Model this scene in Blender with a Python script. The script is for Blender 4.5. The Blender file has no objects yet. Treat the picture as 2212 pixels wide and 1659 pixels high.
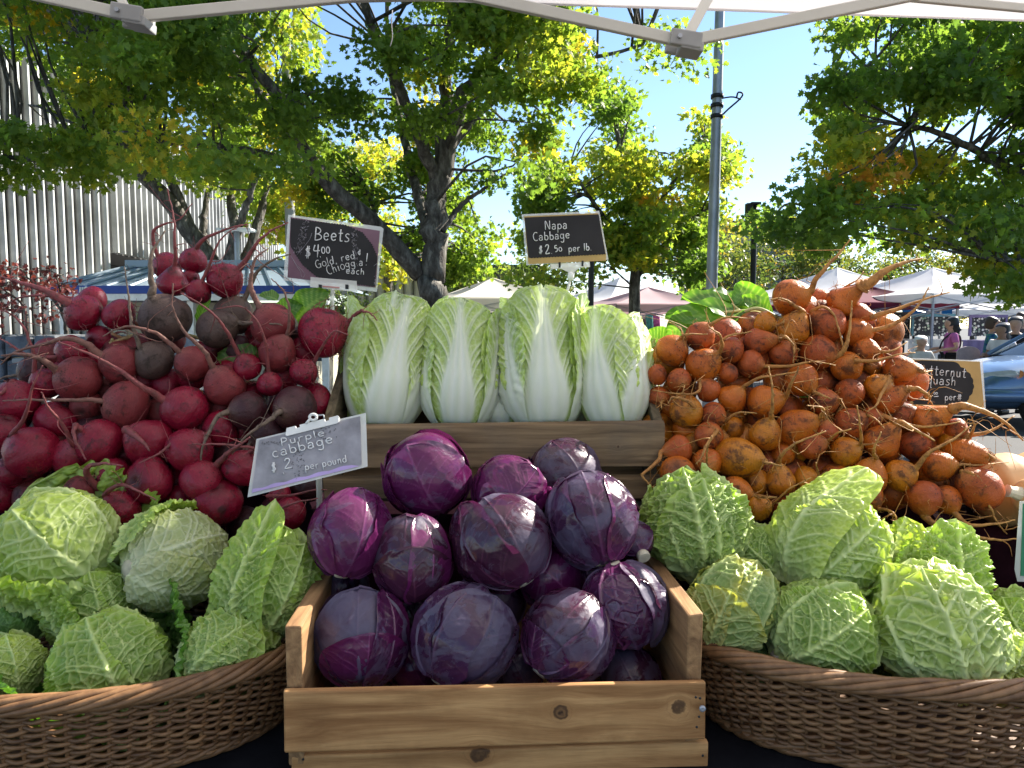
import bpy, math, random
import numpy as np
from mathutils import Vector, Matrix

SC = bpy.context.scene
COL = SC.collection
R = math.radians
# ------------------------------------------------------------------ camera, world, sun, exposure
H, FPX, CX, CY, HORIZON = 1.5, 1579.5, 1106.0, 829.5, 705.0
PITCH = math.atan((CY - HORIZON) / FPX)
cam_d = bpy.data.cameras.new('camera')
cam_d.sensor_width = 36
cam_d.lens = 36 * FPX / 2212
cam_d.clip_start = 0.05
cam_d.clip_end = 2000
cam = bpy.data.objects.new('camera', cam_d)
cam.location = (0, 0, H)
cam.rotation_euler = (R(90) - PITCH, 0, 0)
COL.objects.link(cam)
SC.camera = cam
SUN_AZ, SUN_EL = R(56), R(36)
w = bpy.data.worlds.new('World')
SC.world = w
w.use_nodes = True
wn = w.node_tree
sky = wn.nodes.new('ShaderNodeTexSky')
sky.sky_type = 'NISHITA'
sky.sun_disc = False
sky.sun_elevation = SUN_EL
sky.sun_rotation = SUN_AZ
sky.air_density = 1.0
sky.dust_density = 0.15
sky.ozone_density = 3.0
bg = wn.nodes['Background']
wn.links.new(sky.outputs[0], bg.inputs[0])
bg.inputs[1].default_value = 0.075
sun_d = bpy.data.lights.new('sun', 'SUN')
sun_d.energy = 5.0
sun_d.angle = R(0.53)
sun_d.color = (1.0, 0.93, 0.82)
sun = bpy.data.objects.new('sun', sun_d)
SUN_DIR = Vector((math.sin(SUN_AZ) * math.cos(SUN_EL), math.cos(SUN_AZ) * math.cos(SUN_EL), math.sin(SUN_EL)))
sun.rotation_euler = (-SUN_DIR).to_track_quat('-Z', 'Y').to_euler()
sun.location = (20, 20, 30)
COL.objects.link(sun)
SC.view_settings.view_transform = 'Standard'
SC.view_settings.look = 'None'
SC.view_settings.exposure = 1.75
SC.view_settings.gamma = 1
SC.cycles.max_bounces = 7
SC.cycles.transparent_max_bounces = 12
SC.cycles.sample_clamp_indirect = 6

# ------------------------------------------------------------------ helpers
SP, CP = math.sin(PITCH), math.cos(PITCH)
def P(tx, ty, Y):
    a, b = (tx - CX) / FPX, (CY - ty) / FPX
    d = (a, CP + b * SP, -SP + b * CP)
    t = Y / d[1]
    return np.array((d[0] * t, Y, H + d[2] * t))
def px(n, Y):
    return n / FPX * Y
def A(*v):
    return np.array(v, float)
def nrm(v):
    v = np.asarray(v, float)
    return v / (np.linalg.norm(v) + 1e-12)

def mesh(name, V, F, mat=None, attrs=None, smooth=True):
    me = bpy.data.meshes.new(name)
    V = np.asarray(V, np.float32).reshape(-1, 3)
    if isinstance(F, np.ndarray):
        F = [F]
    loops, starts, tots, s = [], [], [], 0
    for f in F:
        f = np.asarray(f, np.int32)
        if f.ndim == 1:
            f = f[None]
        n, k = f.shape
        loops.append(f.ravel())
        starts.append(s + np.arange(n) * k)
        tots.append(np.full(n, k))
        s += n * k
    loops = np.concatenate(loops).astype(np.int32)
    starts = np.concatenate(starts).astype(np.int32)
    tots = np.concatenate(tots).astype(np.int32)
    me.vertices.add(len(V)); me.vertices.foreach_set('co', V.ravel())
    me.loops.add(len(loops)); me.loops.foreach_set('vertex_index', loops)
    me.polygons.add(len(starts)); me.polygons.foreach_set('loop_start', starts)
    me.polygons.foreach_set('loop_total', tots)
    me.polygons.foreach_set('use_smooth', np.full(len(starts), bool(smooth)))
    for k, v in (attrs or {}).items():
        at = me.attributes.new(k, 'FLOAT', 'POINT')
        at.data.foreach_set('value', np.asarray(v, np.float32).ravel())
    if mat:
        me.materials.append(mat)
    me.update(calc_edges=True)
    me.validate()
    return me

def link(name, me, parent=None, bevel=0):
    o = bpy.data.objects.new(name, me)
    COL.objects.link(o)
    if parent is not None:
        o.parent = parent
        if me is not None:
            o.matrix_parent_inverse = parent.matrix_basis.inverted()
    if bevel:
        b = o.modifiers.new('bevel', 'BEVEL'); b.width = bevel; b.segments = 2; b.limit_method = 'ANGLE'
    return o

class MB:
    """collects pieces of one mesh"""
    def __init__(s):
        s.V, s.F, s.n, s.at = [], [], 0, {}
    def add(s, V, F, **at):
        V = np.asarray(V, float).reshape(-1, 3)
        for f in (F if isinstance(F, list) else [F]):
            f = np.asarray(f, int)
            s.F.append((f[None] if f.ndim == 1 else f) + s.n)
        for k, v in at.items():
            s.at.setdefault(k, []).append(np.broadcast_to(np.asarray(v, float), (len(V),)))
        s.V.append(V); s.n += len(V)
        return s
    def box(s, x0, x1, y0, y1, z0, z1, **at):
        return s.add(*box(x0, x1, y0, y1, z0, z1), **at)
    def tube(s, pts, rad, n=8, **at):
        return s.add(*tube(pts, rad, n), **at)
    def build(s, name, mat, parent=None, smooth=True, bevel=0):
        at = {k: np.concatenate(v) for k, v in s.at.items()}
        return link(name, mesh(name, np.concatenate(s.V), s.F, mat, at, smooth), parent, bevel)

def box(x0, x1, y0, y1, z0, z1):
    V = [(x, y, z) for z in (z0, z1) for y in (y0, y1) for x in (x0, x1)]
    F = np.array([(0, 2, 3, 1), (4, 5, 7, 6), (0, 1, 5, 4), (1, 3, 7, 5), (3, 2, 6, 7), (2, 0, 4, 6)])
    return np.array(V, float), F
def obox(c, u, v, w_):
    """box from centre and three half-axis vectors"""
    c, u, v, w_ = (np.asarray(q, float) for q in (c, u, v, w_))
    V, F = box(-1, 1, -1, 1, -1, 1)
    return c + V[:, :1] * u + V[:, 1:2] * v + V[:, 2:] * w_, F
def prism(poly, d):
    """polygon (list of 3-D points) thickened by vector d"""
    p = np.array(poly, float); n = len(p)
    V = np.concatenate([p, p + np.asarray(d, float)])
    q = np.arange(n); q2 = (q + 1) % n
    return V, [q[::-1].copy(), q + n, np.stack([q, q2, q2 + n, q + n], 1)]
def smooth_path(pts, n):
    p = np.asarray(pts, float)
    if len(p) < 3:
        return p[0] + (p[-1] - p[0]) * np.linspace(0, 1, n)[:, None]
    q = np.concatenate([[2 * p[0] - p[1]], p, [2 * p[-1] - p[-2]]])
    out = []
    u = np.linspace(0, len(p) - 1 - 1e-9, n)
    for t in u:
        i = int(t); f = t - i
        a, b, c, d = q[i:i + 4]
        out.append(.5 * ((2 * b) + (c - a) * f + (2 * a - 5 * b + 4 * c - d) * f * f + (3 * b - a - 3 * c + d) * f ** 3))
    return np.array(out)
def tube(pts, rad, n=8):
    p = np.asarray(pts, float); m = len(p)
    r = np.broadcast_to(np.asarray(rad, float), (m,)) if np.ndim(rad) else np.full(m, float(rad))
    t = np.gradient(p, axis=0)
    t /= np.linalg.norm(t, axis=1)[:, None] + 1e-12
    a = nrm(np.cross(t[0], (0.31, 0.2, 0.93) if abs(t[0][2]) < .9 else (1, .1, 0)))
    ang = np.linspace(0, 2 * np.pi, n, endpoint=False)
    V = np.empty((m, n, 3))
    for i in range(m):
        a = nrm(a - t[i] * a.dot(t[i]))
        b = np.cross(t[i], a)
        V[i] = p[i] + r[i] * (np.cos(ang)[:, None] * a + np.sin(ang)[:, None] * b)
    i, j = np.meshgrid(np.arange(m - 1), np.arange(n), indexing='ij')
    i, j = i.ravel(), j.ravel(); j2 = (j + 1) % n
    F = np.stack([i * n + j, i * n + j2, (i + 1) * n + j2, (i + 1) * n + j], 1)
    return V.reshape(-1, 3), [F, np.arange(n)[::-1].copy(), np.arange(n) + (m - 1) * n]
def grid_faces(nu, nv):
    i, j = np.meshgrid(np.arange(nu - 1), np.arange(nv - 1), indexing='ij')
    i, j = i.ravel(), j.ravel()
    return np.stack([i * nv + j, i * nv + j + 1, (i + 1) * nv + j + 1, (i + 1) * nv + j], 1)
def wob(x, y, seed, k=4, f=1.0):
    rg = np.random.RandomState(seed); o = 0
    for q in range(k):
        a = rg.uniform(0, 6.28); s = f * rg.uniform(.6, 1.7)
        o = o + np.sin(s * (x * math.cos(a) + y * math.sin(a)) + rg.uniform(0, 6.28) + .7 * np.sin(1.3 * s * (y * math.cos(a) - x * math.sin(a)) + q))
    return o / k

def tag(o, label=None, cat=None, group=None, kind=None):
    for k, v in (('label', label), ('category', cat), ('group', group), ('kind', kind)):
        if v:
            o[k] = v
    return o
def thing(name, loc, label, cat, group=None):
    o = bpy.data.objects.new(name, None)
    o.location = tuple(float(q) for q in loc)
    o.empty_display_size = .05
    COL.objects.link(o)
    o.matrix_basis = Matrix.Translation(o.location)
    return tag(o, label, cat, group)

# ------------------------------------------------------------------ material helpers
def ND(nt, t, ins=None, **props):
    n = nt.nodes.new('ShaderNode' + t)
    for k, v in props.items():
        setattr(n, k, v)
    for k, v in (ins or {}).items():
        s = n.inputs[k]
        if isinstance(v, bpy.types.NodeSocket):
            nt.links.new(v, s)
        else:
            s.default_value = v
    return n
def c4(c):
    return (c[0], c[1], c[2], 1.0)
def mat0(name, color=(.5, .5, .5), rough=.6, spec=.4, metal=0.0):
    m = bpy.data.materials.new(name); m.use_nodes = True
    b = m.node_tree.nodes['Principled BSDF']
    b.inputs['Base Color'].default_value = c4(color)
    b.inputs['Roughness'].default_value = rough
    b.inputs['Specular IOR Level'].default_value = spec
    b.inputs['Metallic'].default_value = metal
    return m, m.node_tree, b
def mixc(nt, f, a, b, mode='MIX'):
    n = nt.nodes.new('ShaderNodeMix'); n.data_type = 'RGBA'; n.blend_type = mode
    for s, v in ((n.inputs[0], f), (n.inputs[6], a), (n.inputs[7], b)):
        if isinstance(v, bpy.types.NodeSocket):
            nt.links.new(v, s)
        elif isinstance(v, (tuple, list)):
            s.default_value = c4(v)
        else:
            s.default_value = v
    return n.outputs[2]
def math_(nt, op, a, b=0.0, c=0.0):
    n = nt.nodes.new('ShaderNodeMath'); n.operation = op
    for s, v in zip(n.inputs, (a, b, c)):
        if isinstance(v, bpy.types.NodeSocket):
            nt.links.new(v, s)
        else:
            s.default_value = v
    return n.outputs[0]
def ramp(nt, f, stops):
    n = nt.nodes.new('ShaderNodeValToRGB'); e = n.color_ramp.elements
    while len(e) < len(stops):
        e.new(.5)
    for k, (p, c) in enumerate(stops):
        e[k].position = p
        e[k].color = c4(c) if isinstance(c, (tuple, list)) else (c, c, c, 1)
    nt.links.new(f, n.inputs[0])
    return n.outputs[0]
def attr(nt, name):
    return ND(nt, 'Attribute', attribute_name=name).outputs['Fac']
def obj_co(nt, scale=(1, 1, 1), rot=(0, 0, 0), loc=(0, 0, 0)):
    tc = ND(nt, 'TexCoord')
    mp = ND(nt, 'Mapping', {'Scale': scale, 'Rotation': rot, 'Location': loc})
    nt.links.new(tc.outputs['Object'], mp.inputs[0])
    return mp.outputs[0]
def noise(nt, co, scale, detail=4, rough=.55, dist=0.0):
    return ND(nt, 'TexNoise', {'Vector': co, 'Scale': scale, 'Detail': detail, 'Roughness': rough, 'Distortion': dist}).outputs['Fac']
def bump(nt, b, h, strength=.3, dist=.01):
    n = ND(nt, 'Bump', {'Height': h, 'Strength': strength, 'Distance': dist})
    nt.links.new(n.outputs[0], b.inputs['Normal'])
def plain(name, c, rough=.6, spec=.4, metal=0, var=.12, sc=8, bmp=0.0):
    """one colour with soft uneven wear"""
    m, nt, b = mat0(name, c, rough, spec, metal)
    f = noise(nt, obj_co(nt), sc, 5, .6)
    lo, hi = tuple(q * (1 - var * 1.6) for q in c), tuple(min(1, q * (1 + var)) for q in c)
    nt.links.new(ramp(nt, f, [(.3, lo), (.7, hi)]), b.inputs['Base Color'])
    if bmp:
        bump(nt, b, noise(nt, obj_co(nt), sc * 14, 4), bmp, .004)
    return m
def add_trans(m, col, fac):
    """mix a translucent lobe in: light shining through a leaf or cloth"""
    nt = m.node_tree
    out = nt.nodes['Material Output']
    tr = ND(nt, 'BsdfTranslucent')
    if isinstance(col, bpy.types.NodeSocket):
        nt.links.new(col, tr.inputs[0])
    else:
        tr.inputs[0].default_value = c4(col)
    mx = ND(nt, 'MixShader', {0: fac})
    nt.links.new(nt.nodes['Principled BSDF'].outputs[0], mx.inputs[1])
    nt.links.new(tr.outputs[0], mx.inputs[2])
    nt.links.new(mx.outputs[0], out.inputs[0])
# ------------------------------------------------------------------ setting: ground, road, buildings, trees, market
M = {}
m, nt, b = mat0('asphalt', (.05, .05, .053), .85, .3)
co = obj_co(nt)
nt.links.new(mixc(nt, noise(nt, co, 1.3, 6), (.032, .033, .037), (.072, .072, .074)), b.inputs['Base Color'])
bump(nt, b, noise(nt, co, 220, 3), .25, .004)
M['asphalt'] = m
M['fin'] = plain('weathered_metal', (.43, .44, .44), .5, .5, .3, .32, .9)
M['dark_wall'] = plain('dark_wall', (.035, .035, .037), .7)
M['beige'] = plain('beige_render', (.42, .39, .30), .8, .2, 0, .1, 2)
M['blue_roof'] = plain('pale_blue_roof_metal', (.27, .34, .40), .45, .5, .2, .12, .8)
M['blue'] = plain('blue_fascia', (.02, .06, .30), .5)
M['white'] = plain('white_paint', (.78, .78, .76), .5)
M['pole'] = plain('galvanised_steel', (.36, .38, .42), .45, .5, .5, .15, 3)
M['black'] = plain('black_paint', (.015, .016, .018), .5)
M['concrete'] = plain('concrete', (.30, .30, .29), .85, .2, 0, .15, 1.5)
M['greywall'] = plain('grey_wall', (.10, .105, .115), .8, .2, 0, .15, .6)
M['bluewall'] = plain('blue_grey_wall', (.13, .16, .20), .7, .3, 0, .12, .5)
M['glass'] = plain('dark_glass', (.03, .04, .05), .08, .6)
def cloth(name, c, tr=.35, var=.06, sc=1.5):
    m = plain(name, c, .8, .2, 0, var, sc)
    add_trans(m, tuple(min(1, q * 1.05) for q in c), tr)
    return m
M['tent_white'] = cloth('white_tent_cloth', (.82, .82, .82), .4)
M['tent_beige'] = cloth('beige_tent_cloth', (.74, .71, .62), .4)
M['tent_pink'] = cloth('pink_tent_cloth', (.58, .42, .44), .4)
M['tent_maroon'] = cloth('maroon_tent_cloth', (.16, .025, .05), .3)
M['tent_blue'] = cloth('blue_tent_cloth', (.02, .15, .35), .3)

g = link('ground', mesh('ground', [(-400, -60, 0), (400, -60, 0), (400, 700, 0), (-400, 700, 0)], np.array([[0, 1, 2, 3]]), M['asphalt']))
tag(g, kind='structure')
pv = MB().box(-30, -2.6, 5.2, 60, .004, .13).build('pavement', M['concrete'], None, False, .01)
tag(pv, kind='structure')
tag(link('parking_line', mesh('parking_line', [(3.6, 7.15, .004), (9.5, 7.3, .004), (9.5, 7.42, .004), (3.6, 7.27, .004)], np.array([[0, 1, 2, 3]]), M['white'])), kind='structure')

# --- building with vertical metal fins
def fin_wall(p0, p1, z0, z1, n, wfrac, dep, mb):
    p0, p1 = np.array(p0), np.array(p1)
    L = np.linalg.norm(p1 - p0); u = (p1 - p0) / L; nn = A(u[1], -u[0]) 
    for k in range(n):
        c = p0 + u * L * (k + .5) / n + nn * dep
        h = L / n * wfrac / 2
        t = A(.985, -.17, 0) * wfrac; d = A(-.17, -.985, 0) * .045      # louvres: broad faces towards the square
        o_ = A(c[0], c[1], z0)
        poly = [o_ - t * .5, o_ - t * .5 + d, o_ - t * .1 + d * 1.6, o_ + t * .5 + d, o_ + t * .5]
        V, F = prism(poly, (0, 0, z1 - z0 + random.uniform(-.02, .02)))
        mb.add(V, F)
random.seed(4)
A0, A1, A2 = (-11.6, 12.0), (-9.29, 17.0), (-10.25, 32.0)
bt = thing('office_building', (-10, 17, 0), 'large pale building clad in tall vertical metal fins behind the blue roofed kiosk', 'building')
mb = MB(); fin_wall(A0, A1, .9, 7.04, 27, .155, .10, mb); mb.build('front_cladding', M['fin'], bt, False)
mb = MB(); fin_wall(A1, A2, 3.2, 7.04, 46, .20, .10, mb); mb.build('side_cladding', M['fin'], bt, False)
def wall_slab(p0, p1, z0, z1, back=4):
    return prism([(p0[0], p0[1], z0), (p1[0], p1[1], z0), (p1[0] - back, p1[1] + .3, z0), (p0[0] - back, p0[1] + .3, z0)], (0, 0, z1 - z0))
mb = MB().add(*wall_slab((A0[0] - .06, A0[1]), (A1[0] - .06, A1[1]), .9, 7.0)); mb.add(*wall_slab((A1[0] - .06, A1[1] + .05), (A2[0] - .06, A2[1]), 3.2, 7.0))
mb.build('wall', M['dark_wall'], bt, False)
mb = MB().add(*wall_slab((A0[0] - .12, A0[1]), (A1[0] - .12, A1[1]), .1, .88)); mb.build('base_wall', M['beige'], bt, False)
mb = MB()
for k in range(5):
    c = np.array(A0) + (np.array(A1) - np.array(A0)) * (k * .2 + .12); mb.add(*obox((c[0] - .08, c[1], .42), (.06, .13, 0), (.06, -.03, 0), (0, 0, .32)))
mb.build('base_window', M['glass'], bt, False)
mb = MB().add(*wall_slab((A1[0] - 1.6, A1[1] + .4), (A2[0] - 1.6, A2[1]), .1, 3.18, 2)); mb.build('recessed_wall', M['dark_wall'], bt, False)

# --- kiosk with pale blue hip roof
kt = thing('kiosk', (-5.3, 12.8, 0), 'low kiosk with pale blue metal hip roof and blue fascia behind the red beets', 'kiosk')
kx0, kx1, ky0, ky1, kz = -7.56, -2.95, 12.0, 15.4, 2.08
tx0, tx1, ty0, tz = -6.75, -3.75, 13.0, 2.54
mb = MB()
e = [(kx0, ky0, kz + .06), (kx1, ky0, kz + .06), (kx1, ky1, kz + .06), (kx0, ky1, kz + .06)]
t_ = [(tx0, ty0, tz), (tx1, ty0, tz), (tx1, 14.4, tz), (tx0, 14.4, tz)]
mb.add(e + t_, [np.array([[0, 1, 5, 4], [1, 2, 6, 5], [2, 3, 7, 6], [3, 0, 4, 7]]), np.array([[4, 5, 6, 7]])])
mb.box(tx0 - .05, tx1 + .05, ty0 - .03, 14.45, tz + .003, tz + .12)
for k in range(12):
    f = (k + .5) / 12
    a = A(kx0 + (kx1 - kx0) * f, ky0, kz + .075); c = A(tx0 + (tx1 - tx0) * f, ty0, tz + .015)
    mb.tube([a, c], .022, 4)
for a, c in ((e[0], t_[0]), (e[1], t_[1])):
    mb.tube([A(*a) + (0, 0, .01), A(*c) + (0, 0, .01)], .035, 5)
roof = mb.build('roof', M['blue_roof'], kt, False)
mb = MB().box(kx0 - .03, kx1 + .03, ky0 - .05, ky0 - .01, kz - .05, kz + .08); mb.build('fascia', M['blue'], kt, False)
mb = MB().box(kx0 + .02, kx1 - .02, ky0 - .03, ky0 + .05, kz - .16, kz - .053); mb.build('soffit_board', M['white'], kt, False)
mb = MB().box(kx0 + .5, kx1 - .5, ky0 + .7, ky1 - .4, .1, kz - .17); mb.build('wall', M['beige'], kt, False)
for k in range(3):
    x = kx0 + .9 + k * 1.25
    MB().box(x, x + .9, ky0 + .66, ky0 + .698, .9, 1.75).build('window', M['glass'], kt, False)
for x in (kx0 + .15, -5.3, kx1 - .15):
    MB().box(x - .05, x + .05, ky0 + .1, ky0 + .2, .13, kz - .165).build('post', M['white'], kt, False)

# --- low buildings behind
lt = thing('low_shed', (-3.4, 19, 0), 'silver ribbed metal shed partly hidden behind the central tree trunk', 'shed')
mb = MB()
p = P(806, 600, 19); q = P(884, 600, 19)
for k in range(7):
    x = p[0] - .4 + k * .24
    mb.add(*prism([(x, 19, 0), (x + .06, 18.92, 0), (x + .16, 18.92, 0), (x + .22, 19, 0)], (0, 0, 2.92)))
mb.build('wall', M['fin'], lt, False)
MB().box(p[0] - .5, p[0] + 1.35, 19.01, 21, .0, 2.9).build('back_wall', M['greywall'], lt, False)
gt = thing('grey_building', (0, 45, 0), 'long dark grey flat roofed building seen beneath the central tree', 'building')
p0, p1 = P(780, 580, 44), P(1160, 580, 44)
MB().box(p0[0], p1[0], 44, 56, 0, P(0, 590, 44)[2]).build('wall', M['greywall'], gt, False)
MB().box(p0[0] - .4, p1[0] + .4, 43.2, 56.4, P(0, 590, 44)[2] + .003, P(0, 574, 44)[2]).build('roof', M['dark_wall'], gt, False)
for k in range(9):
    x = p0[0] + .6 + k * 1.15
    MB().box(x, x + .9, 43.93, 43.995, 1.6, 3.6).build('window', M['glass'], gt, False)
bt2 = thing('blue_building', (20, 60, 0), 'blue grey flat building far behind the black lamp post', 'building')
p0, p1 = P(1560, 490, 60), P(1790, 490, 60)
z1 = P(0, 487, 60)[2]
MB().box(p0[0], p1[0], 60, 75, 0, z1).build('wall', M['bluewall'], bt2, False)
MB().box(p0[0] - .2, p1[0] + .2, 59.7, 75, z1 + .003, z1 + .35).build('roof', M['greywall'], bt2, False)
for r_ in range(3):
    for k in range(6):
        x = p0[0] + .5 + k * 1.4
        MB().box(x, x + 1.0, 59.9, 59.99, 1.8 + r_ * 2.4, 3.2 + r_ * 2.4).build('window', M['glass'], bt2, False)

# --- poles
def pole_thing(name, label, tx, ty_top, Y, r0, r1, mat, extra=None, cat='post', lean=0.0):
    b0 = P(tx, 705, Y); zt = P(tx, ty_top, Y)[2]
    t = thing(name, (b0[0], Y, 0), label, cat)
    zs = np.linspace(0, zt, 14)
    pts = np.stack([b0[0] + lean * zs, np.full(14, Y), zs], 1)
    MB().tube(pts, np.linspace(r0, r1, 14), 14).build('shaft', mat, t)
    MB().tube([(b0[0], Y, 0), (b0[0], Y, .06), (b0[0], Y, .08)], [r0 * 2, r0 * 2, r0 * 1.2], 14).build('base', mat, t, False)
    if extra:
        extra(t, b0[0], Y, zt)
    return t
def bracket(t, x, Y, zt):
    z = P(0, 236, Y)[2]
    x = x + .008 * z
    mb = MB()
    for dz in (-.12, .02, .14):
        mb.tube([(x, Y, z + dz), (x, Y, z + dz + .05)], .085, 12)
    mb.tube(smooth_path([(x + .05, Y, z - .1), (x + .15, Y, z), (x + .3, Y, z + .13), (x + .34, Y, z + .2), (x + .28, Y, z + .22), (x + .26, Y, z + .16)], 16), .012, 6)
    mb.tube(smooth_path([(x + .05, Y, z + .14), (x + .2, Y, z + .16), (x + .32, Y, z + .13)], 8), .010, 6)
    mb.build('scroll_bracket', M['black'], t)
pole_thing('flag_pole', 'tall tapered steel pole with a small scroll bracket against the open sky', 1533, -500, 10, .085, .05, M['pole'], bracket, 'pole', .008)
def lampbox(t, x, Y, zt):
    MB().box(x - .09, x + .09, Y - .09, Y + .09, zt - .02, zt + .02).build('cap', M['black'], t, False)
    z = P(0, 472, Y)[2]
    mb = MB().box(x - .17, x - .05, Y - .07, Y + .07, z + .05, z + .28); mb.build('lamp_housing', M['black'], t, False, .01)
    u = np.linspace(0, np.pi, 8)
    MB().tube(np.stack([np.full(8, x - .13), np.full(8, Y - .05), z + .04 - .08 * np.cos(u)], 1), .07 * np.sin(u) + .002, 12).build('camera_dome', M['glass'], t)
pole_thing('lamp_post', 'black post with a dome camera on its side in front of the blue building', 1624, 440, 14, .06, .052, M['black'], lampbox)
pole_thing('utility_pole', 'pale grey utility pole rising through the leaves above the Beets sign', 632, -200, 14, .1, .08, M['concrete'], None, 'pole')
pole_thing('black_post', 'thin black post standing just behind the Napa Cabbage sign', 1276, 540, 13, .05, .05, M['black'])
def plate(t, x, Y, zt):
    MB().box(x - .32, x + .32, Y - .16, Y + .16, zt, zt + .05).build('lamp_head', M['white'], t, False, .02)
pole_thing('street_lamp', 'flat topped street lamp behind the roots of the topmost red beets', 517, 500, 13.5, .06, .05, M['pole'], plate, 'lamp')

# --- stone wall, box, edge of planting
m, nt, b = mat0('dark_stone', (.12, .13, .15), .8, .3)
n_ = noise(nt, obj_co(nt), 6, 6, .6)
nt.links.new(ramp(nt, n_, [(.3, (.05, .055, .065)), (.7, (.20, .21, .23))]), b.inputs['Base Color'])
bump(nt, b, noise(nt, obj_co(nt), 30, 5), .6, .02)
M['stone'] = m
rg = random.Random(5)
mb = MB()
for row in range(6):
    x = -6.6
    while x < -3.3:
        wd = rg.uniform(.22, .5)
        V, F = box(x + .012, x + wd - .012, 7.0 + rg.uniform(0, .04), 7.5, .05 + row * .23, .05 + row * .23 + .215)
        V = V + np.array([[rg.uniform(-.02, .02) for _ in range(3)] for _ in range(8)])
        mb.add(V, F); x += wd
sw = mb.build('stone_wall', M['stone'], None, False, .03)
tag(sw, 'low dry wall of dark grey stones beneath the finned building', 'wall')
ub = thing('utility_box', A(-4.15, 6.2, 0), 'white metal utility box in front of the dark stone wall', 'box')
p0, p1 = P(36, 800, 6.3), P(100, 800, 6.3)
MB().box(p0[0], p1[0], 6.3, 6.7, .0, P(0, 785, 6.3)[2]).build('body', M['white'], ub, False, .01)
MB().box(p0[0] - .02, p1[0] + .02, 6.27, 6.73, P(0, 785, 6.3)[2] + .003, P(0, 774, 6.3)[2]).build('lid', M['concrete'], ub, False, .008)

# --- trees
def leaf_mat(name, stops, tr=.5, k=1.9):
    m, nt, b = mat0(name, (.1, .2, .03), .45, .35)
    c = ramp(nt, attr(nt, 'hue'), stops)
    nt.links.new(c, b.inputs['Base Color'])
    add_trans(m, mixc(nt, 1.0, c, (k, k * .97, k * .55), 'MULTIPLY'), tr)
    return m
M['leaf'] = leaf_mat('tree_leaves', [(0, (.080, .145, .028)), (.35, (.145, .220, .032)), (.58, (.26, .28, .034)), (.78, (.42, .36, .035)), (1, (.46, .22, .03))], .60, 2.2)
M['leaf_far'] = leaf_mat('far_leaves', [(0, (.05, .09, .03)), (.4, (.12, .17, .04)), (.7, (.30, .28, .06)), (1, (.42, .22, .06))], .42, 1.7)
M['leaf_red'] = leaf_mat('red_leaves', [(0, (.07, .02, .025)), (1, (.22, .05, .05))], .35, 1.5)
m, nt, b = mat0('bark', (.1, .09, .08), .85, .2)
co = obj_co(nt, (9, 9, 3.0))
nt.links.new(ramp(nt, noise(nt, co, 1.6, 7, .65), [(.33, (.035, .030, .027)), (.52, (.11, .10, .088)), (.70, (.26, .25, .225))]), b.inputs['Base Color'])
bump(nt, b, noise(nt, co, 4, 6), .8, .03)
M['bark'] = m
half = [(0, 0), (.07, .16), (.34, .10), (.24, .30), (.50, .46), (.22, .52), (.26, .80), (.08, .78)]
LOBED = np.array([(x, y, abs(x) * .22 - .25 * y * y) for x, y in half] + [(0, 1.02, -.26)] + [(-x, y, abs(x) * .22 - .25 * y * y) for x, y in half[:0:-1]])
DIAM = np.array([(0, 0, 0), (.32, .45, .06), (0, 1, -.15), (-.32, .45, .06)])
def leaves(name, C, size, hue, mat, parent, tmpl=LOBED, seed=1, up=.45):
    rg = np.random.RandomState(seed); n = len(C); k = len(tmpl)
    nn = rg.normal(size=(n, 3)) + (0, 0, up); nn /= np.linalg.norm(nn, axis=1)[:, None]
    d = rg.normal(size=(n, 3)) + (0, 0, -.5); d -= nn * (d * nn).sum(1)[:, None]; d /= np.linalg.norm(d, axis=1)[:, None]
    s = np.cross(d, nn)
    sz = (np.asarray(size) * rg.uniform(.7, 1.25, n))[:, None, None]
    V = C[:, None, :] + sz * (tmpl[None, :, :1] * s[:, None] + tmpl[None, :, 1:2] * d[:, None] + tmpl[None, :, 2:] * nn[:, None])
    F = np.arange(n * k).reshape(n, k)
    return link(name, mesh(name, V.reshape(-1, 3), F, mat, {'hue': np.repeat(hue, k)}, False), parent)
def inside(poly, x, y):
    poly = np.asarray(poly, float); r = np.zeros(len(x), bool); j = len(poly) - 1
    for i in range(len(poly)):
        xi, yi = poly[i]; xj, yj = poly[j]
        c = ((yi > y) != (yj > y)) & (x < (xj - xi) * (y - yi) / (yj - yi + 1e-9) + xi)
        r ^= c; j = i
    return r
def scatter(poly, n, Y0, dep, seed, gaps=(), gthr=-.75, gf=.02):
    """clump centres inside a crown outline, spread through its depth"""
    rg = np.random.RandomState(seed); poly = np.asarray(poly, float); out = []
    lo, hi = poly.min(0), poly.max(0)
    x, y = rg.uniform(lo[0], hi[0], n * 8), rg.uniform(lo[1], hi[1], n * 8)
    ok = inside(poly, x, y) & (wob(x, y, seed + 9, 4, gf) > gthr)
    for gx, gy, ga, gb in gaps:
        ok &= ((x - gx) / ga) ** 2 + ((y - gy) / gb) ** 2 > rg.uniform(.6, 1.15, len(x))
    x, y = x[ok][:n], y[ok][:n]
    return x, y, Y0 + rg.uniform(-1, 1, len(x)) * dep
def limb(mb, pts, r0, r1, n=22, k=9):
    p = smooth_path([P(*q) for q in pts], n)
    p[1:] += np.random.RandomState(int(abs(pts[0][0] * 7 + pts[-1][1] * 3))).normal(size=(n - 1, 3)) * r1 * .35
    mb.tube(p, np.linspace(r0, r1, n), k)
    return p
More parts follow.
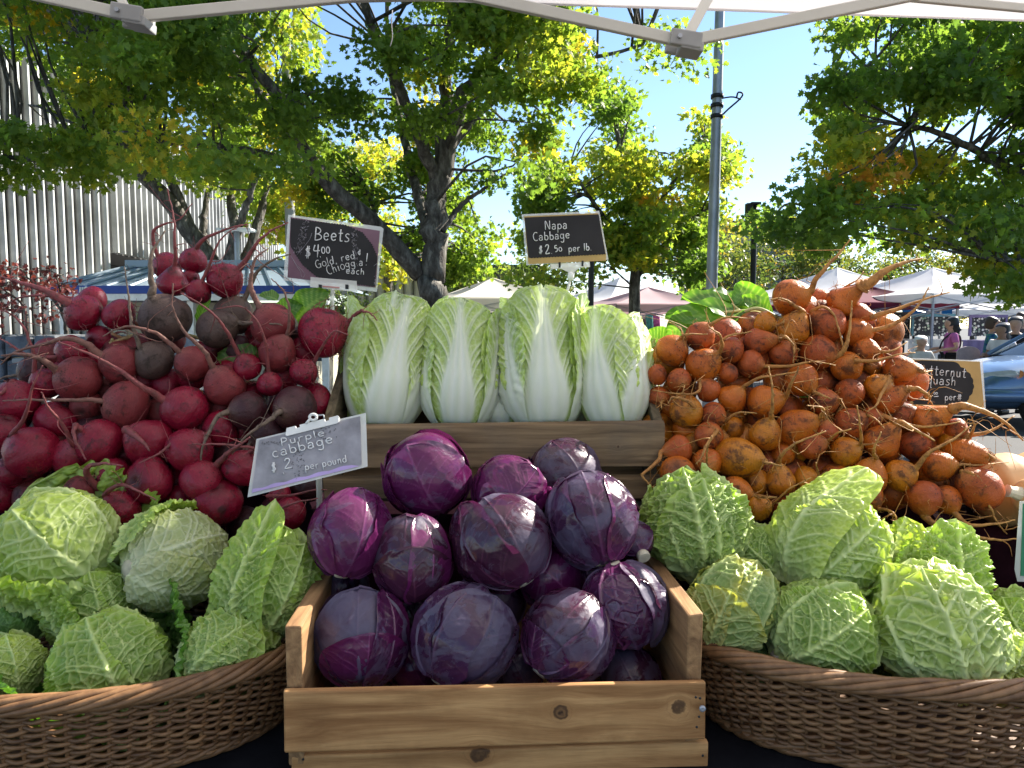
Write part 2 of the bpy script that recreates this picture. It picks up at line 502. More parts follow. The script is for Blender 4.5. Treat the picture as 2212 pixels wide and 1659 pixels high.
def tree(name, label, limbs, clumps, per, lsize, crad, hue_fn, mat, group=None, seed=1, tmpl=LOBED, twig=.02, extra=None, cat='tree'):
    mb = MB(); paths = []
    for pts, r0, r1 in limbs:
        paths.append(limb(mb, pts, r0, r1))
    base = paths[0][0]
    t = thing(name, (base[0], base[1], 0), label, cat, group)
    allp = np.concatenate(paths)
    rg = np.random.RandomState(seed)
    x, y, Y = clumps
    C = np.stack([P(a, b_, c) for a, b_, c in zip(x, y, Y)]) if len(x) else np.zeros((0, 3))
    if extra is not None:
        C = np.concatenate([C, extra])
        x = np.concatenate([x, np.full(len(extra), 3000.)]); y = np.concatenate([y, np.full(len(extra), 0.)])
    if twig:
        for c in C:
            d = np.linalg.norm(allp - c, axis=1) + np.maximum(0, allp[:, 2] - c[2]) * .5
            j = int(np.argmin(d)); a = allp[j]
            mid = (a + c) / 2 + rg.normal(size=3) * d[j] * .10 + (0, 0, d[j] * .06)
            mb.tube(smooth_path([a, mid, c], 6), np.linspace(min(twig, .012 + d[j] * .012), .004, 6), 5)
    mb.build('trunk', M['bark'], t)
    n = len(C)
    L = np.repeat(C, per, 0)
    rr = rg.normal(size=(n * per, 3)); rr /= np.linalg.norm(rr, axis=1)[:, None]
    rr *= (rg.uniform(0, 1, n * per) ** .45)[:, None]
    cr = np.repeat(crad * rg.uniform(.6, 1.35, n), per)[:, None]
    L = L + rr * cr * (1.15, 1.15, .62) - (0, 0, 1) * np.repeat(rg.uniform(0, .12, n), per)[:, None]
    h = np.repeat(hue_fn(x, y, rg), per) + rg.normal(size=n * per) * .10
    leaves('crown', L, np.full(n * per, lsize), np.clip(h, 0, 1), mat, t, tmpl, seed)
    return t
def hue_c(x, y, rg):
    h = .22 + .20 * wob(x, y, 31, 4, .008) + .06 * rg.normal(size=len(x))
    h = h + .45 * (rg.uniform(size=len(x)) < .07)
    h = np.clip(h, 0, .74)
    return h + .10 * np.exp(-((x - 780) / 120) ** 2 - ((y - 330) / 90) ** 2)
poly = [(-250, -420), (1420, -420), (1480, 60), (1440, 140), (1350, 130), (1270, 190), (1195, 220), (1210, 300), (1150, 420), (1100, 470), (1030, 560), (1010, 610), (890, 600), (860, 540), (760, 480), (690, 460), (600, 400), (480, 360), (350, 315), (120, 360), (30, 370), (-250, 380)]
gaps = [(70, 215, 120, 75), (300, 250, 40, 50), (1010, 330, 35, 60), (760, 300, 40, 35), (560, 320, 40, 30), (430, 270, 60, 40), (660, 240, 30, 30), (880, 440, 30, 40)]
limbs = [
    ([(940, 985, 9), (938, 700, 9), (932, 600, 9), (940, 480, 9), (955, 375, 9)], .20, .115),
    ([(950, 390, 9), (978, 280, 8.9), (1008, 195, 8.8), (1085, 115, 8.5), (1170, 45, 8.2), (1230, -60, 8)], .12, .04),
    ([(952, 400, 9), (958, 260, 9.1), (966, 160, 9.2), (975, 30, 9.4), (990, -150, 9.5)], .11, .04),
    ([(942, 385, 9), (905, 290, 8.7), (865, 190, 8.4), (815, 95, 8.0), (780, -20, 7.7)], .085, .035),
    ([(905, 590, 9), (850, 530, 8.8), (790, 470, 8.6), (700, 385, 8.3), (640, 300, 8.0), (600, 210, 7.8), (540, 130, 7.5), (480, 40, 7.3), (430, -80, 7)], .12, .03),
    ([(690, 378, 8.3), (610, 345, 8.1), (520, 322, 7.9), (430, 312, 7.7), (330, 308, 7.5), (200, 322, 7.2), (90, 345, 7.0), (0, 340, 6.8), (-100, 350, 6.6)], .05, .018),
    ([(930, 520, 9), (905, 420, 9.4), (880, 330, 9.8), (855, 220, 10.2), (830, 100, 10.6)], .08, .03),
    ([(965, 330, 9), (1040, 240, 9.3), (1140, 175, 9.6), (1260, 135, 9.8), (1390, 95, 10)], .055, .02),
    ([(900, 600, 9), (860, 545, 9.3), (815, 470, 9.7), (790, 400, 10)], .05, .02),
    ([(955, 500, 9), (1000, 440, 9.2), (1060, 400, 9.4)], .045, .018),
    ([(640, 300, 8.0), (560, 200, 8.4), (520, 100, 8.8)], .05, .018)]
x, y, Y = scatter(poly, 520, 8.6, 1.9, 3, gaps, -.22, .016)
# the low limb hangs nearer the stall
Y = np.where(x < 500, Y - 1.0, Y)
Y = np.where((y > 250) & (x > 680) & (x < 1060), 9.35 + np.abs(Y - 8.6) * .8, Y)
tree('oak_tree', 'big green lobed leaf tree spreading over the market behind the Beets and Napa signs', limbs, (x, y, Y), 195, .076, .31, hue_c, M['leaf'], None, 3)
# leafy shoots on the trunk of the big tree are part of its crown; second, darker multi-stemmed tree
def hue_l(x, y, rg):
    return .34 + .20 * wob(x, y, 12, 3, .012) + .08 * rg.normal(size=len(x))
limbs = [([(485, 960, 14), (480, 640, 14), (455, 570, 14), (425, 520, 14), (370, 445, 13.7), (300, 370, 13.4), (250, 330, 13.1), (215, 260, 12.8)], .26, .06),
         ([(480, 620, 14), (505, 520, 14), (500, 440, 14.2), (490, 360, 14.4), (470, 260, 14.6)], .13, .04),
         ([(485, 620, 14), (440, 540, 14.4), (440, 470, 14.6), (450, 400, 14.8)], .13, .04),
         ([(490, 640, 14), (530, 560, 14.2), (560, 470, 14.4), (575, 400, 14.6), (600, 300, 14.8)], .13, .04),
         ([(490, 620, 14), (515, 500, 13.6), (540, 420, 13.4), (560, 350, 13.2)], .09, .04),
         ([(425, 520, 14), (330, 300, 13.5), (260, 180, 13), (200, 90, 12.6)], .10, .03)]
poly = [(-120, -200), (620, -200), (680, 330), (640, 420), (600, 400), (560, 430), (480, 420), (420, 400), (330, 370), (250, 330), (180, 330), (140, 150), (-120, 40)]
tree('multistem_tree', 'dark stemmed leaning tree with yellow green leaves in front of the finned building', limbs, scatter(poly, 230, 13.8, 1.3, 8, [(250, 280, 60, 50)], -.22, .02), 95, .125, .48, hue_l, M['leaf'], None, 8)
def hue_y(x, y, rg):
    return .52 + .12 * rg.normal(size=len(x))
limbs = [([(640, 900, 19), (640, 640, 19), (630, 500, 19), (600, 420, 19)], .16, .05), ([(635, 560, 19), (700, 470, 19)], .08, .03)]
poly = [(510, 400), (640, 380), (720, 440), (730, 540), (690, 600), (640, 610), (620, 540), (570, 500), (530, 460)]
tree('yellow_tree', 'small golden yellow tree glowing between the dark stems and the Beets sign', limbs, scatter(poly, 46, 19, 1.2, 18, [], -.6), 70, .17, .6, lambda x, y, rg: .45 + .35 * (wob(x, y, 3, 3, .03) + .2) + .1 * rg.normal(size=len(x)), M['leaf'], None, 18)
poly = [(690, 360), (860, 280), (920, 380), (900, 480), (930, 560), (860, 590), (800, 540), (700, 520)]
tree('yellow_tree', 'bright yellow green tree glimpsed between the limbs of the big tree', [([(840, 900, 17), (840, 640, 17), (830, 500, 17)], .14, .05), ([(835, 560, 17), (780, 400, 17)], .07, .03)], scatter(poly, 60, 17, 1.3, 28, [], -.3), 70, .13, .55, hue_y, M['leaf'], None, 28)
# autumn tree right of the big tree
def hue_a(x, y, rg):
    h = .30 + .20 * wob(x, y, 77, 3, .018) + .10 * rg.normal(size=len(x))
    return h + .25 * np.exp(-((x - 1420) / 70) ** 2 - ((y - 400) / 60) ** 2)
limbs = [([(1370, 960, 15), (1370, 660, 15), (1380, 520, 15), (1385, 420, 15), (1340, 320, 15), (1320, 200, 15)], .14, .03),
         ([(1378, 560, 15), (1290, 450, 14.6), (1230, 360, 14.3)], .07, .02), ([(1380, 520, 15), (1450, 400, 15.2), (1520, 290, 15.4)], .07, .02),
         ([(1375, 600, 15), (1460, 500, 15), (1530, 450, 15)], .06, .02), ([(1340, 320, 15), (1360, 250, 15)], .03, .01)]
poly = [(1130, 600), (1140, 440), (1190, 340), (1260, 300), (1290, 250), (1275, 190), (1330, 180), (1365, 250), (1380, 330), (1440, 310), (1460, 270), (1510, 235), (1560, 290), (1580, 350), (1545, 420), (1530, 590), (1470, 600), (1420, 560), (1330, 560), (1250, 600)]
tree('autumn_tree', 'green tree turning yellow and orange beside the tall steel pole', limbs, scatter(poly, 180, 15, 1.5, 5, [(1225, 265, 30, 30), (1400, 290, 25, 25), (1290, 355, 30, 25)], -.22, .035), 100, .125, .44, hue_a, M['leaf'], None, 5)
# right tree, mostly beyond the frame
def hue_r(x, y, rg):
    h = .20 + .18 * wob(x, y, 55, 3, .012) + .06 * rg.normal(size=len(x))
    h = h + .62 * np.exp(-((x - 1860) / 55) ** 2 - ((y - 320) / 50) ** 2) + .42 * np.exp(-((x - 2000) / 50) ** 2 - ((y - 355) / 45) ** 2)
    return h + .35 * (rg.uniform(size=len(x)) < .09)
limbs = [([(2500, 1000, 9.5), (2500, 700, 9.5), (2480, 480, 9.5), (2440, 300, 9.5), (2420, 80, 9.5), (2420, -300, 9.6)], .24, .08),
         ([(2470, 480, 9.5), (2330, 420, 9.2), (2230, 385, 9.0), (2140, 345, 8.8), (2060, 300, 8.6), (1960, 270, 8.4)], .09, .025),
         ([(2440, 330, 9.5), (2280, 250, 9.3), (2130, 180, 9.2), (1960, 165, 9.1), (1800, 160, 9)], .09, .02),
         ([(2480, 520, 9.5), (2300, 470, 9.8), (2100, 440, 10), (1900, 460, 10.2), (1750, 450, 10.3)], .08, .02),
         ([(2430, 150, 9.5), (2300, 60, 9.2), (2150, 0, 9)], .07, .02),
         ([(2480, 480, 9.5), (2400, 500, 8.8), (2250, 560, 8.2), (2150, 560, 8)], .07, .02)]
poly = [(1830, -60), (1820, 70), (1850, 130), (1760, 190), (1790, 260), (1750, 330), (1780, 400), (1700, 410), (1650, 460), (1680, 510), (1760, 520), (1830, 510), (1900, 560), (2000, 500), (2080, 480), (2140, 610), (2250, 640), (2420, 600), (2420, -60)]
# unseen leaf clumps added to this tree, sunwards, to dapple the red beets
rg = np.random.RandomState(2); ex = []
sd_ = A(*SUN_DIR)
for q_ in ((-.95, 1.35, 1.42), (-1.1, 1.2, 1.15), (-.65, 1.2, 1.2)):
    ex.append(A(*q_) + sd_ * rg.uniform(12.5, 14.5))
ex = np.array(ex)
tree('shade_tree', 'dark green tree with a few orange sprays whose boughs reach over the white tents', limbs, scatter(poly, 250, 9.3, 1.7, 6, [(1960, 255, 35, 30), (2130, 240, 45, 40), (2120, 130, 30, 25), (1850, 380, 25, 20), (1930, 60, 30, 25), (2030, 520, 40, 30)], -.2, .022), 125, .100, .34, hue_r, M['leaf'], None, 6, extra=ex)
# far pale trees behind the tents
far = [(1480, 480, 30, 95, 'pale yellow green tree just beside the foot of the steel pole'), (1590, 560, 34, 90, 'far light green tree in front of the blue building'), (1690, 530, 38, 95, 'far bushy tree behind the black lamp post'),
       (1775, 570, 36, 80, 'far pale tree above the peak of the white tent near the top beet'), (1880, 575, 40, 70, 'far low tree between the two white tent peaks'), (1985, 560, 42, 80, 'far hazy green tree behind the largest white tent'),
       (2100, 585, 40, 75, 'far tree over the sloping corner of the largest white tent'), (2200, 590, 38, 80, 'far tree under the hanging boughs of the dark tree'),
       (1180, 590, 26, 75, 'soft green tree beside the beige tent'), (1000, 590, 34, 55, 'dim tree behind the trunk of the big tree')]
for k, (tx, ty, Y, rp, lab) in enumerate(far):
    a = np.linspace(0, 2 * np.pi, 14, endpoint=False)
    poly = np.stack([tx + rp * np.cos(a) * 1.0, ty + 30 + rp * .95 * np.sin(a)], 1)
    hb = random.Random(k).uniform(.3, .6)
    tree('far_tree', lab, [([(tx, 840, Y), (tx, 690, Y), (tx, ty + 20, Y)], .15, .04), ([(tx, ty + 60, Y), (tx + rp * .5, ty, Y)], .05, .02)], scatter(poly, 42, Y, 1.4, 40 + k, [], -.6, .05), 60, .22, .85, lambda x, y, rg, hb=hb: hb + .15 * rg.normal(size=len(x)), M['leaf_far'], 'trees beyond the tents', 40 + k, DIAM, .04)
# red leaved shrub and a grey green shrub
poly = [(-60, 560), (60, 570), (130, 560), (165, 620), (150, 690), (60, 660), (-60, 690)]
tree('japanese_maple', 'small dark red leaved maple in front of the metal fins', [([(142, 735, 9), (140, 690, 9), (110, 640, 9), (60, 600, 9)], .03, .01), ([(140, 690, 9), (130, 630, 9), (120, 590, 9)], .02, .008), ([(60, 720, 9), (50, 660, 9), (0, 620, 9)], .025, .008)], scatter(poly, 40, 9, .5, 61, [], -.35, .03), 16, .075, .2, lambda x, y, rg: rg.uniform(0, 1, len(x)), M['leaf_red'], None, 61, LOBED, .008)
poly = [(705, 640), (740, 615), (775, 635), (775, 680), (705, 680)]
tree('grey_shrub', 'small grey green shrub below the clip of the Beets sign', [([(742, 720, 8), (742, 660, 8)], .02, .01)], scatter(poly, 14, 8, .2, 62), 60, .045, .13, lambda x, y, rg: rg.uniform(.1, .3, len(x)), M['leaf_far'], None, 62, DIAM, .006, cat='shrub')
poly = [(110, 765), (130, 750), (165, 755), (165, 790), (110, 790)]
tree('low_shrub', 'low bright green shrub beside the white utility box', [([(138, 820, 6.6), (138, 770, 6.6)], .015, .006)], scatter(poly, 12, 6.6, .12, 63), 60, .035, .1, lambda x, y, rg: rg.uniform(.1, .35, len(x)), M['leaf'], None, 63, DIAM, .006, cat='shrub')
# ------------------------------------------------------------------ market: own canopy, tents, people, car
M['canopy'] = cloth('white_canopy_cloth', (.68, .66, .67), .45)
M['frame'] = plain('cream_frame_paint', (.60, .58, .52), .45, .5, 0, .06, 6)
M['joint'] = plain('grey_plastic', (.34, .34, .34), .5)
ct = thing('market_canopy', (.25, .1, 0), 'white pop up canopy on a cream folding frame over the vegetable stall', 'canopy')
cL, cR = A(-1.45, 1.475, 0), A(1.90, 1.735, 0)
u_ = nrm(cR - cL); n_ = A(u_[1], -u_[0], 0)          # n_ points back over the stall towards the viewer
ez, hz = 2.20, .11
D = 3.1
q = [cL, cR, cR + n_ * D, cL + n_ * D]
cen = sum(q) / 4
# roof: gently sagging four-sided top
mb = MB()
for k in range(4):
    a, b_ = q[k], q[(k + 1) % 4]
    nu, nv = 24, 12
    s, t = np.meshgrid(np.linspace(0, 1, nu), np.linspace(0, 1, nv), indexing='ij')
    e_ = a[None, None] + (b_ - a)[None, None] * s[..., None]
    p = e_ + (cen - e_) * t[..., None]
    p[..., 2] = ez + hz + .85 * t ** 1.15 - .05 * np.sin(np.pi * s) * (1 - t) * t * 4 * .4 + .004 * wob(s * 9, t * 9, k)
    mb.add(p.reshape(-1, 3), grid_faces(nu, nv))
mb.build('roof', M['canopy'], ct)
mb = MB()
for k in range(4):
    a, b_ = q[k], q[(k + 1) % 4]
    nu, nv = 60, 6
    s, t = np.meshgrid(np.linspace(0, 1, nu), np.linspace(0, 1, nv), indexing='ij')
    p = a[None, None] + (b_ - a)[None, None] * s[..., None]
    out = nrm(np.cross(b_ - a, (0, 0, 1)))
    p = p + out * (.008 + .006 * wob(s * 22, t * 2, 5 + k))[..., None]
    p[..., 2] = ez + hz - hz * 1.25 * t
    mb.add(p.reshape(-1, 3), grid_faces(nu, nv))
mb.build('valance', M['canopy'], ct)
mb = MB()
for k in range(4):
    a, b_ = q[k], q[(k + 1) % 4]
    out = nrm(np.cross(b_ - a, (0, 0, 1)))
    mb.tube([a + out * .004 + (0, 0, ez - .026), b_ + out * .004 + (0, 0, ez - .026)], .0035, 5)
    mb.tube([a + out * .004 + (0, 0, ez + .035), b_ + out * .004 + (0, 0, ez + .035)], .0025, 5)
mb.build('hem', M['canopy'], ct)
for k in range(4):
    c = q[k] + (cen - q[k]) * .02
    MB().box(c[0] - .02, c[0] + .02, c[1] - .02, c[1] + .02, 0, ez + .06).build('leg', M['frame'], ct, False, .003)
yb = 1.46
def bar(a, b_, w_=.0108, name='truss_bar'):
    a, b_ = np.asarray(a), np.asarray(b_)
    d = b_ - a; up = nrm(np.cross(d, (0, 1, 0))); f = nrm(np.cross(up, d))
    MB().add(*obox((a + b_) / 2, d / 2, up * w_, f * w_ * .6)).build(name, M['frame'], ct, False, .002)
bar(P(30, -22, yb), P(278, 33, yb)); bar(P(300, 36, yb + .02), P(760, -8, yb + .02)); bar(P(278, 28, yb + .012), P(240, -40, yb + .06), .008)
bar(P(1000, -14, yb), P(1478, 90, yb)); bar(P(1480, 90, yb + .02), P(1990, -14, yb + .02)); bar(P(1482, 84, yb + .012), P(1560, -60, yb + .12), .010)
bar(P(1960, -6, yb + .05), P(2300, 26, yb + .05), .008)
bar(P(760, -8, yb + .02), P(1000, -14, yb), .0108); bar(P(-500, -40, yb), P(30, -22, yb))
for tx, ty in ((281, 33), (1479, 89)):
    mb = MB()
    c = P(tx, ty, yb)
    mb.add(*obox(c + (0, -.012, 0), (.030, 0, -.005), (0, .006, 0), (.002, 0, .015)))
    mb.add(*obox(c + (0, .034, 0), (.030, 0, -.005), (0, .006, 0), (.002, 0, .015)))
    mb.add(*obox(c + (.012, .01, -.012), (.022, 0, -.004), (0, .026, 0), (.001, 0, .009)))
    j = mb.build('joint', M['joint'], ct, False, .003)
    MB().tube([c + (-.014, -.024, .002), c + (-.014, -.0185, .002)], .0042, 12).build('bolt', M['pole'], j, False)
th = MB().tube(smooth_path([P(848, 22, 1.55), P(846, 50, 1.55), P(848, 80, 1.55), P(843, 100, 1.55)], 10), .0009, 5).build('thread', M['canopy'], ct)

# --- other stalls' tents
def tent(label, peak, Y, half, ty_eave, mat, yaw=0.0, val=.22, group='tents of the other stalls', legs=True, name='market_tent'):
    p = P(peak[0], peak[1], Y); ze = P(peak[0], ty_eave, Y)[2]
    t = thing(name, (p[0], Y, 0), label, 'tent', group)
    c, s = math.cos(yaw) * half, math.sin(yaw) * half
    cr = [p * (1, 1, 0) + A(x * c - y * s, x * s + y * c, 0) for x, y in ((-1, -1), (1, -1), (1, 1), (-1, 1))]
    mb, mv = MB(), MB()
    for k in range(4):
        a, b_ = cr[k], cr[(k + 1) % 4]
        nu, nv = 14, 10
        u, v = np.meshgrid(np.linspace(0, 1, nu), np.linspace(0, 1, nv), indexing='ij')
        e_ = a + (b_ - a) * u[..., None]
        q_ = e_ + (p * (1, 1, 0) - e_) * v[..., None]
        q_[..., 2] = ze + (p[2] - ze) * v ** 1.18 - .10 * np.sin(np.pi * u) * np.sin(np.pi * v) + .018 * wob(u * 6 + k, v * 6, 7)
        mb.add(q_.reshape(-1, 3), grid_faces(nu, nv))
        e2 = np.repeat((a + (b_ - a) * np.linspace(0, 1, 20)[:, None])[:, None], 2, 1)
        out = nrm(np.cross(b_ - a, (0, 0, 1))) * .012
        e2 = e2 + out; e2[:, 0, 2] = ze; e2[:, 1, 2] = ze - val + .015 * np.abs(np.sin(np.linspace(0, 1, 20) * 9 * np.pi))
        mv.add(e2.reshape(-1, 3), grid_faces(20, 2))
    mb.build('roof', mat, t); mv.build('valance', mat, t)
    fr = MB()
    for k in range(4):
        a, b_ = cr[k], cr[(k + 1) % 4]
        m_ = (a + b_) / 2
        for x0, x1 in ((a, m_), (m_, b_)):
            fr.tube([x0 + (0, 0, ze - .05), x1 + (0, 0, ze - .33)], .014, 4); fr.tube([x0 + (0, 0, ze - .33), x1 + (0, 0, ze - .05)], .014, 4)
    fr.build('truss', M['pole'], t, False)
    for k in range(4):
        c_ = cr[k] + (p - cr[k]) * (.015, .015, 0)
        MB().box(c_[0] - .02, c_[0] + .02, c_[1] - .02, c_[1] + .02, 0, ze).build('leg', M['pole'], t, False)
    return t
tent('beige tent dappled with leaf shade between the first and second napa cabbages', (1064, 600), 19, 1.5, 648, M['tent_beige'], .35, .3)
tent('bright white tent peak rising behind the pink tent', (1340, 598), 22, 1.6, 655, M['tent_white'], .5)
tent('dusty pink tent with a long low valance', (1400, 620), 18.5, 1.45, 660, M['tent_pink'], .25, .2)
tent('small white tent glimpsed above the beet leaves', (1655, 640), 32, 1.6, 672, M['tent_white'], .3)
tent('white tent whose peak rises right behind the carrot shaped golden beet', (1808, 578), 19, 1.7, 640, M['tent_white'], .4)
tent('maroon tent between the two tall white tents', (1850, 612), 17, 1.45, 658, M['tent_maroon'], .2, .12)
tent('largest white tent sheltering the dotted display boards', (2015, 578), 17, 1.78, 642, M['tent_white'], .28, .22)
tent('blue tent far back beyond the display boards', (2135, 655), 27, 2.0, 664, M['tent_blue'], .1, .25)
tent('white tent at the edge of the picture behind the dark haired shoppers', (2245, 640), 24, 1.7, 668, M['tent_white'], .2)

# --- boards of small goods, tables, chair, clothes
def board_mat(name, back, seed):
    m, nt, b = mat0(name, back, .6)
    v = ND(nt, 'TexVoronoi', {'Vector': obj_co(nt, (1, .02, 1)), 'Scale': 15.0, 'Randomness': .8})
    nz = ND(nt, 'TexWhiteNoise', {'Vector': v.outputs['Position']})
    c = ramp(nt, nz.outputs['Value'], [(0, (.7, .7, .68)), (.4, (.5, .5, .48)), (.6, (.05, .06, .06)), (.75, (.3, .42, .3)), (1, (.75, .7, .6))])
    mask = math_(nt, 'LESS_THAN', v.outputs['Distance'], .42)
    nt.links.new(mixc(nt, mask, back, c), b.inputs['Base Color'])
    return m
M['board'] = board_mat('dotted_board', (.02, .022, .03), 1)
M['teal'] = plain('teal_paint', (.10, .25, .32), .6)
M['violet'] = plain('violet_paint', (.16, .13, .28), .6)
M['cloth_white'] = plain('white_table_cloth', (.75, .75, .74), .8)
def board(label, x0, x1, y0, y1, Y, fm):
    a, b_ = P(x0, y1, Y), P(x1, y0, Y)
    t = thing('display_board', ((a[0] + b_[0]) / 2, Y, a[2]), label, 'display board', 'boards of small goods')
    MB().box(a[0], b_[0], Y, Y + .02, a[2], b_[2]).build('panel', M['board'], t, False)
    w_ = .045
    mb = MB().box(a[0] - w_, a[0], Y - .02, Y + .04, a[2], b_[2]).box(b_[0], b_[0] + w_, Y - .02, Y + .04, a[2], b_[2]).box(a[0] - w_, b_[0] + w_, Y - .022, Y + .042, b_[2], b_[2] + w_ * 1.5)
    mb.build('frame', fm, t, False)
    for x in (a[0] + .05, b_[0] - .05):
        MB().box(x - .02, x + .02, Y + .05, Y + .09, 0, b_[2]).build('leg', M['black'], t, False)
board('display board with a teal frame directly behind the pink shirted shopper', 1972, 2062, 684, 726, 17.3, M['teal'])
board('display board with a violet frame behind the blue patterned shirt', 2097, 2172, 686, 726, 17.3, M['violet'])
board('narrow display board beside the teal framed board', 1916, 1962, 680, 735, 17.6, M['black'])
def table(label, x0, x1, ty, Y, mat, group='tables in the other stalls'):
    a, b_ = P(x0, ty, Y), P(x1, ty, Y)
    t = thing('market_table', ((a[0] + b_[0]) / 2, Y, 0), label, 'table', group)
    MB().box(a[0], b_[0], Y, Y + .7, a[2] - .03, a[2]).build('tabletop', mat, t, False, .005)
    nu = 40
    xs = np.linspace(a[0], b_[0], nu)
    yy = Y - .01 + .012 * np.sin(xs * 30)
    Vv = np.stack([np.stack([xs, np.full(nu, Y - .004), np.full(nu, a[2] - .003)], 1), np.stack([xs, yy - .02, np.full(nu, a[2] * .55)], 1), np.stack([xs, yy - .03, np.full(nu, .08)], 1)], 1)
    MB().add(Vv.reshape(-1, 3), grid_faces(nu, 3)).build('table_cloth', M['violet'] if mat is not M['cloth_white'] else mat, t)
    for x in (a[0] + .06, b_[0] - .06):
        for y_ in (Y + .06, Y + .62):
            MB().box(x - .015, x + .015, y_ - .015, y_ + .015, 0, a[2] - .033).build('leg', M['pole'], t, False)
table('white clothed table in front of the teal framed board', 1962, 2062, 733, 16.6, M['cloth_white'])
table('violet clothed table under the violet framed board', 2080, 2180, 735, 16.6, M['violet'])
rg = random.Random(8)
cols = [((.45, .05, .07), 'crimson'), ((.10, .28, .30), 'turquoise'), ((.50, .22, .06), 'orange'), ((.12, .08, .06), 'brown'), ((.06, .10, .30), 'navy'), ((.50, .40, .36), 'cream'), ((.04, .16, .15), 'dark teal'), ((.35, .08, .22), 'magenta')]
for k, (c, nm) in enumerate(cols):
    x = 1312 + k * 15; Y = 23 + .15 * (k % 2)
    a = P(x, 676, Y); wd, hh = .26, rg.uniform(.55, .8)
    nu = 9; s = np.linspace(-1, 1, nu)
    rows = []
    for f, wv in ((0, .45), (.06, .8), (.4, .9), (1, 1.1)):
        rows.append(np.stack([a[0] + s * wd * .5 * wv, Y + .04 * np.sin(s * 6 + k) * f + .03 * s * s, np.full(nu, a[2] - hh * f)], 1))
    o = MB().add(np.stack(rows).reshape(-1, 3), grid_faces(4, nu)).build('hanging_garment', plain('garment_' + nm.replace(' ', '_'), c, .8, .2, 0, .3, 9), None)
    so = o.modifiers.new('solid', 'SOLIDIFY'); so.thickness = .03
    tag(o, nm + ' garment hanging in the clothes stall beneath the pink tent', 'garment', 'clothes hanging in the far stall')
rail = MB().tube([P(1300, 674, 23.08), P(1432, 674, 23.08)], .015, 8).build('rail', M['pole'])
rail.name = 'clothes_rail'
tag(rail, 'thin metal rail from which the clothes hang under the pink tent', 'rail')
for px_, Ys in ((1300, 23.08), (1432, 23.08)):
    pass

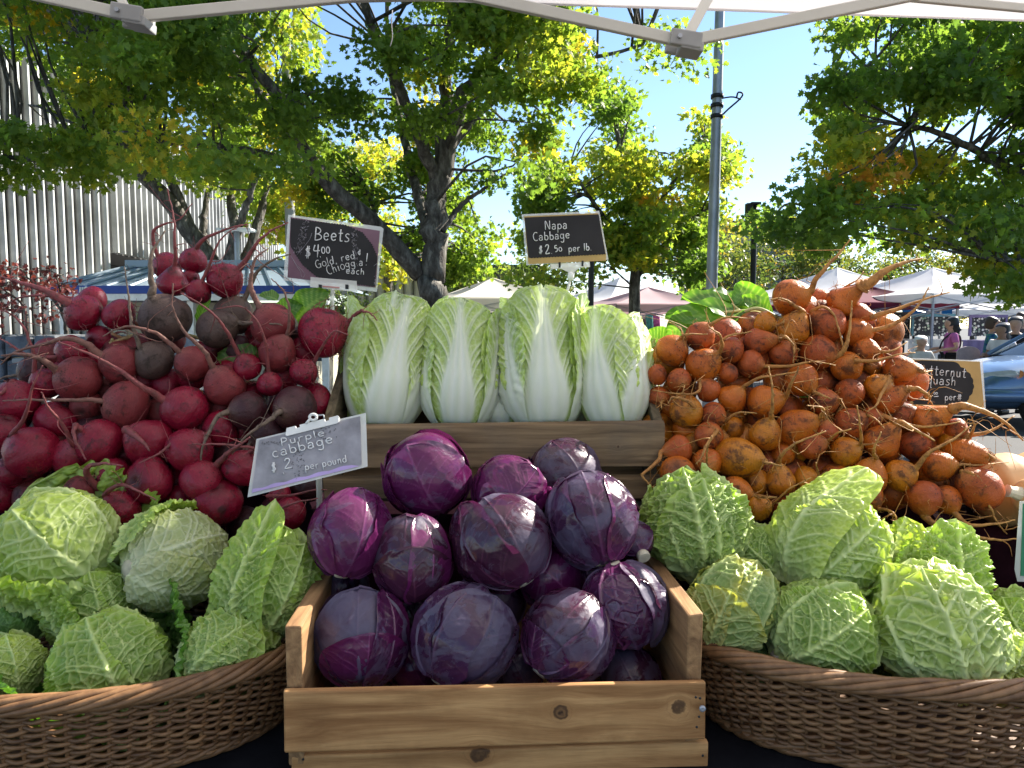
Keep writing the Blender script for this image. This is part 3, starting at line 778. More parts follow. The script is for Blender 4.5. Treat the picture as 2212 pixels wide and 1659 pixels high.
# --- people
def skin_mesh(name, joints, edges, mat, parent):
    me = bpy.data.meshes.new(name)
    me.from_pydata([tuple(j[0]) for j in joints], edges, [])
    me.materials.append(mat)
    o = link(name, me, parent)
    o.modifiers.new('skin', 'SKIN')
    for v, j in zip(me.skin_vertices[0].data, joints):
        r_ = j[1]
        v.radius = (r_, r_) if np.isscalar(r_) else r_
    me.skin_vertices[0].data[0].use_root = True
    s = o.modifiers.new('smooth', 'SUBSURF'); s.levels = 2; s.render_levels = 2
    o.modifiers['skin'].use_smooth_shade = True
    return o
SKIN = [plain('skin_light', (.50, .30, .21), .5), plain('skin_tan', (.30, .17, .11), .5)]
def person(label, tx, ty_head, Y, ang, shirt, trousers, hair, skin=0, h=1.68, long_hair=False, arms=((-.25, .10, 1.05), (.25, .10, 1.05)), sit=False, hat=None, extra=None, group='shoppers and sellers at the far stalls', pat=None):
    b0 = P(tx, 705, Y); zt = P(tx, ty_head, Y)[2]
    k = h / 1.70
    dz = (zt - h) if sit else zt - h
    t = thing('person', (b0[0], Y, 0 if not sit else 0), label, 'person', group)
    ca, sa = math.cos(ang), math.sin(ang)
    def W(x, y, z):
        x, y, z = x * k, y * k, z * k
        return A(b0[0] + x * ca - y * sa, Y + x * sa + y * ca, z + dz)
    hp = [(-.09, 0, .92), (.09, 0, .92)]
    if sit:
        kn = [(-.11, .42, .90), (.11, .42, .90)]; ft = [(-.11, .45, .46), (.11, .45, .46)]; to = [(-.11, .57, .44), (.11, .57, .44)]
    else:
        kn = [(-.10, .02, .48), (.11, .05, .48)]; ft = [(-.11, -.02, .07), (.12, .03, .07)]; to = [(-.13, .14, .03), (.15, .18, .03)]
    el = [(-.27, -.03, 1.12), (.27, -.03, 1.12)]
    J = [(W(0, 0, .95), .12), (W(0, -.01, 1.15), .11), (W(0, -.01, 1.36), .11), (W(0, 0, 1.45), .06), (W(0, .015, 1.50), .062), (W(0, .03, 1.57), .098), (W(0, .025, 1.66), .100), (W(0, .02, 1.71), .07)]
    E = [(i, i + 1) for i in range(7)]
    for s in (0, 1):
        n0 = len(J); sg = (-1, 1)[s]
        J += [(W(sg * .17, 0, 1.38), .055), (W(*el[s]), .042), (W(*arms[s]), .030), (W(arms[s][0] * .96, arms[s][1] + .06, arms[s][2] - .04), .026), (W(arms[s][0] * .92, arms[s][1] + .12, arms[s][2] - .05), .018)]
        E += [(2, n0), (n0, n0 + 1), (n0 + 1, n0 + 2), (n0 + 2, n0 + 3), (n0 + 3, n0 + 4)]
        n1 = len(J)
        J += [(W(*hp[s]), .085), (W(*kn[s]), .056), (W(*ft[s]), .04), (W(*to[s]), .03)]
        E += [(0, n1), (n1, n1 + 1), (n1 + 1, n1 + 2), (n1 + 2, n1 + 3)]
    # nose
    J.append((W(0, .125, 1.585), .014)); E.append((5, len(J) - 1))
    for sg in (-1, 1):
        J.append((W(sg * .088, .02, 1.585), .014)); E.append((5, len(J) - 1))
    body = skin_mesh('body', J, E, SKIN[skin], t)
    sm = pat or plain('shirt', shirt, .8, .2, 0, .15, 6)
    S = [(W(0, 0, .93), .15), (W(0, -.01, 1.12), .135), (W(0, -.01, 1.30), .14), (W(0, 0, 1.41), .085)]
    SE = [(0, 1), (1, 2), (2, 3)]
    for s in (0, 1):
        n0 = len(S); sg = (-1, 1)[s]
        S += [(W(sg * .175, 0, 1.375), .072), (W(*(A(sg * .175, 0, 1.375) * .35 + A(*el[s]) * .65)), .062)]
        SE += [(2, n0), (n0, n0 + 1)]
    skin_mesh('shirt', S, SE, sm, t)
    T = [(W(0, 0, .95), .13)]; TE = []
    for s in (0, 1):
        n0 = len(T)
        T += [(W(*hp[s]), .105), (W(*kn[s]), .075), (W(*(A(*ft[s]) + A(0, 0, .05))), .058)]
        TE += [(0, n0), (n0, n0 + 1), (n0 + 1, n0 + 2)]
    skin_mesh('trousers', T, TE, plain('trousers', trousers, .8, .2), t)
    Hh = [(W(0, -.045, 1.50), .085), (W(0, -.035, 1.58), .112), (W(0, -.015, 1.67), .122), (W(0, .02, 1.755), .115)]; HE = [(0, 1), (1, 2), (2, 3)]
    if long_hair:
        Hh += [(W(.0, -.085, 1.46), .065), (W(.01, -.115, 1.32), .05), (W(.01, -.12, 1.22), .025)]; HE += [(0, 4), (4, 5), (5, 6)]
    skin_mesh('hair', Hh, HE, plain('hair', hair, .45, .5), t)
    for s in (0, 1):
        x = (-.033, .033)[s]
        MB().add(*obox(W(x, .105, 1.60), A(ca, sa, 0) * .012, A(-sa, ca, 0) * .006, (0, 0, .006))).build('eye', M['black'], t)
        MB().add(*obox(W((-.12, .13)[s] if not sit else (-.11, .11)[s], to[s][1] - .07, to[s][2] + .005), A(ca, sa, 0) * .045, A(-sa, ca, 0) * .13, (0, 0, .035))).build('shoe', M['black'], t, True, .02)
    MB().add(*obox(W(0, .108, 1.545), A(ca, sa, 0) * .022, A(-sa, ca, 0) * .006, (0, 0, .004))).build('mouth', SKIN[1], t)
    if hat:
        z = np.linspace(0, np.pi / 2, 7)
        mb = MB().tube(np.stack([np.full(7, W(0, 0, 0)[0]), np.full(7, W(0, 0, 0)[1]), W(0, 0, 1.64)[2] + .085 * np.sin(z)], 1), .105 * np.cos(z) + .003, 14)
        mb.add(*obox(W(0, .13, 1.645), A(ca, sa, 0) * .08, A(-sa, ca, 0) * .06, (0, 0, .006)))
        mb.build('cap', plain('cap_cloth', hat, .8), t)
    if extra:
        extra(t, W)
    return t
def bag(t, W):
    MB().tube(smooth_path([W(-.16, .05, 1.42), W(-.05, .16, 1.28), W(.1, .17, 1.1), W(.2, .1, .98), W(.22, -.06, .95), W(.05, -.17, 1.12), W(-.12, -.12, 1.36), W(-.16, .04, 1.42)], 40), .016, 6).build('bag_strap', M['black'], t)
    MB().add(*obox(W(.25, .05, .86), (.05, 0, 0), (0, .15, 0), (0, 0, .12))).build('shoulder_bag', plain('navy_bag', (.02, .025, .05), .6), t, True, .03)
person('woman in a pink shirt with long dark hair and a strapped shoulder bag', 2056, 690, 14.2, R(75), (.50, .14, .36), (.015, .015, .018), (.012, .01, .01), 0, 1.62, True, ((-.2, .26, 1.08), (.2, .28, 1.10)), extra=bag)
person('white haired person sitting low beside the white clothed table', 1991, 731, 13.6, R(165), (.55, .55, .52), (.2, .2, .2), (.75, .74, .70), 0, 1.5, True, ((-.2, .2, 1.0), (.2, .2, 1.0)), sit=True)
person('person in a periwinkle blue shirt behind the thick root of a golden beet', 1918, 692, 15.5, R(70), (.16, .22, .48), (.03, .03, .04), (.10, .09, .09), 0, 1.62)
person('person in a dark navy top next to the periwinkle blue shirt', 1897, 690, 16.2, R(95), (.02, .025, .05), (.03, .03, .04), (.02, .018, .015), 1, 1.63)
m, nt, b = mat0('tie_dye', (.03, .1, .2), .8, .2)
nt.links.new(ramp(nt, noise(nt, obj_co(nt), 7, 2, .5, 2.5), [(.3, (.01, .04, .16)), (.5, (.02, .12, .22)), (.62, (.08, .25, .10)), (.75, (.02, .06, .25))]), b.inputs['Base Color'])
person('man in a dark cap and a blue and green tie dyed shirt', 2144, 690, 13.3, R(240), (.03, .1, .2), (.05, .05, .06), (.05, .03, .02), 0, 1.63, False, ((-.27, .02, .9), (.24, .22, 1.1)), hat=(.02, .02, .025), pat=m)
person('dark haired woman in a pale top facing the tie dyed shirt', 2166, 704, 12.6, R(120), (.62, .60, .62), (.35, .35, .45), (.012, .01, .01), 1, 1.5, True, ((-.2, .2, 1.1), (.2, .26, 1.15)))
person('dark haired person in a black top leaning over beside the pale top', 2194, 690, 12.8, R(140), (.02, .02, .024), (.03, .03, .04), (.015, .012, .01), 0, 1.62, False, ((-.22, .26, 1.05), (.22, .28, 1.06)))
person('tall brown haired person at the back of the dark haired shoppers', 2208, 680, 15, R(200), (.08, .06, .06), (.03, .03, .04), (.06, .035, .025), 0, 1.74)
person('black haired person browsing in front of the hanging clothes', 1386, 693, 19, R(20), (.03, .03, .04), (.05, .05, .06), (.01, .01, .01), 1, 1.62)
# folding chair
p0 = P(2093, 760, 13)
ch = thing('folding_chair', (p0[0], 13, 0), 'chair with a rounded pinkish back in front of the violet table', 'chair')
a = np.linspace(0, np.pi, 14)
poly = [p0 + A(-.21, 0, -.30)] + [p0 + A(-.21 * math.cos(q_), 0, -.02 + .12 * math.sin(q_)) for q_ in a] + [p0 + A(.21, 0, -.30)]
MB().add(*prism(poly, (0, .03, 0))).build('backrest', plain('dusty_cloth', (.42, .33, .35), .8), ch, False, .01)
MB().box(p0[0] - .22, p0[0] + .22, 13.03, 13.45, .43, .46).build('seat', plain('dusty_seat', (.4, .32, .34), .8), ch, False, .01)
for x in (-.2, .2):
    for y_ in (13.05, 13.42):
        MB().box(p0[0] + x - .012, p0[0] + x + .012, y_ - .012, y_ + .012, 0, .428 if y_ > 13.2 else p0[2] - .28).build('leg', M['pole'], ch, False)

# --- parked car, front end in view
M['carpaint'] = plain('pale_blue_car_paint', (.10, .175, .31), .28, .6, .35, .04, 1)
M['carpaint'].node_tree.nodes['Principled BSDF'].inputs['Coat Weight'].default_value = .6
M['rubber'] = plain('tyre_rubber', (.02, .02, .02), .85)
M['lens'] = plain('headlight_lens', (.45, .48, .50), .12, .7)
M['amber'] = plain('amber_lens', (.55, .18, .03), .2, .6)
M['chrome'] = plain('wheel_alloy', (.5, .5, .52), .3, .5, .8)
cx, cy, ca = 9.13, 11.46, R(3)                     # centre of the car; its nose points to -x
car = thing('parked_car', (cx, cy, 0), 'pale blue parked car with its headlight beside the Butternut Squash sign', 'car')
def CW(l, s, z):                                 # l along the car from the nose (0..4.6), s sideways, z up
    x = l - 2.3
    q_ = np.stack(np.broadcast_arrays(np.asarray(x, float), np.asarray(s, float), np.asarray(z, float)), -1)
    c, s_ = math.cos(ca), math.sin(ca)
    return np.stack([cx + q_[..., 0] * c - q_[..., 1] * s_, cy + q_[..., 0] * s_ + q_[..., 1] * c, q_[..., 2] * 1.12], -1)
Lx = np.array([0, .04, .15, .4, .8, 1.3, 1.9, 2.6, 3.3, 3.9, 4.3, 4.5, 4.58])
top = np.array([.55, .66, .74, .82, .89, .95, .98, .98, .98, .98, .95, .86, .70])
bot = np.array([.40, .30, .25, .22, .22, .22, .22, .22, .22, .22, .25, .32, .42])
wid = np.array([.55, .66, .75, .82, .86, .87, .88, .88, .88, .87, .83, .75, .62])
un = np.linspace(0, 2 * np.pi, 28, endpoint=False)
sq = lambda v, e=.55: np.sign(v) * np.abs(v) ** e
li = np.linspace(0, 4.58, 60)
tp, bo, wi = np.interp(li, Lx, top), np.interp(li, Lx, bot), np.interp(li, Lx, wid)
S_ = wi[:, None] * sq(np.cos(un))[None]; Z_ = ((tp + bo) / 2)[:, None] + ((tp - bo) / 2)[:, None] * sq(np.sin(un), .6)[None]
V = CW(np.repeat(li[:, None], 28, 1), S_, Z_).reshape(-1, 3)
i, j = np.meshgrid(np.arange(59), np.arange(28), indexing='ij'); i, j = i.ravel(), j.ravel(); j2 = (j + 1) % 28
MB().add(V, [np.stack([i * 28 + j, i * 28 + j2, (i + 1) * 28 + j2, (i + 1) * 28 + j], 1), np.arange(28), np.arange(28)[::-1] + 59 * 28]).build('body', M['carpaint'], car)
cab = [(1.15, .93, .74), (1.95, 1.36, .58), (2.5, 1.42, .58), (3.2, 1.38, .57), (3.95, .95, .70)]
def cabin(name, pts, mat, sc, dz=0.0):
    li2 = np.linspace(0, len(pts) - 1, 26)
    p3 = np.array([[np.interp(q_, range(len(pts)), [p_[c] for p_ in pts]) for c in range(3)] for q_ in li2])
    un2 = np.linspace(0, np.pi, 17)
    S2 = p3[:, 2:3] * sc * sq(np.cos(un2), .4)[None]; base = .90
    Z2 = base + (p3[:, 1:2] - base + dz) * sq(np.sin(un2), .45)[None]
    MB().add(CW(np.repeat(p3[:, :1], 17, 1), S2, Z2).reshape(-1, 3), grid_faces(26, 17)).build(name, mat, car)
cabin('windows', cab, M['glass'], 1.0)
mb = MB()
for s in (-1, 1):
    mb.tube(smooth_path(CW(np.array([1.12, 1.55, 1.97, 2.5, 3.2, 3.95]), s * np.array([.76, .68, .60, .60, .58, .70]), np.array([.93, 1.16, 1.37, 1.43, 1.39, .96])), 30), .035, 6)
mb.build('pillar', M['carpaint'], car)
li2 = np.linspace(1.9, 3.25, 12); s2 = np.linspace(-.58, .58, 10)
LL, SS = np.meshgrid(li2, s2, indexing='ij')
MB().add(CW(LL, SS, 1.405 + .035 * np.sin((LL - 1.9) / 1.35 * np.pi) - .03 * (SS / .58) ** 2).reshape(-1, 3), grid_faces(12, 10)).build('roof', M['carpaint'], car)
for s in (-1, 1):
    lv = np.linspace(0, 1, 12); hv = np.linspace(-1, 1, 7)
    l2, h2 = np.meshgrid(lv, hv, indexing='ij')
    ll = .05 + .42 * l2; ss = s * (np.interp(ll, Lx, wid) * (1 - .04 * np.abs(h2)) + .012 - .18 * (1 - l2)); zz = .655 + .07 * l2 + .065 * h2 * np.sqrt(np.maximum(0, 1 - (2 * l2 - 1) ** 4))
    hl = MB().add(CW(ll - .015, ss, zz).reshape(-1, 3), grid_faces(12, 7)).build('headlight', M['lens'], car)
    l3 = .45 + .06 * l2; MB().add(CW(l3, s * (np.interp(l3, Lx, wid) + .008), .725 + .05 * h2 * np.sqrt(np.maximum(0, 1 - l2 ** 2))).reshape(-1, 3), grid_faces(12, 7)).build('indicator', M['amber'], hl)
MB().tube(smooth_path(CW(np.array([.62, .2, .02, -.03, .02, .2, .62]), np.array([-.87, -.80, -.62, 0, .62, .80, .87]), np.full(7, .44)), 40), .10, 10).build('bumper', M['carpaint'], car)
MB().add(*obox(CW(-.03, 0, .62), CW(0, .42, 0) - CW(0, 0, 0), CW(.02, 0, 0) - CW(0, 0, 0), (0, 0, .05))).build('grille', M['black'], car, False, .01)
for l in (.85, 3.6):
    for s in (-1, 1):
        a0, a1 = CW(l, s * .70, .31), CW(l, s * .90, .31)
        d = nrm(a1 - a0)
        wh = MB().tube([a0, a0 + d * .02, a1 - d * .02, a1], [.27, .31, .31, .27], 28).build('wheel', M['rubber'], car)
        MB().tube([a1 + d * .003, a1 + d * .010, a1 + d * .014], [.20, .19, .04], 20).build('rim', M['chrome'], wh)
# ------------------------------------------------------------------ the stall: tables, crates, baskets, signs
def wood(name, dark, light, axis, sc=1.0, knots=(), rough=.7, weather=None):
    m, nt, b = mat0(name, light, rough, .3)
    s = [34, 34, 34]; s[axis] = 2.2
    tc = ND(nt, 'TexCoord').outputs['Object']
    base = tc
    for (kx, ky, kz), kr in knots:      # the grain swerves round each knot
        d = ND(nt, 'VectorMath', {0: tc, 1: (kx, ky, kz)}, operation='SUBTRACT').outputs[0]
        ln = ND(nt, 'VectorMath', {0: d}, operation='LENGTH').outputs['Value']
        f = math_(nt, 'DIVIDE', kr * kr * .9, math_(nt, 'ADD', math_(nt, 'MULTIPLY', ln, ln), kr * kr * .5))
        base = ND(nt, 'VectorMath', {0: base, 1: ND(nt, 'VectorMath', {0: d, 'Scale': f}, operation='SCALE').outputs[0]}, operation='SUBTRACT').outputs[0]
    mp = ND(nt, 'Mapping', {'Scale': s, 'Location': (sc * 3.1, sc * 1.7, sc)})
    nt.links.new(base, mp.inputs[0])
    g1 = noise(nt, mp.outputs[0], 1.4, 7, .6, .9)
    g2 = noise(nt, mp.outputs[0], 5.5, 4, .6)
    c = ramp(nt, g1, [(.33, tuple(q_ * .8 for q_ in dark)), (.50, tuple((a + b_) / 2 for a, b_ in zip(dark, light))), (.62, light)])
    c = mixc(nt, math_(nt, 'MULTIPLY', g2, .5), c, dark)
    big = noise(nt, tc, 9, 5, .6)
    c = mixc(nt, ramp(nt, big, [(.45, 0.0), (.75, .55)]), c, weather or tuple(q * .55 for q in dark))
    for (kx, ky, kz), kr in knots:
        d = ND(nt, 'VectorMath', {0: tc, 1: (kx, ky, kz)}, operation='SUBTRACT').outputs[0]
        ln = ND(nt, 'VectorMath', {0: d}, operation='LENGTH').outputs['Value']
        ln = math_(nt, 'ADD', ln, math_(nt, 'MULTIPLY', math_(nt, 'SUBTRACT', noise(nt, tc, 90, 3), .5), kr * .7))
        rings = math_(nt, 'MULTIPLY', math_(nt, 'SINE', math_(nt, 'MULTIPLY', ln, 38 / kr * .35)), .12)
        k = ramp(nt, math_(nt, 'ADD', math_(nt, 'DIVIDE', ln, kr * 2), rings), [(.22, 1.0), (.40, .62), (.56, 0.0)])
        c = mixc(nt, k, c, (.045, .022, .012))
    nt.links.new(c, b.inputs['Base Color'])
    bump(nt, b, math_(nt, 'ADD', g1, math_(nt, 'MULTIPLY', g2, .6)), .35, .003)
    return m
PX = lambda tx, ty, Y: tuple(P(tx, ty, Y))
YF = .905
M['pine'] = wood('pine_board', (.29, .135, .048), (.58, .34, .145), 0, 1.0, [(PX(1213, 1544, YF - .012), .0115), (PX(1470, 1537, YF - .009), .015), (PX(1036, 1637, YF - .012), .017), (PX(716, 1583, YF - .012), .006)])
M['pine_side'] = wood('pine_side_board', (.19, .10, .045), (.44, .26, .12), 1, 2.3)
M['old_wood'] = wood('old_grey_board', (.080, .048, .024), (.28, .19, .105), 0, 4.0, [(PX(1335, 965, 1.262), .006)], .85, (.09, .075, .06))
M['old_side'] = wood('old_side_board', (.075, .055, .032), (.23, .18, .11), 1, 5.0, (), .85)
M['cloth_black'] = plain('black_table_cloth', (.008, .008, .010), .95, .02, 0, .2, 20)
M['cloth_plum'] = plain('plum_table_cloth', (.013, .004, .007), .95, .02, 0, .2, 30)

TZ = .925
def cloth_table(name, label, x0, x1, y0, y1, z, mat, drop, seed):
    t = thing(name, ((x0 + x1) / 2, (y0 + y1) / 2, 0), label, 'table')
    n = 90
    MB().box(x0, x1, y0, y1, z - .03, z - .004).build('tabletop', M['pole'], t, False)
    xs = np.linspace(x0 - .012, x1 + .012, n)
    rows = [(0, y1 + .012, z), (0, y0, z), (.3, y0 - .010, z - .012), (1, y0 - .018, z - drop * .4), (1.4, y0 - .022, z - drop)]
    Vv = np.stack([np.stack([xs, yy + .012 * f * wob(xs * 26, xs * 0, seed, 4), np.full(n, zz)], 1) for f, yy, zz in rows])
    MB().add(Vv.reshape(-1, 3), grid_faces(len(rows), n)).build('table_cloth', mat, t)
    ys = np.linspace(y0, y1 + .012, 30)
    for x in (x0 - .013, x1 + .013):
        Vv = np.stack([np.stack([x + np.sign(x) * .010 * f * (1.3 + wob(ys * 24, ys * 0, seed + 2, 4)), ys, np.full(30, zz)], 1) for f, zz in ((0, z), (.5, z - .02), (1.2, z - drop))])
        MB().add(Vv.reshape(-1, 3), grid_faces(3, 30)).build('side_drape', mat, t)
    if z < 1:
        for x in (x0 + .06, x1 - .06):
            for y in (y0 + .06, y1 - .06):
                MB().box(x - .018, x + .018, y - .018, y + .018, 0, z - .031).build('leg', M['pole'], t, False)
    return t
cloth_table('front_table', 'long table under a black cloth carrying the baskets and the pine crate', -1.25, 1.35, .78, 1.235, TZ, M['cloth_black'], .9, 3)
RZ = 1.135
cloth_table('back_table', 'raised table under a plum cloth carrying the heaps of beets', -1.35, 1.12, 1.245, 1.95, RZ, M['cloth_plum'], 1.1, 6)

bt_ = bpy.data.objects['back_table']
for xs_, zt_ in (((-1.02, -.50), 1.36), ((.42, .70), 1.36)):
    q_ = [(xs_[0] - .12, 1.30, RZ + .002), (xs_[1] + .10, 1.30, RZ + .002), (xs_[1], 1.47, zt_), (xs_[0] + .1, 1.47, zt_)]
    r_ = [(xs_[0] - .12, 1.80, RZ + .002), (xs_[1] + .10, 1.80, RZ + .002), (xs_[1], 1.62, zt_), (xs_[0] + .1, 1.62, zt_)]
    MB().add(q_ + r_, np.array([[0, 1, 2, 3], [5, 4, 7, 6], [3, 2, 6, 7], [1, 5, 6, 2], [4, 0, 3, 7]])).build('draped_riser', M['cloth_plum'], bt_, False, .02)
# --- pine crate with purple cabbages
def rotz(V, c, a):
    V = np.asarray(V, float) - c
    ca_, sa_ = math.cos(a), math.sin(a)
    return np.stack([V[..., 0] * ca_ - V[..., 1] * sa_, V[..., 0] * sa_ + V[..., 1] * ca_, V[..., 2]], -1) + c
CA = R(3.0)
fl, fr_ = P(622, 1480, YF), P(1527, 1470, YF)
cc = (fl + fr_) / 2
hw_ = (fr_[0] - fl[0]) / 2
crate = thing('pine_crate', (cc[0], YF + .15, TZ), 'new pine slatted crate heaped with purple cabbages at the front of the stall', 'crate')
def cbox(name, x0, x1, y0, y1, z0, z1, mat, parent, bevel=.0025):
    V, F = box(x0, x1, y0, y1, z0, z1)
    V = V + np.array([[random.uniform(-.0012, .0012) for _ in range(3)] for _ in range(8)])
    return MB().add(rotz(V, cc, CA), F).build(name, mat, parent, False, bevel)
zt = cc[2]; zb1 = P(1075, 1603, YF)[2]; z2t = P(1075, 1612, YF)[2]
x0, x1 = cc[0] - hw_, cc[0] + hw_
f1 = cbox('front_slat', x0, x1, YF - .011, YF + .0, zb1, zt, M['pine'], crate)
f2 = MB().add(*prism([P(628, 1634, YF - .011) - (0, 0, .075), P(1531, 1603, YF + .012) - (0, 0, .075), P(1531, 1603, YF + .012), P(628, 1634, YF - .011)], (0, .011, 0))).build('front_slat', M['pine'], crate, False, .0025)
zs = P(640, 1336, YF + .012)[2]
LD = .335
for sx, a_, b_ in ((0, x0 + .002, x0 + .0225), (1, x1 - .0225, x1 - .002)):
    cbox('side_board', a_, b_, YF + .003, YF + LD, TZ + .014, zs + (.0 if sx == 0 else .004), M['pine_side'], crate)
cbox('back_board', x0 + .025, x1 - .025, YF + LD - .014, YF + LD - .001, TZ + .03, zs - .10, M['pine_side'], crate)
cbox('bottom_board', x0 + .025, x1 - .025, YF + .004, YF + LD - .017, TZ + .016, TZ + .027, M['pine'], crate)
def disc(name, c, r, mat, parent, n_=(0, -1, 0), th=.0015):
    n_ = A(*n_)
    return MB().tube([c, c + n_ * th * .6, c + n_ * th], [r, r, r * .6], 14).build(name, mat, parent, False)
disc('screw', P(1517, 1530, YF - .004), .0042, M['pole'], f1, th=.003)
for tx, ty in ((637, 1500), (660, 1518), (652, 1562), (655, 1590), (910, 1497), (1503, 1506), (1512, 1508), (1510, 1548), (1505, 1570)):
    c = P(tx, ty, YF - .0105 + .0005)
    disc('nail', c, .0016, M['black'], f1, th=.0012)
for tx, ty in ((655, 1640), (1518, 1632)):
    disc('nail', P(tx, ty, YF - .0105), .0016, M['black'], f2, th=.0012)

# --- old crate with napa cabbages, tilted back
YN = 1.262
nc = thing('old_crate', P(1065, 1000, 1.35), 'weathered grey crate tilted back and holding the napa cabbages', 'crate')
def slab(name, pts, d, mat, parent=nc, bevel=.002):
    V, F = prism(pts, d)
    return MB().add(V, F).build(name, mat, parent, False, bevel)
slab('front_slat', [P(692, 1012, YN - .01), P(1436, 1008, YN - .01), P(1437, 916, YN), P(690, 926, YN)], (0, .013, .006), M['old_wood'])
slab('front_slat', [P(700, 1078, YN - .012), P(1430, 1078, YN - .012), P(1434, 1034, YN - .008), P(696, 1036, YN - .008)], (0, .013, .006), M['old_wood'])
for sx in (0, 1):
    x = P(690, 926, YN)[0] if sx == 0 else P(1437, 916, YN)[0]
    zf, zb = P(0, 921, YN)[2], P(0, 778, 1.43)[2]
    pl = [(x, YN + .016, zf - .105), (x, YN + .016, zf + .002), (x, 1.43, zb), (x, 1.52, zb - .12), (x, 1.47, RZ + .01), (x, YN + .03, RZ + .01)]
    slab('side_board', pl, ((.016 if sx == 0 else -.016), 0, 0), M['old_side'])
xa, xb = P(690, 926, YN)[0] + .018, P(1437, 916, YN)[0] - .018
slab('bottom_board', [(xa, YN + .02, 1.20), (xb, YN + .02, 1.20), (xb, 1.50, 1.275), (xa, 1.50, 1.275)], (0, .002, -.012), M['old_wood'])
slab('back_board', [(xa, 1.505, 1.29), (xb, 1.505, 1.29), (xb, 1.455, 1.40), (xa, 1.455, 1.40)], (0, .012, .004), M['old_wood'])

# --- wicker baskets
m, nt, b = mat0('wicker', (.13, .06, .035), .5, .4)
nz = noise(nt, obj_co(nt), 60, 4, .6)
nt.links.new(mixc(nt, ramp(nt, nz, [(.3, 0.0), (.7, 1.0)]), mixc(nt, attr(nt, 'tone'), (.058, .026, .012), (.18, .090, .038)), mixc(nt, attr(nt, 'tone'), (.12, .058, .026), (.32, .175, .078))), b.inputs['Base Color'])
bump(nt, b, nz, .3, .002)
M['wicker'] = m
def basket(label, cx, cy, ax, ay, z0, z1, seed, a0=0.0):
    rg = np.random.RandomState(seed)
    t = thing('wicker_basket', (cx, cy, z0), label, 'basket', 'wicker baskets of savoy cabbages')
    def ring(a, f, dr=0.0):       # f: 0 bottom .. 1 rim
        k = .905 + .095 * f ** .8
        return np.stack([cx + (ax * k + dr) * np.cos(a), cy + (ay * k + dr) * np.sin(a), z0 + (z1 - z0) * f + 0 * a], -1)
    ns = 84
    mb = MB(); nrow = 22
    for r_ in range(nrow):
        a = np.linspace(0, 2 * np.pi, ns * 5, endpoint=True) + a0
        ph = (r_ % 2) * np.pi
        dr = .0048 * np.cos(a * ns / 2 + ph) + rg.uniform(-.0008, .0008) + .0007 * wob(a * 9, a * 0, seed + r_)
        f = (r_ + .5) / nrow * .93
        p = ring(a, f, dr); p[:, 2] += .0012 * wob(a * 7, a * 0, seed * 3 + r_) + .0012 * np.sin(a * ns / 2 + r_)
        mb.tube(p, (z1 - z0) / nrow * .56, 6, tone=np.repeat(np.clip(.45 + .4 * wob(a * 11, a * 0 + r_, seed + 50 + r_) + rg.uniform(-.2, .2) , 0, 1), 6))
    mb.build('weave', M['wicker'], t)
    mb = MB()
    for k in range(ns):
        a = np.full(8, 2 * np.pi * k / ns + a0); f = np.linspace(0, .97, 8)
        p = np.stack([ring(a[i:i + 1], f[i])[0] for i in range(8)])
        mb.tube(p, .0028, 6, tone=rg.uniform(.2, .8))
    mb.build('stakes', M['wicker'], t)
    mb = MB()
    n_s = 7
    for k in range(n_s):           # twisted rim
        a = np.linspace(0, 2 * np.pi, 420) + a0
        ph = a * 8 + k * 2 * np.pi / n_s + .25 * wob(a * 6, a * 0, seed)
        p = ring(a, 1.0, .0105 * np.cos(ph) + .002); p[:, 2] += .0085 * np.sin(ph) - .003 + .0014 * wob(a * 7, a * 0 + k, seed + k)
        mb.tube(p, .0046 * (1 + .18 * wob(a * 9, a * 0, k)), 7, tone=np.repeat(np.clip(.55 + .3 * wob(a * 5, a * 0 + k, 9), 0, 1), 7))
    mb.build('rim', M['wicker'], t)
    mb = MB()
    for k in range(4):
        a = np.linspace(0, 2 * np.pi, 300) + a0; ph = a * 11 + k * np.pi / 2
        p = ring(a, 0, .006 * np.cos(ph)); p[:, 2] += .006 * np.sin(ph) + .006
        mb.tube(p, .0046, 6, tone=.4)
    aa = np.linspace(0, 2 * np.pi, 40, endpoint=False)
    bot = ring(aa, .0, -.004); bot[:, 2] += .008
    mb.add(np.concatenate([bot, bot - (0, 0, .006)]), [np.arange(40), np.arange(40)[::-1] + 40], tone=.3)
    mb.build('base', M['wicker'], t)
    return t
basket('wide oval wicker basket of savoy cabbages beside the whole beets heap of red roots', -.66, 1.045, .355, .195, TZ + .004, 1.5 - .455, 4, .1)
basket('wide oval wicker basket of savoy cabbages under the golden beets', .585, 1.06, .325, .185, TZ + .004, 1.5 - .447, 9, .05)

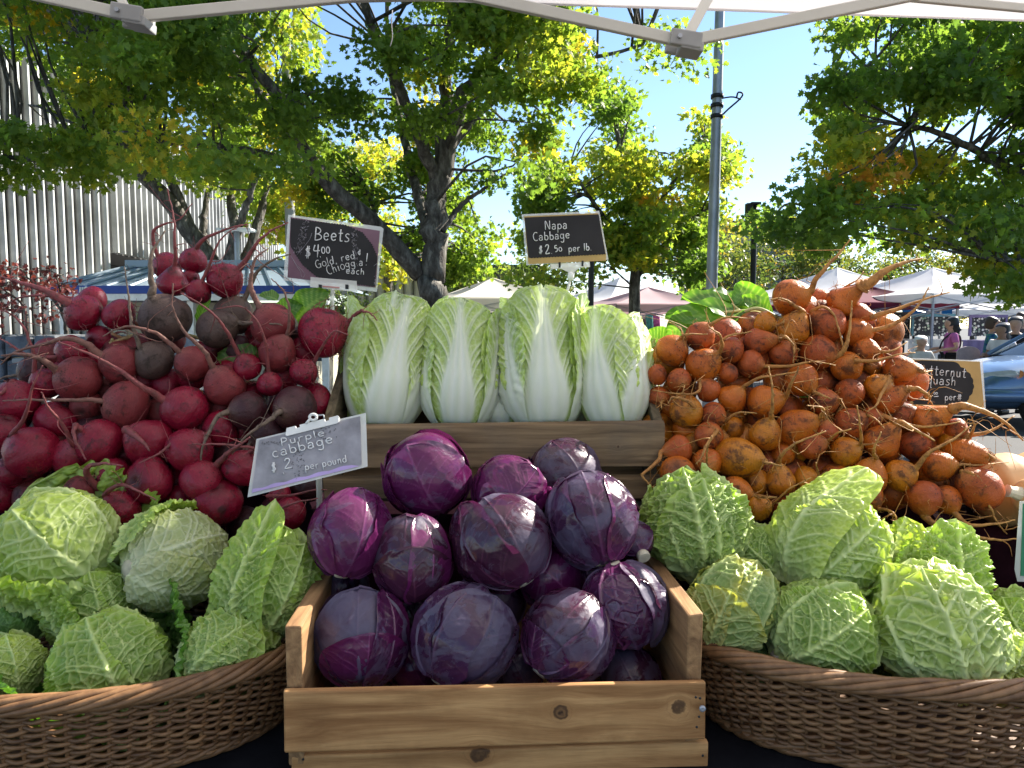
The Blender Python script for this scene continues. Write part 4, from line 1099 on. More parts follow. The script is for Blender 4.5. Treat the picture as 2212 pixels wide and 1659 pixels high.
# --- signs: laminated cards with chalk pen lettering
def arc(cx_, cy_, rx, ry, a0, a1, n=12):
    a = np.radians(np.linspace(a0, a1, n))
    return [(cx_ + rx * math.cos(q_), cy_ + ry * math.sin(q_)) for q_ in a]
O_ = arc(.25, .3, .22, .3, 80, 445, 16)
GL = {
 'B': (.62, [[(.08, 1), (.05, 0)], arc(.1, .74, .38, .26, 95, -90, 9) + arc(.08, .25, .5, .25, 85, -95, 10)]),
 'e': (.52, [[(.05, .3), (.44, .36)] + arc(.25, .32, .2, .28, 20, 320, 14)]),
 't': (.42, [[(.2, .95), (.18, .12), (.25, .02), (.36, .05)], [(.02, .62), (.38, .64)]]),
 's': (.46, [[(.4, .55), (.25, .62), (.1, .5), (.2, .34), (.36, .22), (.32, .05), (.15, 0), (.03, .05)]]),
 '$': (.56, [[(.46, .8), (.22, .86), (.08, .7), (.22, .54), (.42, .40), (.42, .2), (.22, .1), (.02, .16)], [(.22, 1.06), (.16, -.12)], [(.36, 1.06), (.30, -.12)]]),
 '4': (.62, [[(.14, 1), (.06, .48), (.56, .50)], [(.42, 1.05), (.38, -.1)]]),
 '.': (.2, [[(.06, 0), (.10, .02)]]), ',': (.22, [[(.1, .05), (.05, -.15)]]), '!': (.25, [[(.14, 1.0), (.1, .3)], [(.09, .04), (.11, .02)]]),
 '0': (.52, [O_]), 'o': (.5, [O_]), '2': (.55, [[(.06, .78), (.16, .98), (.36, .98), (.42, .78), (.28, .45), (.04, .05), (.30, .03), (.52, .08)]]),
 '5': (.5, [[(.42, .95), (.12, .92), (.08, .55), (.3, .58), (.42, .35), (.3, .06), (.06, .05)]]), '1': (.3, [[(.12, 1), (.1, 0)]]), '8': (.5, [arc(.25, .76, .18, .24, 0, 360, 12), arc(.25, .26, .22, .26, 0, 360, 12)]),
 'G': (.66, [arc(.34, .45, .3, .5, 60, 330, 14) + [(.62, .42), (.36, .42)], [(.6, .42), (.58, -.05)]]),
 'l': (.22, [[(.1, 1.0), (.09, 0)]]), 'd': (.5, [arc(.2, .28, .18, .28, 60, 400, 14), [(.42, 1.0), (.40, .0)]]), 'b': (.5, [[(.08, 1), (.06, .02)], arc(.24, .27, .19, .27, 140, -160, 14)]),
 'r': (.42, [[(.08, .58), (.07, 0)], [(.08, .4), (.2, .57), (.36, .56)]]), 'C': (.56, [arc(.34, .5, .30, .5, 55, 300, 14)]), 'c': (.44, [arc(.24, .3, .2, .3, 55, 305, 12)]),
 'h': (.5, [[(.08, 1), (.06, 0)], [(.07, .35), (.2, .57), (.34, .5), (.37, 0)]]), 'n': (.5, [[(.08, .6), (.06, 0)], [(.07, .38), (.2, .57), (.34, .5), (.37, 0)]]),
 'i': (.22, [[(.1, .58), (.09, 0)], [(.1, .82), (.12, .84)]]), 'g': (.5, [arc(.21, .32, .18, .27, 50, 400, 14), [(.40, .6), (.38, -.25), (.22, -.4), (.04, -.3)]]),
 'q': (.5, [arc(.21, .32, .18, .27, 50, 400, 14), [(.40, .6), (.38, -.35), (.48, -.38)]]),
 'a': (.5, [[(.06, .5), (.2, .6), (.36, .5), (.36, .2), (.40, .02)], arc(.2, .17, .17, .17, 60, 380, 12)]), 'N': (.66, [[(.06, 0), (.09, 1), (.5, .05), (.54, 1)]]),
 'p': (.5, [[(.08, .6), (.03, -.4)], arc(.24, .3, .19, .27, 140, -160, 14)]), 'P': (.55, [[(.1, .95), (.05, -.05)], arc(.14, .7, .32, .28, 100, -110, 12)]),
 'u': (.5, [[(.06, .58), (.08, .12), (.2, .02), (.34, .12), (.36, .58)], [(.36, .58), (.4, .0)]]), 'S': (.5, [[(.44, .85), (.26, 1), (.08, .82), (.22, .55), (.40, .32), (.34, .06), (.04, .06)]]),
 '#': (.6, [[(.22, .9), (.16, .0)], [(.42, .9), (.36, .0)], [(.04, .6), (.56, .66)], [(.02, .28), (.54, .34)]]), '&': (.5, [arc(.2, .3, .18, .26, 45, 330, 10), [(.3, .8), (.26, -.1)]]),
 '_': (.5, [[(0, -.12), (.45, -.1)]]), ' ': (.3, [])}
def write(mb, text, x, y, size, ang, tw, f, jit=.0, sx=1.0):
    """chalk pen strokes; f maps sign pixels to the card's surface"""
    ca_, sa_ = math.cos(R(ang)), math.sin(R(ang)); cur = 0
    for ch in text:
        wd, st = GL[ch]
        for s in st:
            if len(s) > 2 and len(s) < 10:
                s = smooth_path([(a, b_, 0) for a, b_ in s], len(s) * 4)[:, :2]
            pts = []
            for a, b_ in s:
                lx, ly = (cur + a * sx) * size, b_ * size
                pts.append(f(x + lx * ca_ + ly * sa_, y + lx * sa_ - ly * ca_))
            mb.tube(pts, tw * (1 + .12 * math.sin(7 * cur)), 5)
        cur += (wd + .10) * sx
    return mb
M['card_dark'] = plain('dark_chalk_card', (.022, .020, .022), .55, .3, 0, .25, 14)
M['card_mauve'] = plain('mauve_card', (.20, .11, .15), .6, .3, 0, .15, 14)
M['card_ochre'] = plain('ochre_card', (.48, .32, .12), .6, .3, 0, .12, 14)
M['card_grey'] = plain('rubbed_grey_card', (.30, .29, .32), .55, .4, 0, .25, 22)
M['card_lilac'] = plain('lilac_card', (.48, .36, .66), .6)
M['chalk'] = plain('chalk_pen', (.74, .74, .74), .7, .2, 0, .1, 60)
M['chalk_soft'] = plain('smeared_chalk', (.38, .36, .40), .8, .1, 0, .3, 90)
M['green_card'] = plain('green_card', (.035, .22, .12), .5)
m, nt, b = mat0('clear_laminate', (.85, .87, .86), .15, .6)
tr = ND(nt, 'BsdfTransparent'); mx = ND(nt, 'MixShader', {0: .42})
nt.links.new(tr.outputs[0], mx.inputs[1]); nt.links.new(b.outputs[0], mx.inputs[2]); nt.links.new(mx.outputs[0], nt.nodes['Material Output'].inputs[0])
M['laminate'] = m
m, nt, b = mat0('clear_clip_plastic', (.86, .84, .80), .2, .6)
tr = ND(nt, 'BsdfTransparent'); mx = ND(nt, 'MixShader', {0: .62})
nt.links.new(tr.outputs[0], mx.inputs[1]); nt.links.new(b.outputs[0], mx.inputs[2]); nt.links.new(mx.outputs[0], nt.nodes['Material Output'].inputs[0])
M['clip'] = m
class Sign:
    def __init__(s, label, conv, Y, tilt=0.0, y0=0.0, anchor=(0, 0), yaw=0.0):
        s.conv, s.Y, s.tilt, s.y0, s.yaw = conv, Y, tilt, y0, yaw
        s.t = thing('price_sign', s.at(*anchor), label, 'sign', 'hand lettered price signs')
    def at(s, x, y, d=0.0):
        tx, ty = s.conv(x, y)
        Y = s.Y + s.tilt * (ty - s.y0) + s.yaw * (tx - s.conv(0, 0)[0])
        p = P(tx, ty, Y)
        return p + nrm(A(0, 0, H) - p) * d
    def sheet(s, name, poly, mat, d, th=.0006, parent=None):
        pts = [s.at(x, y, d) for x, y in poly]
        nn = nrm(np.cross(pts[1] - pts[0], pts[-1] - pts[0]))
        if nn[1] < 0: nn = -nn
        V, F = prism(pts, nn * th)
        return MB().add(V, F).build(name, mat, parent or s.t, False)
    def text(s, name, rows, tw, mat=None, d=.0016, parent=None):
        mb = MB()
        for r_ in rows:
            write(mb, r_[0], r_[1], r_[2], r_[3], r_[4], tw * (r_[5] if len(r_) > 5 else 1), lambda x, y: s.at(x, y, d), sx=(r_[6] if len(r_) > 6 else 1))
        return mb.build(name, mat or M['chalk'], parent or s.t)
    def strokes(s, name, lines, tw, mat, d=.0014, parent=None):
        mb = MB()
        for l_ in lines:
            mb.tube([s.at(x, y, d) for x, y in l_], tw, 4)
        return mb.build(name, mat, parent or s.t)
def scallop(a, b_, n, amp, inward):
    a, b_ = A(*a), A(*b_); out = []
    for k in range(n * 2):
        t_ = k / (n * 2)
        p = a + (b_ - a) * t_ + A(*inward) * (amp if k % 2 else 0)
        out.append(tuple(p))
    return out
write(mk_ := MB(), '1185', 172, 632, 12, 0, .016, lambda x, y: P(x, y, ky0 - .065), sx=1.1).build('lettering', M['white'], kt)
# Beets
sg = Sign('dark Beets price sign with mauve corners standing above the red beets', lambda x, y: (605 + x * .1146, 449.3 + y * .1146), 1.47, 0, 0, (1000, 1500))
sg.sheet('laminate', [(155, 125), (1900, 352), (1950, 390), (1825, 1582), (62, 1365)], M['laminate'], .0, .0008)
sg.sheet('card', [(200, 170), (1878, 430), (1800, 1500), (140, 1310)], M['card_mauve'], .0012, .0008)
ell = scallop((205, 185), (620, 240), 8, 14, (0, 1)) + scallop((620, 240), (1240, 310), 12, 16, (-.2, 1)) + scallop((1240, 310), (1560, 450), 6, 18, (-.4, 1)) + scallop((1560, 450), (1740, 680), 6, 18, (-.8, .6)) + scallop((1740, 680), (1840, 900), 5, 18, (-1, .3)) + [(1832, 910), (1780, 1490)] + scallop((1780, 1490), (1200, 1410), 12, 14, (0, -1)) + scallop((1200, 1410), (680, 1300), 9, 14, (.2, -1)) + scallop((680, 1300), (420, 1080), 6, 16, (.6, -.6)) + scallop((420, 1080), (250, 830), 6, 16, (.8, -.4)) + [(205, 740), (190, 640)]
bp = sg.sheet('chalk_panel', ell, M['card_dark'], .0020, .0006)
sg.text('lettering', [('Beets', 650, 605, 240, 3, 1.35, .94), ('$', 470, 925, 200, 2, 1.1), ('4', 620, 905, 210, 2, 1.3, 1.05), ('.', 745, 925, 200, 0, 1.6), ('00', 780, 860, 200, -3, 1.2, .72), ('Gold, red', 680, 1135, 150, -14, .85, 1.1), ('&', 1470, 880, 120, 0, 1), ('Chio', 905, 1262, 165, -20, .85, 1.02), ('gg', 1235, 1120, 130, -9, .8, 1.35), ('a', 1490, 1090, 150, 0, .9), ('!', 1600, 1080, 230, 4, 1.1), ('each', 1240, 1235, 120, 4, .95, 1.3)], .00085, d=.0036)
rg = random.Random(3)
def scribble(x0, x1, y0, y1, n, slant, sz):
    out = []
    for _ in range(n):
        u, v = rg.random(), rg.random()
        cx_, cy_ = x0 + (x1 - x0) * u + slant * (1 - v), y0 + (y1 - y0) * v
        out.append([(cx_ + sz * rg.uniform(-1, 1), cy_ + sz * rg.uniform(-1, 1)) for _ in range(3)])
    return out
for dr_ in (scribble(240, 400, 250, 860, 60, 170, 26), scribble(1350, 1450, 420, 1150, 62, 10, 24), scribble(1770, 1810, 1050, 1450, 10, 20, 30)):
    sg.strokes('chalk_drawing', dr_, .00035, M['chalk_soft'], .0034)
sg.strokes('chalk_outline', [[(600, 470), (560, 590), (430, 760), (320, 880)], [(210, 910), (300, 1060), (420, 1180), (470, 1250), (440, 1310), (400, 1290), (390, 1200), (330, 1120), (250, 980)]], .00035, M['chalk_soft'], .0034)
cl = sg.sheet('clip', [(575, 1300), (1445, 1375), (1445, 1580), (565, 1490)], M['clip'], .0042, .010)
for x in (755, 1258):
    sg.sheet('clip_spring', [(x - 30, 1440), (x + 30, 1445), (x + 30, 1530), (x - 30, 1525)], M['black'], .0062, .002, cl)
sg.sheet('clip_strip', [(800, 1462), (1120, 1490), (1120, 1515), (800, 1490)], plain('pink_strip', (.6, .25, .25), .5), .0055, .001, cl)
MB().tube(smooth_path([sg.at(1000, 1520, .002), sg.at(985, 1640, .0), P(718, 660, 1.47), P(716, 760, 1.475), P(716, 900, 1.48)], 16), .0040, 10).build('stem', M['clip'], sg.t)
# Napa
sg = Sign('black Napa Cabbage price sign with an ochre strip on a clear stem', lambda x, y: (518.5 + x * .4297, 414.8 + y * .4297), 1.44, 0, 0, (1640, 400))
sg.sheet('laminate', [(1416, 112), (1806, 94), (1852, 340), (1440, 368)], M['laminate'], 0, .0008)
sg.sheet('card', [(1428, 122), (1800, 106), (1840, 318), (1840, 345), (1450, 362)], M['card_ochre'], .0012, .0008)
sg.sheet('chalk_panel', [(1430, 128), (1803, 112), (1838, 312)] + scallop((1838, 314), (1452, 334), 26, 3, (0, -1)) + [(1450, 330)], M['card_dark'], .002, .0006)
sg.text('lettering', [('Napa', 1533, 190, 44, -3, 1, 1.05), ('Cabbage', 1474, 246, 42, -4, 1, 1.06), ('$', 1502, 308, 36, 0, .9), ('2.', 1535, 312, 46, -4, 1.25, .95), ('50', 1583, 302, 34, -8, 1.1), ('per', 1652, 302, 36, -4, 1.0), ('lb.', 1728, 294, 36, -2, 1.1)], .00085, d=.0036)
cl = sg.sheet('clip', [(1560, 362), (1758, 350), (1760, 376), (1562, 386)], M['clip'], .0042, .010)
for x in (1607, 1722):
    sg.sheet('clip_spring', [(x - 5, 352 - (x - 1607) * .06), (x + 5, 352 - (x - 1607) * .06), (x + 5, 380 - (x - 1607) * .06), (x - 5, 380 - (x - 1607) * .06)], M['black'], .0062, .002, cl)
sg.sheet('clip_neck', [(1610, 384), (1712, 378), (1680, 402), (1684, 412), (1650, 412), (1652, 402)], M['clip'], .004, .008)
MB().tube([sg.at(1666, 402), sg.at(1664, 408), sg.at(1663, 425), sg.at(1660, 440), sg.at(1659, 444)], [.004, .0062, .0066, .0058, .003], 12).build('ball_joint', M['white'], sg.t)
MB().tube([sg.at(1660, 440), sg.at(1645, 500), sg.at(1610, 620), sg.at(1600, 760)], .0027, 8).build('stem', M['clip'], sg.t)
# Purple cabbage
sg = Sign('grey Purple cabbage price sign with a wavy lilac edge leaning by the red beets', lambda x, y: (527.1 + x * .125, 872.7 + y * .125), 1.10, -.00020, 980, (1200, 1500), .00006)
sg.sheet('laminate', [(215, 605), (2105, 152), (2135, 1080), (60, 1612)], M['laminate'], 0, .0008)
sg.sheet('card', [(262, 622), (2010, 210), (2035, 1050), (130, 1535)], M['card_grey'], .0012, .0008)
top_ = [(x, y + (12 if k % 2 else -10)) for k, (x, y) in enumerate([(150 + 190 * q_, 1475 - q_ * 48) for q_ in range(10)])]
ww = smooth_path([(x, y, 0) for x, y in top_], 50)[:, :2]
sg.sheet('wavy_edge', [tuple(q_) for q_ in ww] + [(2000, 1072), (130, 1535)], M['card_lilac'], .0020, .0006)
sg.text('lettering', [('Purple', 645, 722, 128, -13, 1.1, 1.90), ('cabbage', 500, 930, 165, -14, 1.1, 1.62), ('$', 480, 1170, 150, -4, 1.1), ('2', 700, 1120, 170, -6, 1.25, 1.4), ('.', 670, 1205, 200, -6, 2.2), ('per', 1060, 1145, 120, -10, .95, 1.25), ('pound', 1360, 1090, 125, -12, .95, 1.2)], .00080, d=.0036)
def speck(n, x0, x1, y0, y1, s=14):
    return [[(x, y), (x + rg.uniform(-s, s), y + rg.uniform(2, s * 1.6))] for x, y in ((rg.uniform(x0, x1), rg.uniform(y0, y1)) for _ in range(n))]
sg.strokes('rub_marks', speck(45, 820, 1060, 760, 1290) + speck(30, 1180, 1600, 400, 600) + speck(22, 320, 640, 640, 690), .0005, plain('rubbed_dark', (.10, .10, .11), .8), .0024)
cl = sg.sheet('clip', [(735, 415), (885, 378), (890, 420), (965, 400), (960, 358), (1390, 255), (1392, 300), (1470, 280), (1468, 238), (1620, 196), (1640, 225), (1635, 310), (1600, 335), (740, 552), (715, 535)], M['white'], .005, .010)
MB().tube([sg.at(1195 + 62 * math.cos(q_), 228 + 52 * math.sin(q_), .006) for q_ in np.linspace(0, 2 * np.pi, 20)], .0022, 8).build('clip_ring', M['white'], cl)
MB().tube([sg.at(1075, 335, .005), sg.at(1140, 262, .006)], .002, 6).build('clip_lever', M['white'], cl)
MB().tube([sg.at(1265, 195, .004), sg.at(1375, 190, .004), sg.at(1385, 260, .004)], .0014, 6).build('clip_wire', M['pole'], cl)
MB().tube([sg.at(1300, 300, -.012), sg.at(1290, 900, -.02), P(690, 1080, 1.2), P(690, 1140, 1.23)], .005, 8).build('stem', M['clip'], sg.t)
# Butternut
sg = Sign('ochre edged Butternut Squash price sign in front of the parked car', lambda x, y: (1935.4 + x * .125, 743.1 + y * .125), 1.72, 0, 0, (900, 1200))
sg.sheet('laminate', [(130, 235), (1500, 285), (1558, 1190), (110, 1125)], M['laminate'], 0, .0008)
sg.sheet('card', [(150, 262), (1450, 305), (1530, 1155), (140, 1075)], M['card_ochre'], .0012, .0008)
bl = [(330, 278), (1000, 305)]
for a, b_ in (((1000, 305), (1120, 400)), ((1120, 400), (1230, 480)), ((1230, 480), (1300, 570)), ((1300, 570), (1330, 680)), ((1330, 680), (1330, 790)), ((1330, 790), (1270, 900)), ((1270, 900), (1200, 1000))):
    a, b_ = A(*a), A(*b_); nrm_ = nrm(A((b_ - a)[1], -(b_ - a)[0]))
    bl += [tuple(a + (b_ - a) * t_ + nrm_ * 22 * math.sin(math.pi * t_)) for t_ in (0, .25, .5, .75)]
bl += [(1190, 1060), (300, 1040), (285, 930), (265, 800), (255, 680), (270, 540), (300, 400)]
sg.sheet('chalk_panel', bl, M['card_dark'], .002, .0006)
sg.text('lettering', [('Butternut', 350, 510, 165, 5, 1, 1.02), ('Squash', 430, 680, 160, 4, 1, 1.1), ('$', 400, 940, 110, 4, .9), ('1', 520, 935, 110, 4, .9), ('00', 650, 870, 62, 2, .9), ('_', 655, 890, 170, -2, 1.2), ('per', 845, 975, 120, 0, 1.0), ('#', 1060, 975, 120, 2, 1.1)], .00095, d=.0036)
MB().tube([sg.at(900, 1100, -.004), P(2048, 900, 1.725), P(2040, 1100, 1.75)], .004, 8).build('stem', M['clip'], sg.t)
# green card at the edge
sg = Sign('clear edged green price card cut off by the edge of the picture', lambda x, y: (x, y), 1.12, 0, 0, (2230, 1250))
sg.sheet('laminate', [(2203, 1083), (2330, 1076), (2330, 1262), (2198, 1256), (2192, 1230)], M['laminate'], 0, .0008)
sg.sheet('card', [(2210, 1088), (2322, 1082), (2322, 1250), (2205, 1244)], M['green_card'], .0012, .0008)
MB().tube([sg.at(2260, 1250, -.004), P(2260, 1340, 1.16)], .004, 8).build('stem', M['clip'], sg.t)
# ------------------------------------------------------------------ cabbages
def basis(C):
    f = nrm(C - A(0, 0, H)); r = nrm(np.cross(f, (0, 0, 1))); u = np.cross(r, f)
    return r, u, -f                       # image right, image up, towards the viewer
def imdir(C, ang, toward):
    """direction that points along image angle ang (degrees, clockwise from the right) and leans to the viewer"""
    r, u, t = basis(C)
    return nrm(math.cos(R(ang)) * r - math.sin(R(ang)) * u + toward * t)
def cells(q, size, seed, reg=.8):
    """distance to the nearest cell border (0 on the border) and a random number per cell"""
    rg = np.random.RandomState(seed)
    lo, hi = q.min(0) - size * 3, q.max(0) + size * 4
    nx, ny = int((hi[0] - lo[0]) / size) + 1, int((hi[1] - lo[1]) / size) + 1
    J = rg.uniform(-.5, .5, (nx, ny, 2)) * size * reg; val = rg.uniform(0, 1, (nx, ny))
    g = ((q - lo) / size + .5).astype(int)
    D, I = [], []
    for dx in range(-2, 3):
        for dy in range(-2, 3):
            gx, gy = g[:, 0] + dx, g[:, 1] + dy
            c = lo + np.stack([gx, gy], 1) * size + J[gx, gy]
            D.append(((q - c) ** 2).sum(1)); I.append(val[gx, gy])
    D, I = np.stack(D, 1), np.stack(I, 1)
    two = np.argpartition(D, 1, axis=1)[:, :2]
    dd = np.sqrt(np.take_along_axis(D, two, 1)); o = dd.argsort(1)
    dd = np.take_along_axis(dd, o, 1)
    return (dd[:, 1] - dd[:, 0]) / 2, np.take_along_axis(I, np.take_along_axis(two, o[:, :1], 1), 1)[:, 0]
def cab_leaf(C, Rr, b0, fr, seed, th=(.12, 2.35), hw=1.15, off=0., curl=.10, cw=.22, ruff=.03, rf=9., blis=.03, cell=.17, asp=1., n=(72, 72), tint=.5, nsec=7, vw=1., tipcurl=0., jag=.05, midk=1., net=(.46, .18), lump=0):
    """one wrapping leaf lying over a head: b0 towards the stalk, fr the way its middle faces"""
    b0 = nrm(b0); fr = nrm(fr - b0 * b0.dot(fr)); sd = np.cross(fr, b0)
    nu, nv = n
    s, t = np.meshgrid(np.linspace(0, 1, nu), np.linspace(-1, 1, nv), indexing='ij')
    s, t = s.ravel(), t.ravel()
    tl = th[1] - th[0]
    prof = np.sqrt(np.clip(1 - np.abs(2 * np.clip(s, 0, 1) ** .85 - 1) ** 2.4, 0, 1)) ** .8
    wd = hw * np.maximum(prof, .32 * (1 - s) ** .5) * (1 + jag * wob(s * 11, np.sign(t) * 3, seed, 4))
    lat = t * wd
    ths = th[0] + tl * s * (1 + jag * .35 * wob(t * 6, s, seed + 1))
    de = np.minimum((1 - np.abs(t)) * wd, (1 - s) * tl)
    E = np.exp(-(de / cw) ** 1.5)
    # veins
    wl = lat + .03 * wob(ths * 3, lat * 0, seed + 2)
    mid = np.exp(-(wl / ((.070 * (1 - .72 * s) + .012) * vw)) ** 2)
    sec = np.zeros_like(s); al = np.abs(lat)
    for sg_ in (-1, 1):
        side = (np.sign(lat + 1e-9) == sg_)
        for k in range(nsec):
            s0 = .05 + (k + (.25 if sg_ > 0 else .6)) / nsec * .85
            line = th[0] + tl * (s0 + .05 * math.sin(k * 2.3 + seed)) + .95 * al - .40 * al ** 2 + .06 * wob(al * 7, al * 0 + k, seed + 3 + sg_)
            w_ = (.025 * (1 - .55 * np.abs(t)) + .009) * vw
            sec = np.maximum(sec, side * np.exp(-((ths - line) / w_) ** 2) * (1 - .4 * np.abs(t)))
    q = np.stack([lat + .04 * wob(lat * 8, ths * 8, seed + 5), ths + .04 * wob(lat * 8, ths * 8, seed + 6)], 1)
    d1, cid = cells(q, cell, seed + 7)
    d2, cid2 = cells(q, cell * .45, seed + 8)
    t1 = np.exp(-(d1 / (cell * .075)) ** 2); t2 = np.exp(-(d2 / (cell * .05)) ** 2)
    vein = np.maximum.reduce([mid, .90 * sec, net[0] * t1, net[1] * t2])
    dome = np.clip(d1 / (cell * .34), 0, 1) ** .6
    pk = np.clip(d2 / (cell * .20), 0, 1) ** .7
    rel = blis * (.9 * midk * mid + .48 * sec + .40 * t1 + (1 - .8 * np.maximum(mid, sec)) * (-.95 * dome * (cid - .25) - .60 * pk * (cid2 - .25)))
    ru = ruff * E * (wob(lat * rf, ths * rf, seed + 10, 5) + .7 * wob(lat * rf * 2.3, ths * rf * 2.3, seed + 11, 5))
    rad = 1 + off + curl * E + ru + rel + .025 * wob(lat * 2.2, ths * 2.2, seed + 12) + tipcurl * np.clip((s - .7) / .3, 0, 1) ** 2
    d = np.cos(lat)[:, None] * (np.cos(ths)[:, None] * b0 + np.sin(ths)[:, None] * fr) + np.sin(lat)[:, None] * sd
    d = d + (asp - 1) * (d @ b0)[:, None] * b0
    if lump:
        rad = rad * (1 + .055 * wob(d[:, 0] * 1.6 + d[:, 1] * .7, d[:, 2] * 1.6 - d[:, 1] * .6, lump, 3))
    V = C + Rr * rad[:, None] * d
    return V, grid_faces(nu, nv), dict(vein=vein, edge=E, tint=tint + .12 * wob(lat * 3, ths * 3, seed + 13), pale=np.exp(-(ths / .55) ** 2))
def ball(C, Rr, b0, asp, seed, nz=.02, n=(30, 40), lump=1):
    u, v = np.meshgrid(np.linspace(0.001, np.pi - .001, n[0]), np.linspace(0, 2 * np.pi, n[1]), indexing='ij')
    d = np.stack([np.sin(u) * np.cos(v), np.sin(u) * np.sin(v), np.cos(u)], -1).reshape(-1, 3)
    d = d + (asp - 1) * (d @ b0)[:, None] * b0
    r_ = (1 + .055 * wob(d[:, 0] * 1.6 + d[:, 1] * .7, d[:, 2] * 1.6 - d[:, 1] * .6, lump, 3)) * (1 + nz * wob(d[:, 0] * 5 + d[:, 2] * 3, d[:, 1] * 5 - d[:, 2] * 2, seed))
    return C + Rr * r_[:, None] * d, grid_faces(*n)

def leafy(name, base, basedark, vein, edge, palec, trans, rough=.42, tr=.28, varsc=14):
    m, nt, b = mat0(name, base, rough, .45)
    co = obj_co(nt)
    nz = noise(nt, co, varsc, 5, .6)
    c = mixc(nt, ramp(nt, nz, [(.3, 0.0), (.7, 1.0)]), basedark, base)
    c = mixc(nt, attr(nt, 'tint'), mixc(nt, .55, c, basedark), c)
    c = mixc(nt, math_(nt, 'MULTIPLY', attr(nt, 'edge'), .75), c, edge)
    c = mixc(nt, math_(nt, 'MULTIPLY', attr(nt, 'pale'), .8), c, palec)
    c = mixc(nt, attr(nt, 'vein'), c, vein)
    nt.links.new(c, b.inputs['Base Color'])
    bump(nt, b, noise(nt, co, 160, 4, .6), .22, .002)
    nt.links.new(math_(nt, 'ADD', math_(nt, 'MULTIPLY', nz, .3), rough - .15), b.inputs['Roughness'])
    add_trans(m, mixc(nt, 1.0, c, trans, 'MULTIPLY'), tr)
    return m
M['savoy_pale'] = leafy('savoy_leaf_pale', (.38, .50, .085), (.25, .37, .050), (.66, .74, .36), (.46, .57, .06), (.62, .68, .42), (1.5, 1.55, .8))
M['savoy'] = leafy('savoy_leaf', (.26, .40, .055), (.145, .26, .036), (.58, .68, .28), (.34, .49, .04), (.52, .60, .34), (1.5, 1.6, .8))
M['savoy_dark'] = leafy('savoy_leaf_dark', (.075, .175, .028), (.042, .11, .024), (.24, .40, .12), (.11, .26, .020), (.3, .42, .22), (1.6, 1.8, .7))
M['savoy_cream'] = leafy('savoy_leaf_cream', (.42, .48, .20), (.30, .38, .14), (.64, .68, .46), (.38, .42, .10), (.66, .66, .50), (1.4, 1.4, .9))
M['savoy_gold'] = leafy('savoy_leaf_gold', (.22, .34, .08), (.15, .25, .06), (.46, .54, .22), (.42, .38, .05), (.5, .56, .3), (1.6, 1.5, .7))
M['stem_cut'] = plain('cut_stem', (.58, .52, .40), .7, .3, 0, .15, 60)

BASK = [(-.66, 1.045, .355, .195, 1.5 - .455), (.585, 1.06, .325, .185, 1.5 - .447)]
def in_basket(V):
    """leaves give way to the wicker: what hangs below the rim stays inside it"""
    cx_, cy_, ax_, ay_, zr = BASK[0] if V[:, 0].mean() < 0 else BASK[1]
    f = np.clip((V[:, 2] - TZ) / (zr - TZ), 0, 1)
    k_ = (.905 + .095 * f ** .8) * .93
    r_ = np.sqrt(((V[:, 0] - cx_) / (ax_ * k_)) ** 2 + ((V[:, 1] - cy_) / (ay_ * k_)) ** 2)
    s_ = np.where((V[:, 2] < zr + .004) & (r_ > 1), 1 / np.maximum(r_, 1), 1.0)
    V = V.copy()
    V[:, 0] = cx_ + (V[:, 0] - cx_) * s_; V[:, 1] = cy_ + (V[:, 1] - cy_) * s_
    V[:, 2] = np.maximum(V[:, 2], TZ + .016)
    return V
